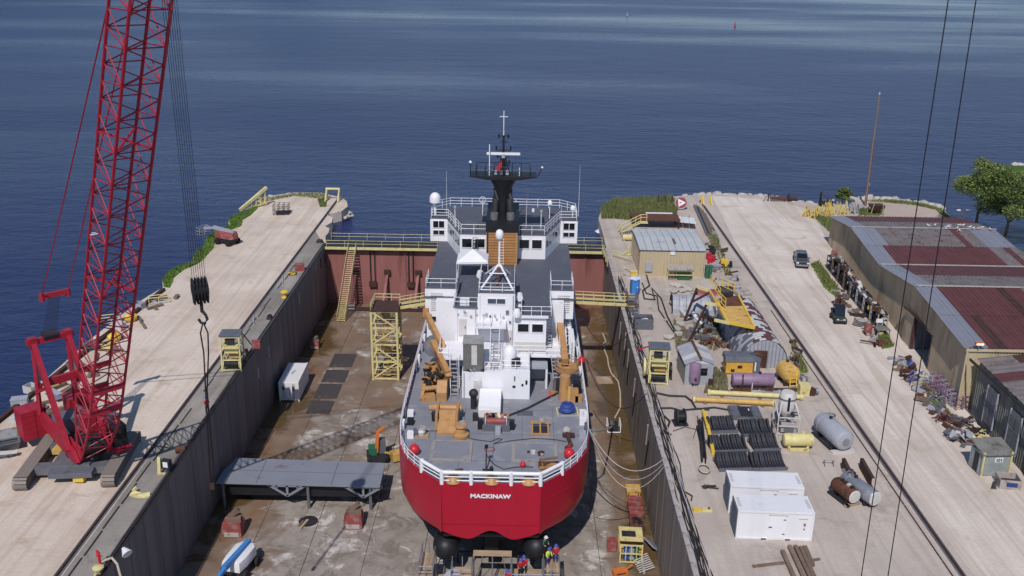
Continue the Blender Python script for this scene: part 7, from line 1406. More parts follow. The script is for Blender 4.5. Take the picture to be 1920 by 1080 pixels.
# storage racks against the warehouse wall
rk = random.Random(5)
for k in range(8):
    f = k / 7; p = P(1549, 508).lerp(P(1650, 612), f); p.x = 44.6 + (p.y - 110) * .045
    t = thing('storage_rack', ['steel rack with a red drum on top at the far warehouse end', 'tall steel rack loaded with long pipes, second from the far end', 'steel rack of timber and rusty bars, third from the far end', 'steel rack heaped with brown scrap beside the tall rack', 'steel rack with white sacks on its top shelf', 'steel rack holding a long white pipe', 'steel rack with yellow cans on the middle shelf', 'steel rack with a white panel, nearest the grey table'][k], 'rack', p, radians(-3), 'racks along the warehouse wall')
    h = 2.6 if k in (1, 2) else 2.1; L = 2.7
    for x in (0, 1.2):
        for y in (-L / 2, L / 2): MB().beam((x, y, 0), (x, y, h), .12).build('upright', 'brown' if k < 4 else 'conc', t)
    for z in (.5, 1.25, h - .05):
        MB().box((.6, 0, z), (1.3, L, .06)).build('shelf', 'dark', t)
        for q in range(7):
            a = rk.uniform(-1.1, 1.1); mt = rk.choice(['rust', 'brown', 'steel', 'conc', 'dark', 'rust2', 'lgrey', 'offwhite'])
            if k == 6 and z == 1.25: mt = 'yellow2'
            if rk.random() < .5: MB().box((rk.uniform(.2, .9), a, z + .25), (rk.uniform(.3, .6), rk.uniform(.2, .7), rk.uniform(.2, .5)), rz=rk.uniform(-.4, .4)).build('stored_item', mt, t)
            else: y_ = rk.uniform(-.3, .3); x_ = rk.uniform(.1, 1.0); MB().cyl((x_, -1.2 + y_, z + .12), (x_ + rk.uniform(-.1, .1), 1.2 + y_, z + .14), rk.uniform(.06, .12), n=7).build('stored_pipe', mt, t)
    if k == 0: MB().cyl((.6, .5, h), (.6, .5, h + .9), .4, n=12).build('red_drum', 'redbox', t)
    if k == 5: MB().cyl((.2, -1.6, h + .1), (.2, 2.2, h + .15), .12, n=8).build('white_pipe', 'white', t)
    if k == 4:
        for q in range(4): MB().ball((.5 + .1 * q, -1 + q * .6, h + .25), .35, 8, 6, (1, 1, .7)).build('sack', 'offwhite', t)
    if k == 7: MB().box((.2, -1.4, 1.3), (.8, .1, .5)).build('white_panel', 'white', t)
# lumber tables, dishes, boxes below the racks
t = at('dish_stack', 'stack of round pale dish ends on the ground by the racks', 'dishes', 1609, 610)
for k in range(4): MB().lathe([(.7, 0), (.72, .05), (.4, -.02 + .1), (.02, .12)], (.08 * k, -.1 * k, .2 + .2 * k), n=18).build('dish', 'conc', t)
t = at('brush_heap', 'heap of brown rope and brush behind the utility vehicle', 'heap', 1574, 570)
for k in range(26): a = rk.uniform(0, 6.3); MB().tube([(rk.uniform(-1, 1), rk.uniform(-.7, .7), .1), (rk.uniform(-.6, .6), rk.uniform(-.5, .5), rk.uniform(.5, 1.0)), (rk.uniform(-1.1, 1.1), rk.uniform(-.8, .8), .1)], rk.uniform(.05, .12), 5).build('strand', rk.choice(['rust2', 'brown', 'dark']), t)
t = at('red_cabinet', 'small red cabinet on legs among junk by the warehouse', 'cabinet', 1626, 628); MB().box((0, 0, .9), (.8, .7, 1.0)).build('case', 'redbox', t)
for x in (-.3, .3): MB().beam((x, -.25, 0), (x, -.25, .4), .08).build('leg', 'rust2', t); MB().beam((x, .25, 0), (x, .25, .4), .08).build('leg', 'rust2', t)
t = at('work_table', 'grey topped work table by the warehouse wall', 'table', 1652, 630); MB().box((0, 0, 1.0), (1.7, 1.4, .08)).build('top', 'greyclad', t)
for x in (-.7, .7):
    for y in (-.6, .6): MB().beam((x, y, 0), (x, y, 1.0), .1).build('leg', 'brown', t)
MB().box((-.2, -.2, .5), (.5, .5, .5)).build('stored_box', 'yellow', t)
t = at('rusty_trailer', 'small rusty frame and wheels on the road edge by the red cabinet', 'trailer', 1637, 648); MB().beam((-1.4, .6, .4), (1.2, -.4, .4), .15).build('drawbar', 'rust', t); MB().box((.9, -.1, .45), (.8, .8, .5)).build('box', 'rust', t); wheel(t, (0, -.5, .3), .3, .15); wheel(t, (.6, .5, .3), .3, .15)
# chair/rack heaps between warehouse door and workshop
t = at('blue_barrel', 'round blue and tan barrel by the warehouse doorway', 'barrel', 1703, 690); MB().cyl((0, 0, .1), (.5, .2, .7), .38, n=14).build('shell', 'blued', t, smooth=True); MB().cyl((-.1, -.04, 0), (.0, 0, .1), .38, n=14).build('end', 'plank', t)
for k, (px, py, n_, mt, lb, cat) in enumerate(((1716, 716, 10, 'mixed', 'heap of blue and white frames beside the warehouse doorway', 'scrap'), (1722, 728, 3, 'yellow2', 'yellow bracket standing in front of the frame heap', 'bracket'))):
    t = at('frame_heap', lb, cat, px, py)
    for q in range(n_ * 3):
        a = V(rk.uniform(-1, 1), rk.uniform(-.9, .9), rk.uniform(.1, 1.2)) * (.5 if k else 1); b_ = a + V(rk.uniform(-.8, .8), rk.uniform(-.6, .6), rk.uniform(-.5, .6)) * (.6 if k else 1); b_.z = max(.05, b_.z); MB().beam(a, b_, .08).build('strut', mt if mt != 'mixed' else rk.choice(['lgrey', 'steel', 'purple', 'blued', 'offwhite']), t)
for k in range(12):
    p = P(1738, 728).lerp(P(1792, 770), (k % 6) / 5) + V(.7 * (k // 6), .3 * (k // 6), 0)
    t = thing('stillage', 'purple grey tube stillage frame in the row along the warehouse corner', 'stillage', p, .1 + .05 * (k % 3), 'purple stillage frames'); c_ = 'purple' if k % 4 else 'lgrey'
    for x in (0, .8):
        for y in (0, .8): MB().beam((x, y, 0), (x, y, 1.5), .07).build('post', c_, t)
    for z in (.3, .9, 1.45):
        MB().beam((0, 0, z), (.8, 0, z), .06).build('bar', c_, t); MB().beam((0, 0, z), (0, .8, z), .06).build('bar', c_, t); MB().beam((0, .8, z), (.8, .8, z), .06).build('bar', c_, t)
for k, (px, py, lb) in enumerate(((1770, 790, 'tangle of red and dark bent wire frames on the ground'), (1800, 795, 'pile of rusty channel offcuts at the workshop corner'), (1800, 828, 'heap of pale torn sheet metal by the workshop wall'), (1752, 752, 'bent bicycle like wire frames by the purple stillages'), (1830, 818, 'yellow and dark steel frames leaning on the workshop wall'))):
    t = at('scrap_heap', lb, 'scrap', px, py)
    pal = [['redbox', 'dark', 'rust2'], ['rust', 'rust2', 'steel'], ['lgrey', 'offwhite', 'steel'], ['dark', 'steel', 'lgrey'], ['yellow', 'dark', 'rust2']][k]
    for q in range(22):
        if k in (0, 3): MB().tube([(rk.uniform(-1.2, 1.2), rk.uniform(-.7, .7), .05), (rk.uniform(-.8, .8), rk.uniform(-.5, .5), rk.uniform(.4, 1.1)), (rk.uniform(-1.2, 1.2), rk.uniform(-.7, .7), .05)], .035, 5).build('wire', rk.choice(pal), t)
        elif k == 2: MB().box((rk.uniform(-1, 1), rk.uniform(-1, 1), rk.uniform(.1, .7)), (rk.uniform(.4, 1.1), rk.uniform(.3, .9), .04), rx=rk.uniform(-.7, .7), ry=rk.uniform(-.6, .6), rz=q).build('sheet', rk.choice(pal), t)
        else: MB().beam((rk.uniform(-1.2, 0), rk.uniform(-.8, .8), rk.uniform(.1, .8)), (rk.uniform(0, 1.2), rk.uniform(-.8, .8), rk.uniform(.1, 1.0)), .12).build('offcut', rk.choice(pal), t)
# tool booth
t = at('tool_booth', 'pale grey green booth with open side door and a small sign', 'booth', 1837, 893, rz=.1); m = MB(); m.bb((0, 0, .1), (2.6, 2.0, 2.1)); m.build('walls', mat('booth green grey', (142, 152, 150), .6, c2=(118, 124, 120), amt=.25), t); m = MB(); m.add([(-.2, -.2, 2.15), (2.9, -.2, 2.1), (2.8, 2.2, 2.6), (-.1, 2.2, 2.6), (-.2, -.2, 2.25), (2.9, -.2, 2.2), (2.8, 2.2, 2.7), (-.1, 2.2, 2.7)], [(3, 2, 1, 0), (4, 5, 6, 7), (0, 1, 5, 4), (1, 2, 6, 5), (2, 3, 7, 6), (3, 0, 4, 7)]); m.build('roof', 'greyclad', t)
MB().bb((-.03, .5, .15), (.02, 1.3, 1.9)).build('doorway', 'black', t); MB().bb((-.06, .3, .1), (-.02, .5, 2.0)).build('door_frame', 'lgrey', t)
for x in (.03, 2.62): MB().beam((x, -.06, 0), (x, -.06, 2.4), .14).build('corner_batten', 'yellow', t)
MB().box((1.5, -.03, 1.6), (.75, .04, .45)).build('sign_board', 'white', t)
for x, w_, h_ in ((1.3, .1, .26), (1.5, .16, .3), (1.72, .1, .26)): MB().box((x, -.06, 1.6), (w_, .02, h_)).build('sign_mark', 'black', t)
MB().box((1.5, -.056, 1.6), (.06, .03, .12)).build('sign_gap', 'white', t)
t = at('planter_box', 'low wooden tool box with a blue patch beside the tool booth', 'box', 1893, 918, rz=-.15)
for s in (-1, 1): MB().box((s * .85, .7, .45), (.08, 1.5, .9)).build('side', 'conc', t); MB().box((0, .7 + s * .72, .45), (1.7, .08, .9)).build('end', 'conc', t)
MB().box((0, .7, .3), (1.6, 1.4, .1)).build('floor', 'rust2', t); MB().box((.1, -.08, .5), (.9, .03, .4)).build('blue_patch', 'navy', t)
for k in range(5): MB().beam((-1.2 - .1 * k, -.2, 0), (-1.0, .3 + .1 * k, .7), .06).build('tool', 'dark', t)
# pole and its guard fence, trees, shrub
t = thing('utility_pole', 'tall thin weathered wooden pole standing on the shore', 'pole', P(1622, 386)); tp = PY(1649, 177, P(1622, 386).y) - P(1622, 386); MB().cyl((0, 0, 0), tp, .2, .12, n=10).build('shaft', 'brown', t, smooth=True); MB().box(tp * .2 + V(.22, 0, 0), (.25, .25, .5)).build('insulator_box', 'lgrey', t); MB().cyl(tp, tp + V(0, 0, .3), .15, n=8).build('pole_cap', 'offwhite', t)
MB().cyl(V(.15, -.15, 0), tp * .6 + V(.15, -.15, 0), .05, n=6).build('conduit', 'rust', t)
leafm = {}
def leafmat(nm, c):
    m = mat(nm, c, .6, var=.35, scale=.7, spec=.3); return m
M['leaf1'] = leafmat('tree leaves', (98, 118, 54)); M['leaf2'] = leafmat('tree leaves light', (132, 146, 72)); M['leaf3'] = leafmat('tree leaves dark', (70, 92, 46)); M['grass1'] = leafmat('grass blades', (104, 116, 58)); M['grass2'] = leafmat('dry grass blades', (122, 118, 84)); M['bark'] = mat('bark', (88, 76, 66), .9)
def leaves(name, parent, pts, s, mt, r):
    m = MB()
    for p in pts:
        d_ = Vector((r.gauss(0, 1), r.gauss(0, 1), r.gauss(0, 1) + .6)).normalized(); a = d_.cross(V(.3, .5, .8)).normalized() * s * r.uniform(.6, 1.3); b_ = d_.cross(a).normalized() * s * .6 * r.uniform(.6, 1.3); p = Vector(p)
        m.add([p - a, p - b_, p + a, p + b_], [(0, 1, 2, 3)])
    return m.build(name, mt, parent)
def tree(label, loc, h, cr_, seed, trunk=.28, cat='tree', name='shore_tree', base=.32, dens=1.0):
    r = random.Random(seed); t = thing(name, label, cat, loc)
    tk = [(0, 0, -.3), (r.uniform(-.1, .1), 0, h * .2), (r.uniform(-.2, .2), r.uniform(-.2, .2), h * .45), (r.uniform(-.3, .3), 0, h * .7)]
    m = MB()
    for a, b_, k in zip(tk, tk[1:], (1, .8, .6)): m.cyl(a, b_, trunk * k, trunk * k * .78, n=8)
    tr_ = m.build('trunk', 'bark', t, smooth=True); cl = []
    for k in range(16):
        a = r.uniform(0, 6.28); z = h * r.uniform(base + .05, .93); rad = cr_ * r.uniform(.35, .9) * (1 - .5 * max(0, (z / h - .6) / .4)); c = V(rad * cos(a), rad * sin(a), z); cl.append((c, cr_ * r.uniform(.32, .55)))
        MB().cyl(V(0, 0, max(h * .22, z - h * .25)), c, trunk * .3, .03, n=5).build('limb', 'bark', tr_)
    cl.append((V(0, 0, h * .8), cr_ * .6)); cl.append((V(0, 0, h * .55), cr_ * .6)); b1, b2, b3 = [], [], []
    for c, q in cl:
        for i in range(int(680 * dens)):
            d_ = Vector((r.gauss(0, 1), r.gauss(0, 1), r.gauss(0, 1))).normalized() * q * (r.random() ** .4); d_.z *= .75; p = c + d_
            if p.z < h * base * .85: continue
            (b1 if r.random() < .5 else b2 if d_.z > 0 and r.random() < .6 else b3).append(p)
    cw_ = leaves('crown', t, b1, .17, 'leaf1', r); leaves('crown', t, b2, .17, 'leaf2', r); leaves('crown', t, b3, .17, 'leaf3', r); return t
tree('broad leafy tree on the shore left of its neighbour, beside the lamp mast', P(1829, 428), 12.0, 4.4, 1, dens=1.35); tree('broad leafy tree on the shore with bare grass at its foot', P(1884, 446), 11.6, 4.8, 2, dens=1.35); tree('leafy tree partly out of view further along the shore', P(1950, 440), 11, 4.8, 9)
tree('small dark green shrub beside the wooden pole', P(1580, 378), 2.9, 1.25, 4, .08, 'shrub', 'shore_shrub', .1, .35)
t = thing('light_mast', 'short grey lamp mast with cross arms near the shore trees', 'lamp post', P(1801, 424)); MB().cyl((0, 0, 0), (0, 0, 3.2), .1, n=8).build('post', 'steel', t); MB().beam((-.9, 0, 2.7), (.9, 0, 2.7), .08).build('cross_arm', 'steel', t); MB().beam((-.9, 0, 1.5), (.9, 0, 1.5), .08).build('cross_arm', 'steel', t)
for x in (-.8, .8): MB().box((x, 0, 2.85), (.6, .3, .2)).build('lamp_head', 'lamp', t)
# rocks along the shore
def rockmesh(seed):
    r = random.Random(seed); bm = bmesh.new(); bmesh.ops.create_icosphere(bm, subdivisions=1, radius=1)
    for v_ in bm.verts: v_.co *= r.uniform(.7, 1.15); v_.co.z *= .75
    me = D.meshes.new('boulder'); bm.to_mesh(me); bm.free(); me.materials.append(M['rock']); return me
RM = [rockmesh(i) for i in range(7)]; rr2 = random.Random(21)
def rocks(pts, n, label, group, s0=.35, s1=.9, jit=.9, z=-.25, cat='boulder'):
    pts = [P(*p) for p in pts]; L = [(b_ - a).length for a, b_ in zip(pts, pts[1:])]; T = sum(L)
    for k in range(n):
        d_ = T * (k + rr2.random()) / n; i = 0
        while i < len(L) - 1 and d_ > L[i]: d_ -= L[i]; i += 1
        p = pts[i].lerp(pts[i + 1], min(1, d_ / L[i])) + V(rr2.uniform(-jit, jit), rr2.uniform(-jit, jit), z); s = rr2.uniform(s0, s1)
        o = D.objects.new('boulder', rr2.choice(RM)); COL.objects.link(o); o.location = p; o.rotation_euler = (rr2.uniform(-.4, .4), rr2.uniform(-.4, .4), rr2.uniform(0, 6)); o.scale = (s * rr2.uniform(.8, 1.4), s * rr2.uniform(.8, 1.2), s * rr2.uniform(.7, 1.1)); tag(o, label, cat, group)
rocks(((1282, 366), (1330, 362), (1400, 364), (1460, 371), (1500, 378), (1540, 382)), 62, 'pale limestone boulder in the riprap at the end of the gravel road', 'riprap at the road end')
rocks(((1606, 374), (1625, 370), (1670, 372), (1720, 378), (1764, 388)), 46, 'pale limestone boulder in the riprap beyond the wooden pole', 'riprap beyond the pole', .4, 1.1)
rocks(((636, 372), (648, 380), (656, 390), (650, 396)), 14, 'grey boulder at the water by the pier head cells', 'boulders at the pier head', .25, .6, .5, -1.3)
rocks(((551, 361), (517, 365), (486, 372)), 16, 'small pale boulder at the grassy pier end', 'boulders at the pier end', .2, .45, .5, -.1)
# stony spit behind the trees
sp_ = MB(); c0 = P(1945, 324, ZW); sp_.loft([[(c0.x + 14 * k * cos(i * pi / 8), c0.y + 6 * k * sin(i * pi / 8), z) for i in range(16)] for k, z in ((1, ZW - .6), (.9, ZW + .5), (.6, ZW + .9))]); sp_.build('stony_spit', 'grassland', kind='structure')
for k in range(26):
    a = rr2.uniform(0, 6.28); o = D.objects.new('boulder', rr2.choice(RM)); COL.objects.link(o); o.location = (c0.x + 12.5 * cos(a), c0.y + 5.5 * sin(a), ZW + .5); o.scale = (rr2.uniform(.5, 1.3),) * 3; tag(o, 'pale boulder round the small stony spit behind the shore trees', 'boulder', 'boulders of the spit')
# grass: ground cover
def grass(name, label, polys, n, h, mt, seed, zb=0.):
    r = random.Random(seed); m = MB()
    for poly in polys:
        q = [P(*p) for p in poly]; x0_, x1_ = min(p.x for p in q), max(p.x for p in q); y0_, y1_ = min(p.y for p in q), max(p.y for p in q); k = 0; tries = 0
        while k < n and tries < n * 12:
            tries += 1; x, y = r.uniform(x0_, x1_), r.uniform(y0_, y1_); ins = False; j = len(q) - 1
            for i in range(len(q)):
                if (q[i].y > y) != (q[j].y > y) and x < (q[j].x - q[i].x) * (y - q[i].y) / (q[j].y - q[i].y) + q[i].x: ins = not ins
                j = i
            if not ins: continue
            k += 1; hh = h * r.uniform(.5, 1.2); a = r.uniform(0, 6.28); w_ = .09 * r.uniform(.7, 1.6); dx, dy = w_ * cos(a), w_ * sin(a); lx, ly = r.uniform(-.3, .3) * hh, r.uniform(-.3, .3) * hh
            m.add([(x - dx, y - dy, zb), (x + dx, y + dy, zb), (x + lx, y + ly, zb + hh)], [(0, 1, 2)])
    o = m.build(name, mt); o['kind'] = 'stuff'; o['label'] = label; o['category'] = 'grass'; return o
gp = [(1126, 395), (1150, 378), (1200, 376), (1262, 372), (1270, 395), (1266, 412), (1195, 414), (1150, 410), (1128, 410)]
sheet('grass_ground', [tuple(P(*p)[:2]) for p in gp], 'grassland', .01)
grass('tall_grass', 'tall green reeds and grass on the point beside the gate', [gp], 9000, 1.0, 'grass1', 1); grass('dry_grass', 'dry grass among the green reeds on the point', [gp], 2200, 1.1, 'grass2', 2)
ed = [(476, 384), (463, 398), (440, 404), (428, 414), (434, 422), (404, 434), (388, 447), (384, 462), (370, 472), (362, 482), (361, 492), (330, 502), (310, 516), (305, 528), (308, 538)]
off = [(492, 378), (480, 394), (468, 405), (455, 412), (452, 424), (425, 434), (404, 449), (400, 465), (392, 474), (384, 484), (372, 494), (345, 506), (326, 520), (322, 532), (318, 540)]
sheet('grass_verge', [tuple(P(*p)[:2]) for p in ed + off[::-1]], mat('verge green', (84, 112, 44), .9, var=.3, scale=1), .01)
grass('verge_grass', 'bright green grass fringe along the pier water edge', [ed + off[::-1]], 5200, .4, leafmat('bright grass', (96, 128, 46)), 3)
grass('pier_end_grass', 'thin grass at the far end of the pier', [[(486, 374), (551, 363), (600, 362), (624, 370), (610, 374), (551, 368), (490, 380)], [(596, 374), (612, 372), (612, 388), (600, 388)]], 900, .3, 'grass1', 4)
grass('shore_grass', 'green grass strip between gravel lot and the shore boulders', [[(1625, 377), (1670, 376), (1720, 381), (1764, 392), (1800, 430), (1870, 456), (1925, 478), (1925, 492), (1850, 460), (1790, 428), (1755, 394), (1715, 385), (1660, 380)]], 3600, .45, 'grass1', 5)
grass('rack_weeds', 'green weeds growing in front of the storage racks', [[(1520, 497), (1535, 492), (1575, 545), (1570, 560), (1545, 540)], [(1640, 620), (1660, 625), (1675, 650), (1655, 655)]], 1100, .55, 'grass1', 6)
grass('yard_weeds', 'scruffy weeds between hut, shed and vessels in the yard', [[(1262, 600), (1282, 610), (1300, 650), (1285, 690), (1268, 660)], [(1340, 690), (1362, 705), (1365, 735), (1320, 738), (1325, 720)], [(1300, 590), (1375, 600), (1370, 640), (1340, 660), (1310, 650)], [(1305, 385), (1318, 395), (1345, 440), (1352, 470), (1335, 465), (1320, 430)]], 1300, .4, 'grass2', 7)
grass('scaffold_weeds', 'weeds growing round the yellow scaffold heap', [[(1515, 400), (1560, 410), (1570, 430), (1555, 436), (1530, 412)], [(1612, 392), (1660, 390), (1650, 405), (1610, 405)]], 800, .5, 'grass1', 8)
# yellow scaffold heap by the shore
for k in range(9):
    p = P(1513, 412).lerp(P(1600, 402), k / 8)
    t = thing('trestle_frame', 'yellow steel trestle frame in the heap between road end and warehouse', 'trestle', p, rk.uniform(-.3, .3), 'yellow trestle heap')
    for q in range(9):
        a = V(rk.uniform(-.7, .7), rk.uniform(-.2, 2.8), 0); tz = rk.uniform(1.0, 2.3); mt = ['yellow2', 'yellow', 'yellow', 'ochre'][q % 4] if k < 7 else rk.choice(['yellow', 'lgrey', 'conc', 'blued'])
        MB().beam(a, a + V(.45, 0, tz), .09).build('leg', mt, t); MB().beam(a + V(.9, 0, 0), a + V(.45, 0, tz), .09).build('leg', mt, t); MB().beam(a + V(.2, 0, tz * .4), a + V(.7, 0, tz * .4), .08).build('tie', mt, t)
t = at('timber_crib', 'dark rusty hopper with timber legs behind the warehouse', 'hopper', 1641, 402); m = MB(); m.loft([[(-.3, -.3, .5), (.3, -.3, .5), (.3, .3, .5), (-.3, .3, .5)], [(-1.3, -1, 1.8), (1.3, -1, 1.8), (1.3, 1, 1.8), (-1.3, 1, 1.8)]]); m.build('hopper_shell', 'rust2', t)
for x in (-1.2, 1.2):
    for y in (-.9, .9): MB().beam((x, y, 0), (x * .6, y, 2.4), .14).build('leg', 'plank', t)
t = at('rusty_reel', 'rusty wreck of drums and posts among the road end boulders', 'scrap', 1462, 378); 
for x in (-2.2, 1.6): MB().cyl((x, 0, 0), (x, 0, 1.6), .12, n=8).build('post', 'dark', t); MB().beam((x, 0, 1.6), (x - .8, .3, 0), .1).build('stay', 'rust2', t)
MB().cyl((-1.8, 0, .7), (1.2, 0, .6), .35, n=12).build('roller', 'rust', t); MB().cyl((1.5, .2, .6), (3.2, .3, .5), .4, n=12).build('drum', 'rust2', t)
t = at('old_winch_house', 'dark steel winch frame among the boulders beside the scaffold heap', 'winch', 1546, 386); MB().box((.3, 0, .6), (2.4, 1.5, 1.1)).build('housing', 'dark', t); MB().beam((-.9, 0, 0), (-.9, 0, 2.6), .3).build('post', 'black', t); MB().beam((-.8, 0, 2.2), (1.6, 0, .9), .12).build('stay', 'rust2', t)
for k in range(5): MB().box((rk.uniform(-.6, 1.4), -.5, 1.2), (.4, .4, .3), rz=k).build('fitting', rk.choice(['offwhite', 'steel', 'dark']), t)
# round board with triangle, tarp, deck, stairs at the point
t = at('round_signal_board', 'round red board with a white triangle facing the dock', 'sign', 1276, 393); rz_ = 1.0
MB().lathe([(1.18, -.05), (1.2, 0), (1.18, .06)], (0, 0, 1.3), (0, -1, .25), 28).build('disc', mat('sign ring grey', (170, 150, 150), .6), t); MB().lathe([(.98, .06), (.98, .08)], (0, 0, 1.3), (0, -1, .25), 28).build('red_field', mat('sign red', (150, 60, 62), .6, c2=(176, 120, 116), amt=.3), t)
n_ = V(0, -1, .25).normalized(); ux = V(1, 0, 0); uy = n_.cross(ux) * -1; uy = uy if uy.z > 0 else -uy; c_ = V(0, 0, 1.3) + n_ * .1; m = MB(); tri = [c_ + ux * -.6 + uy * .72, c_ + ux * .85 + uy * .0, c_ + ux * -.42 - uy * .78]; m.add(tri + [p + n_ * .02 for p in tri], [(2, 1, 0), (3, 4, 5), (0, 1, 4, 3), (1, 2, 5, 4), (2, 0, 3, 5)]); m.build('white_triangle', 'white', t); c2_ = c_ + n_ * .03 - ux * .1
MB().box(c2_, (.4, .04, .14), rx=-.25, ry=-.15).build('black_bar', 'black', t)
for x in (-.5, .5): MB().beam((x, .2, 0), (x, .1, 1.2), .1).build('stake', 'brown', t)
t = at('white_roof_sheets', 'bright white sheets laid sloping beside the beige shed', 'sheets', 1284, 430, rz=-.1)
for k in range(3): MB().box((-.8 + k * 1.05, 3.0 - .2 * k, .9), (1.0, 6.0, .06), rx=-.1).build('sheet', 'whitebox', t)
for x in (-1, 1): MB().beam((x, .6, 0), (x, .6, .7), .12).build('trestle', 'brown', t); MB().beam((x, 5.3, 0), (x, 5.3, 1.1), .12).build('trestle', 'brown', t)
t = at('rusty_deck', 'flat rust brown steel roof deck behind the beige shed', 'deck', 1230, 430); MB().box((0, 2.2, 1.6), (8.0, 4.6, .2)).build('deck_plate', 'rust', t); MB().beam((-1.4, 3.9, 1.8), (3.2, 3.9, 1.8), .18).build('white_pipe', 'white', t)
for x in (-3.8, 3.8):
    for y in (.2, 4.2): MB().beam((x, y, 0), (x, y, 1.5), .2).build('post', 'rust2', t)
t = at('point_stairs', 'pale yellow stair and railings at the gate corner of the point', 'stairs', 1163, 440)
rail_run(t, [(0, 0, .6), (3.4, 1.4, 2.0), (4.4, 1.5, 2.0)], 1.1, .06, 'yellow', step=.9); rail_run(t, [(0, -1.4, .2), (-.2, 1.2, .4)], 1.1, .06, 'yellow', step=1.2); ladder(t, (3.4, 1.0, 2.0), (.3, .3, .5), 1.0, 9, 'yellow', 'flight', side=(0, 1, 0)); MB().box((3.9, 1.0, 1.9), (1.2, 1.2, .12)).build('landing', 'yellow', t)
t = at('yellow_drum_row', 'pale yellow mooring drum and post near the stair on the point', 'mooring drum', 1176, 452); MB().cyl((-.8, 0, .6), (1.6, .2, .6), .5, n=14).build('drum', 'yellow', t, smooth=True); MB().cyl((-.5, 0, 0), (-.5, 0, .5), .3, n=8).build('foot', 'conc', t); MB().cyl((1.1, 0, 0), (1.1, 0, .5), .3, n=8).build('foot', 'conc', t)
t = at('pier_post_rail', 'pale yellow post and rail fence at the right gate corner', 'fence', 1146, 500); rail_run(t, [(-.6, 0, 0), (-.8, 7, 0)], 1.1, .06, 'yellow', step=2.3); rail_run(t, [(.6, 4.5, 0), (2.8, 2.2, 0)], 1.1, .06, 'yellow', step=1.1)
t = at('mooring_bitt', 'yellow bitt post with a pale cross bar in front of the point fence', 'bollard', 1178, 478); MB().cyl((0, 0, 0), (0, 0, 1.4), .2, n=10).build('post', 'yellow', t); MB().beam((-1.0, -.6, .2), (0, 0, .8), .12).build('strut', 'yellow', t); MB().cyl((0, 0, .1), (0, 0, .2), .5, n=12).build('foot', 'yellow', t)
t = at('yellow_cabinet', 'small yellow cabinet in front of the beige shed corner', 'cabinet', 1188, 522); MB().box((0, 0, .55), (.9, .6, 1.1)).build('case', 'yellow2', t); MB().box((0, 0, 1.12), (1.0, .7, .06)).build('top', 'yellow', t); MB().beam((-.5, 0, .9), (-1.4, .2, 1.4), .06).build('arm', 'dark', t); MB().box((-1.4, .2, 1.5), (.4, .1, .3)).build('meter', 'yellow', t)
for x, h in ((1233, 1.6), (1246, 1.6), (1259, 1.6)):
    t = at('mooring_pile', 'thin dark timber pile standing in the grass of the point', 'pile', x, 386, group='timber piles on the point'); MB().cyl((0, 0, 0), (.03, 0, 2.0), .09, n=7).build('shaft', 'dark', t); MB().cyl((0.03, 0, 1.95), (.03, 0, 2.05), .11, n=7).build('cap', 'steel', t)
# right rail end stops
for x in (1316, 1331):
    t = at('rail_buffer', 'yellow rail buffer post at the end of the right crane rail', 'buffer', x, 383, group='yellow rail buffers'); MB().beam((0, 0, 0), (0, .2, 1.5), .4, .3).build('post', 'yellow2', t); MB().beam((0, 0, 1.3), (.2, -1.1, 0), .18).build('strut', 'yellow2', t)
t = at('log_pile', 'grey weathered logs and hoses lying beside the right crane rail', 'logs', 1318, 430)
for k in range(5): p, q = P(1302 + 5 * k, 385 + 4 * k, .25), P(1326 + 2 * k, 440 - 3 * k, .25); MB(t.location).cyl(p, q, .22, .18, n=8).build('log', rk.choice(['steel', 'brown', 'dark']), t)
# items right of the beige shed
for k, (px, py) in enumerate(((1328, 486), (1336, 490), (1331, 494))):
    t = at('red_drum', 'bright red drum in the cluster at the beige shed side', 'drum', px, py, group='red drums beside the shed'); MB().cyl((0, 0, 0), (0, 0, .9), .4, n=14).build('shell', 'redp', t, smooth=True); MB().cyl((0, 0, .9), (0, 0, .94), .42, n=14).build('lid', 'redp', t)
t = at('yellow_mixer', 'yellow box with a large dark tyre beside the crane rail', 'machine', 1357, 500); MB().box((0, 0, .6), (1.0, .9, 1.1)).build('case', 'yellow2', t); wheel(t, (.95, -.3, .5), .5, .3); MB().box((.5, 0, .2), (.8, .3, .2)).build('axle', 'dark', t)
t = at('green_locker', 'green painted locker against the beige shed side', 'locker', 1328, 522); MB().box((0, .3, .9), (.9, .9, 1.7)).build('case', 'green', t); MB().box((0, -.17, .9), (.06, .04, 1.5)).build('door_seam', 'dark', t); MB().box((0, .3, 1.78), (1.0, 1.0, .06)).build('top', 'green', t)
t = at('pallet_pile', 'pile of pale battens on pallets beside the beige shed', 'battens', 1340, 508)
for k in range(9): MB().box((rk.uniform(-.3, .3), rk.uniform(-.2, .2), .1 + .11 * k), (1.4, .9, .07), rz=rk.uniform(-.3, .3)).build('board', rk.choice(['offwhite', 'conc', 'lgrey']), t)
t = at('tyre_pile', 'dark tyres lying behind the red drums', 'tyres', 1333, 472)
for k in range(4): MB().lathe([(.3, -.12), (.5, -.14), (.55, 0), (.5, .14), (.3, .12)], (rk.uniform(-.5, .5), rk.uniform(-.6, .6), .2 + .15 * k), (rk.uniform(-.3, .3), 0, 1), 16).build('tyre', 'rubber', t, smooth=True)
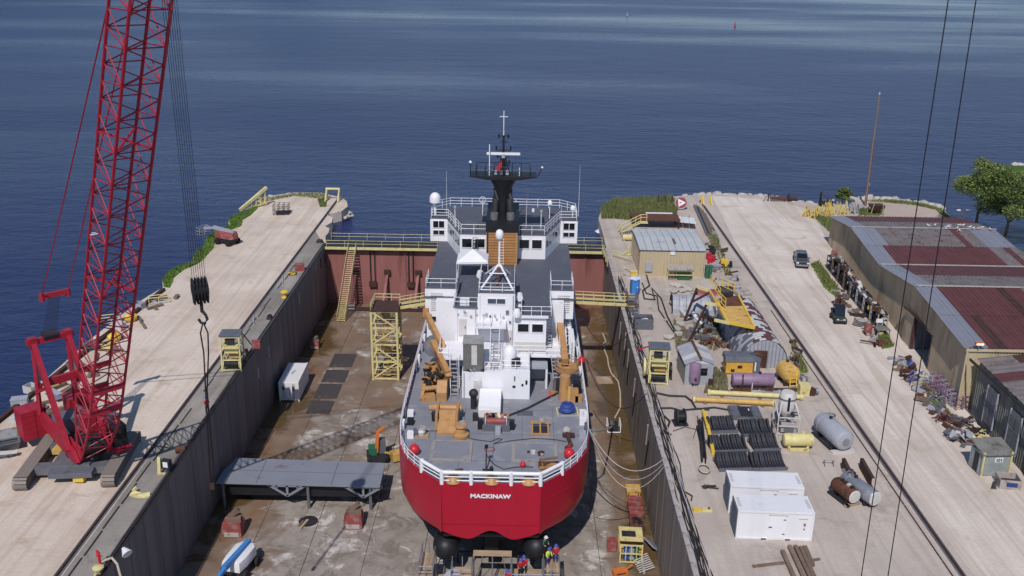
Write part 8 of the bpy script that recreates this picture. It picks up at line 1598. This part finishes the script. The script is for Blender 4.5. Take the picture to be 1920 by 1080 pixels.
# concrete and stone debris between hut and shed
for k in range(30):
    px, py = rk.choice([(rk.uniform(1245, 1300), rk.uniform(585, 640)), (rk.uniform(1335, 1385), rk.uniform(520, 545)), (rk.uniform(1262, 1300), rk.uniform(535, 552))]); s = rk.uniform(.25, .8)
    o = D.objects.new('rubble_block', RM[k % 7]); COL.objects.link(o); o.location = P(px, py) + V(0, 0, s * .3); o.scale = (s * 1.3, s, s * .6); o.rotation_euler.z = rk.uniform(0, 6); tag(o, 'grey rubble block strewn round the hut and arched shelter', 'rubble', 'rubble round the hut')
for k, (px, py, L, mt, lb) in enumerate(((1292, 590, 4, 'offwhite', 'pale pipe lying across the scrap beside the hut'), (1318, 600, 4.2, 'white', 'white pipe lying beside the dark pipes next to the hut'), (1330, 610, 4, 'steel', 'grey pipe lying on the scrap next to the hut'), (1345, 600, 3.6, 'dark', 'dark pipe at the foot of the hut'), (1280, 575, 3.5, 'conc', 'concrete kerb piece by the arched shelter'))):
    t = at('scrap_pipe', lb, 'pipe', px, py + 15); MB().cyl((0, 0, .35), (-.6 - .1 * k, L, .45), .26, n=10).build('pipe_wall', mt, t, smooth=True); MB().cyl((.02, -.06, .35), (0, .02, .35), .3, n=10).build('flange', 'dark', t)
t = at('rusty_tripod', 'rusty brown steel star frame in the scrap beside the small shed', 'frame', 1335, 648)
for k in range(7): a = k * .9; MB().beam((0, 0, 1.1), (1.2 * cos(a), 1.0 * sin(a), .1), .16).build('arm', 'rust', t)
t = at('red_hull_scrap', 'faded red curved tank segment lying by the yellow platform', 'scrap', 1322, 556); m = MB(); m.loft([[(x, 1.3 * cos(pi * i / 8), 1.0 * sin(pi * i / 8)) for i in range(9)] for x in (-1.2, 1.4)], cap=False); m.build('shell_plate', 'redbox', t); MB().box((0, 0, .1), (2.4, 2.2, .1)).build('floor_plate', 'rust2', t)
t = at('dark_tank_scrap', 'dark open tank lying behind the yellow platform railing', 'tank', 1358, 560); MB().cyl((-.9, .5, .8), (1.0, .5, .8), .8, n=16).build('shell', 'dark', t, smooth=True); MB().lathe([(.8, 0), (.86, .05), (.8, .1)], (1.0, .5, .8), (1, 0, 0), 16).build('rim', 'rust2', t)
for k, (px, py) in enumerate(((1375, 540), (1392, 552), (1366, 528))):
    t = at('concrete_slab', ['broken concrete slab between the platform and the road', 'tilted concrete slab at the hut rear corner', 'flat concrete slab beyond the platform railing'][k], 'slab', px, py, rz=.4 * k); MB().box((0, 0, .3), (2.0, 1.6, .35), rx=.1).build('slab_body', 'conc', t); MB().box((.3, .2, .55), (1.0, .9, .2), rz=.3).build('slab_fragment', 'conc', t)
t = at('cage_frames', 'rusty wire cages stacked at the right side of the hut', 'cages', 1478, 705)
for k in range(3):
    o_ = V(.5 * k, 1.2 * k, 0)
    for x in (0, .7):
        for y in (0, .9): MB().beam(o_ + V(x, y, 0), o_ + V(x, y, 1.5), .05).build('post', 'dark', t)
    for z in (.1, .75, 1.45): MB().beam(o_ + V(0, 0, z), o_ + V(.7, 0, z), .05).build('bar', 'rust2', t); MB().beam(o_ + V(0, 0, z), o_ + V(0, .9, z), .05).build('bar', 'rust2', t)
# gulls on the roof
for k in range(18):
    y = rk.uniform(134.5, 138.5); u = rk.uniform(11, 20); x = wx(y) + u; z = 6.35 - abs(y - 136) * .1
    t = thing('gull', 'small white gull resting on the warehouse roof ridge', 'gull', V(x, y, z + .2), rk.uniform(0, 6.28), 'gulls on the warehouse roof'); m = MB(); m.loft([[(x_ , w_ * cos(i * pi / 3), .2 + zz + h_ * sin(i * pi / 3)) for i in range(6)] for x_, w_, h_, zz in ((-.34, .02, .02, .02), (-.15, .09, .08, .0), (.08, .11, .11, .02), (.2, .06, .07, .1), (.27, .06, .06, .17), (.33, .02, .02, .16))]); m.build('body', 'white', t, smooth=True); MB().box((-.12, 0, .26), (.4, .2, .05)).build('wings', 'lgrey', t); MB().cyl((.33, 0, .36), (.42, 0, .35), .02, .005, n=5).build('bill', 'yellow2', t)
    for s in (-.04, .04): MB().cyl((0, s, 0), (0, s, .14), .012, n=4).build('leg', 'orange', t)
t = thing('channel_buoy', 'thin red channel marker floating far out on the lake', 'buoy', P(1378, 50, ZW)); MB().cyl((0, 0, -.3), (0, 0, .7), .8, .7, n=12).build('float', 'redp', t); MB().cyl((0, 0, .7), (0, 0, 3.2), .4, .2, n=8).build('tower', 'redp', t)
t = thing('channel_buoy', 'small pale marker floating far out on the lake', 'buoy', P(1176, 30, ZW)); MB().cyl((0, 0, -.3), (0, 0, .8), .8, n=12).build('float', 'lgrey', t); MB().cyl((0, 0, .8), (0, 0, 2.6), .35, n=8).build('tower', 'lgrey', t)
# outfall foam at the point
MB().lathe([(1.6, 0), (1.3, .15), (.6, .22), (.02, .25)], P(1133, 434, ZW), n=12).build('outfall_foam', mat('foam', (214, 220, 226), .8, var=.1, scale=4), kind='stuff', label='white foam where water gushes into the lake', cat='foam')
# people on the quay
person('worker in blue trousers and red jacket by the left dock edge', P(389, 775), 1.0)
# ------------------------------------------------------------------ staging under the stern
ZS = -8.0
def deckpx(x0_, x1_, y): return PY(x0_, 1040, y).x, PY(x1_, 1040, y).x
def staging(label, xa, xb, ya, yb, z, planks=6, rails=True, mt='galv', along='x', drop=0):
    t = thing('scaffold_staging', label, 'scaffold', V((xa + xb) / 2, (ya + yb) / 2, ZF), 0, 'staging under the stern'); o = t.location
    for x in (xa, (xa + xb) / 2, xb):
        for y in (ya, yb): MB(o).cyl((x, y, ZF), (x, y, z + (1.1 if rails else 0)), .05, n=6).build('upright', mt, t)
    for i in range(planks):
        if along == 'x': y_ = ya + (yb - ya) * (i + .5) / planks; MB(o).box(((xa + xb) / 2, y_, z + rk.uniform(0, .03)), (xb - xa + .1, (yb - ya) / planks - .02, .06)).build('plank', 'plank', t)
        else: x_ = xa + (xb - xa) * (i + .5) / planks; MB(o).box((x_, (ya + yb) / 2, z + rk.uniform(0, .03)), ((xb - xa) / planks - .02, yb - ya + .1, .06)).build('plank', 'plank', t)
    if rails:
        for zz_ in (.5, 1.05): MB(o).cyl((xa, ya, z + zz_), (xb, ya, z + zz_), .04, n=6).build('guard_rail', mt, t); MB(o).cyl((xa, ya, z + zz_), (xa, yb, z + zz_), .04, n=6).build('guard_rail', mt, t); MB(o).cyl((xb, ya, z + zz_), (xb, yb, z + zz_), .04, n=6).build('guard_rail', mt, t)
    for x, s in ((xa, 1), (xb, -1)): MB(o).cyl((x, ya, ZF + .1), (x + s * .8, ya, z), .035, n=5).build('brace', mt, t)
    return t
y_ = 69.6
sx = lambda px: PY(px, 1055, y_).x
staging('outer scaffold bay with wide pale boards on the port side of the stern', sx(786), sx(812), 69.0, 72.4, -6.6, 5, True, along='y'); staging('scaffold bay with cream boards below the port pod', sx(813), sx(846), 69.4, 70.6, -7.5, 3, False); staging('scaffold bay beside the port pod with criss cross guard rail', sx(846), sx(884), 69.2, 71.0, -7.0, 4); staging('long curved board walkway between the two pods', sx(886), sx(958), 71.6, 72.4, -6.2, 3, False); staging('starboard scaffold bay with grey guard rail carrying two workers', sx(960), sx(1018), 69.0, 71.2, -7.2, 6); staging('outer starboard scaffold bay carrying a worker in red', sx(1020), sx(1050), 69.4, 72.6, -6.9, 5, True, along='y')
for k, (px, w_) in enumerate(((850, .4), (972, .4))): # ladders up to the hull
    a = V(sx(px), 75.2, ZF); t = thing('hull_prop', ['dark timber shore frame beneath the port quarter', 'dark timber shore frame beneath the starboard quarter'][k], 'shore', a)
    for x in (0, 1.4): MB().beam((x, 0, 0), (x, 0, 4.4), .2).build('shore_post', 'dark', t)
    for z in (1.2, 2.6, 3.9): MB().beam((0, 0, z), (1.4, 0, z), .14).build('shore_rail', 'dark', t)
for ly in range(10, 62, 4):
    t = thing('keel_block', 'dark docking block in the row beneath the keel', 'keel block', V(CX, 71.4 + ly, ZF), 0, 'blocks under the keel'); MB().box((0, 0, .5), (2.2, 1.2, 1.0)).build('base_block', 'conc', t); MB().box((0, 0, 1.3), (2.0, 1.1, .6)).build('timber_cap', 'brown', t)
person('worker in red jacket and blue hat on the starboard staging, left of a pair', V(sx(976), 70.2, -7.15), .2, trousers='rubber', lean=.25); person('worker in red jacket and blue hat on the starboard staging, right of a pair', V(sx(984), 70.6, -7.15), -.4, trousers='rubber', lean=.2); person('worker in red jacket stepping down beside the green tarp bag', V(sx(955), 69.6, -7.9), -.6, trousers='rubber', lean=.3); person('worker in red jacket and purple trousers on the outer starboard staging', V(sx(1044), 71.8, -6.85), .1, trousers='navy'); person('worker in green hood and white hat stooping by the starboard pod', V(sx(1020), 72.2, -6.2), .8, 'green', 'rubber', 'lamp', lean=.4); person('worker in yellow hi vis vest behind the starboard pod', V(sx(1028), 71.4, -6.85), .6, 'hivis', 'navy', lean=.3)
t = thing('tarp_bag', 'green tarpaulin bag on the staging ladder between the pods', 'bag', V(sx(942), 69.4, -8.4)); MB().ball((0, 0, .55), .6, 12, 8, (1, .8, .9)).build('sack', 'green', t, smooth=True); MB().cyl((0, 0, 1.0), (.1, 0, 1.25), .18, .1, n=8).build('neck', 'green', t)
t = thing('plastic_sheet', 'pale grey plastic sheet draped over the port staging', 'sheet', V(sx(848), 69.8, -6.9)); m = MB(); m.add([(-.8, -.2, .05), (0, -.5, .15), (.7, -.1, .1), (0, .5, .45)] + [(-.8, -.2, .02), (0, -.5, .12), (.7, -.1, .07), (0, .5, .42)], [(0, 1, 3), (1, 2, 3), (4, 7, 5), (5, 7, 6), (0, 4, 5, 1), (1, 5, 6, 2), (2, 6, 7, 3), (3, 7, 4, 0)]); m.build('sheet_cloth', 'lgrey', t)

rb = random.Random(8); bk_ = MB().box((0, 0, .14), (2.2, .3, .28)).mesh('pier_baulk'); bk_.materials.append(M['brown'])
for k in range(22):
    f = rb.random(); p = P(15, 800).lerp(P(300, 556), f) + V(rb.uniform(.6, 3.0), rb.uniform(-.8, .8), .02 + .1 * (k % 3)); o = D.objects.new('pier_baulk', bk_); COL.objects.link(o); o.location = p; o.rotation_euler.z = rb.uniform(.6, 2.4); o.scale = (rb.uniform(.4, 1.3), rb.uniform(.7, 1.6), rb.uniform(.5, 1.4)); tag(o, 'weathered timber baulk lying along the rusty water edge of the pier', 'timber', 'timber along the pier edge')
for k, (px, py, mt, lb) in enumerate(((38, 760, 'lgrey', 'pale crate lying on the pier just behind the counterweight'), (95, 728, 'yellow', 'yellow crate lying on the pier behind the crane gantry'), (170, 655, 'mgrey', 'dark crate at the pier edge behind the boom foot'), (225, 618, 'offwhite', 'off white crate at the pier edge near the yellow float'), (65, 775, 'dark', 'black crate on the pier beside the counterweight'))):
    t = at('steel_crate', lb, 'crate', px, py, rz=.3 + k * .4); MB().box((0, 0, .4), (1.5, 1.0, .7)).build('case', mt, t); MB().box((0, 0, .8), (1.56, 1.06, .08)).build('lid', mt, t)
    for x in (-.5, .5): MB().box((x, 0, .05), (.2, 1.0, .1)).build('skid', 'brown', t)

me_ = {}
for mt in ('rust', 'rust2', 'steel', 'brown', 'lgrey', 'conc'): q = MB().box((0, 0, .12), (2.0, .22, .2)).mesh('scrap_bar'); q.materials.append(M[mt]); me_[mt] = q
def strew(name, label, cat, group, poly, n, seed, sc=(.4, 1.2)):
    r = random.Random(seed); q = [P(*p) for p in poly]
    for k in range(n):
        u, v_ = r.random(), r.random(); p = q[0].lerp(q[1], u).lerp(q[3].lerp(q[2], u), v_); o = D.objects.new(name, me_[r.choice(list(me_))]); COL.objects.link(o); o.location = p + V(0, 0, r.uniform(0, .25)); o.rotation_euler = (0, r.uniform(-.15, .15), r.uniform(0, 3.1)); o.scale = (r.uniform(*sc), r.uniform(.6, 2.2), r.uniform(.5, 2.2)); tag(o, label, cat, group)
strew('scrap_bar', 'rusty bar lying in the scrap between the patchwork hut and small shed', 'scrap bar', 'bars in the scrap by the hut', ((1285, 590), (1372, 596), (1372, 655), (1290, 640)), 48, 31)
strew('scrap_bar', 'short scrap bar lying on the strip between beige shed and crane rail', 'scrap bar', 'bars beside the beige shed', ((1318, 440), (1348, 440), (1392, 548), (1345, 548)), 26, 32, (.3, .9))
strew('scrap_bar', 'short scrap bar lying in the junk row outside the warehouse and workshop', 'scrap bar', 'bars in the junk row', ((1668, 672), (1700, 672), (1826, 838), (1790, 838)), 70, 33, (.25, .8))
strew('scrap_bar', 'short scrap bar lying on the ground in front of the storage racks', 'scrap bar', 'bars before the racks', ((1560, 540), (1585, 540), (1668, 650), (1636, 650)), 34, 34, (.25, .8))
strew('scrap_bar', 'short scrap bar lying in the rough ground right of the hut', 'scrap bar', 'bars right of the hut', ((1478, 640), (1492, 640), (1520, 735), (1500, 735)), 16, 35, (.25, .7))
grass('junk_weeds', 'scruffy weeds among the junk outside the warehouse and right of the hut', [[(1735, 735), (1750, 732), (1790, 790), (1765, 790)], [(1480, 640), (1492, 645), (1515, 700), (1500, 700)], [(1330, 445), (1342, 445), (1375, 520), (1362, 520)]], 420, .45, 'grass1', 12)
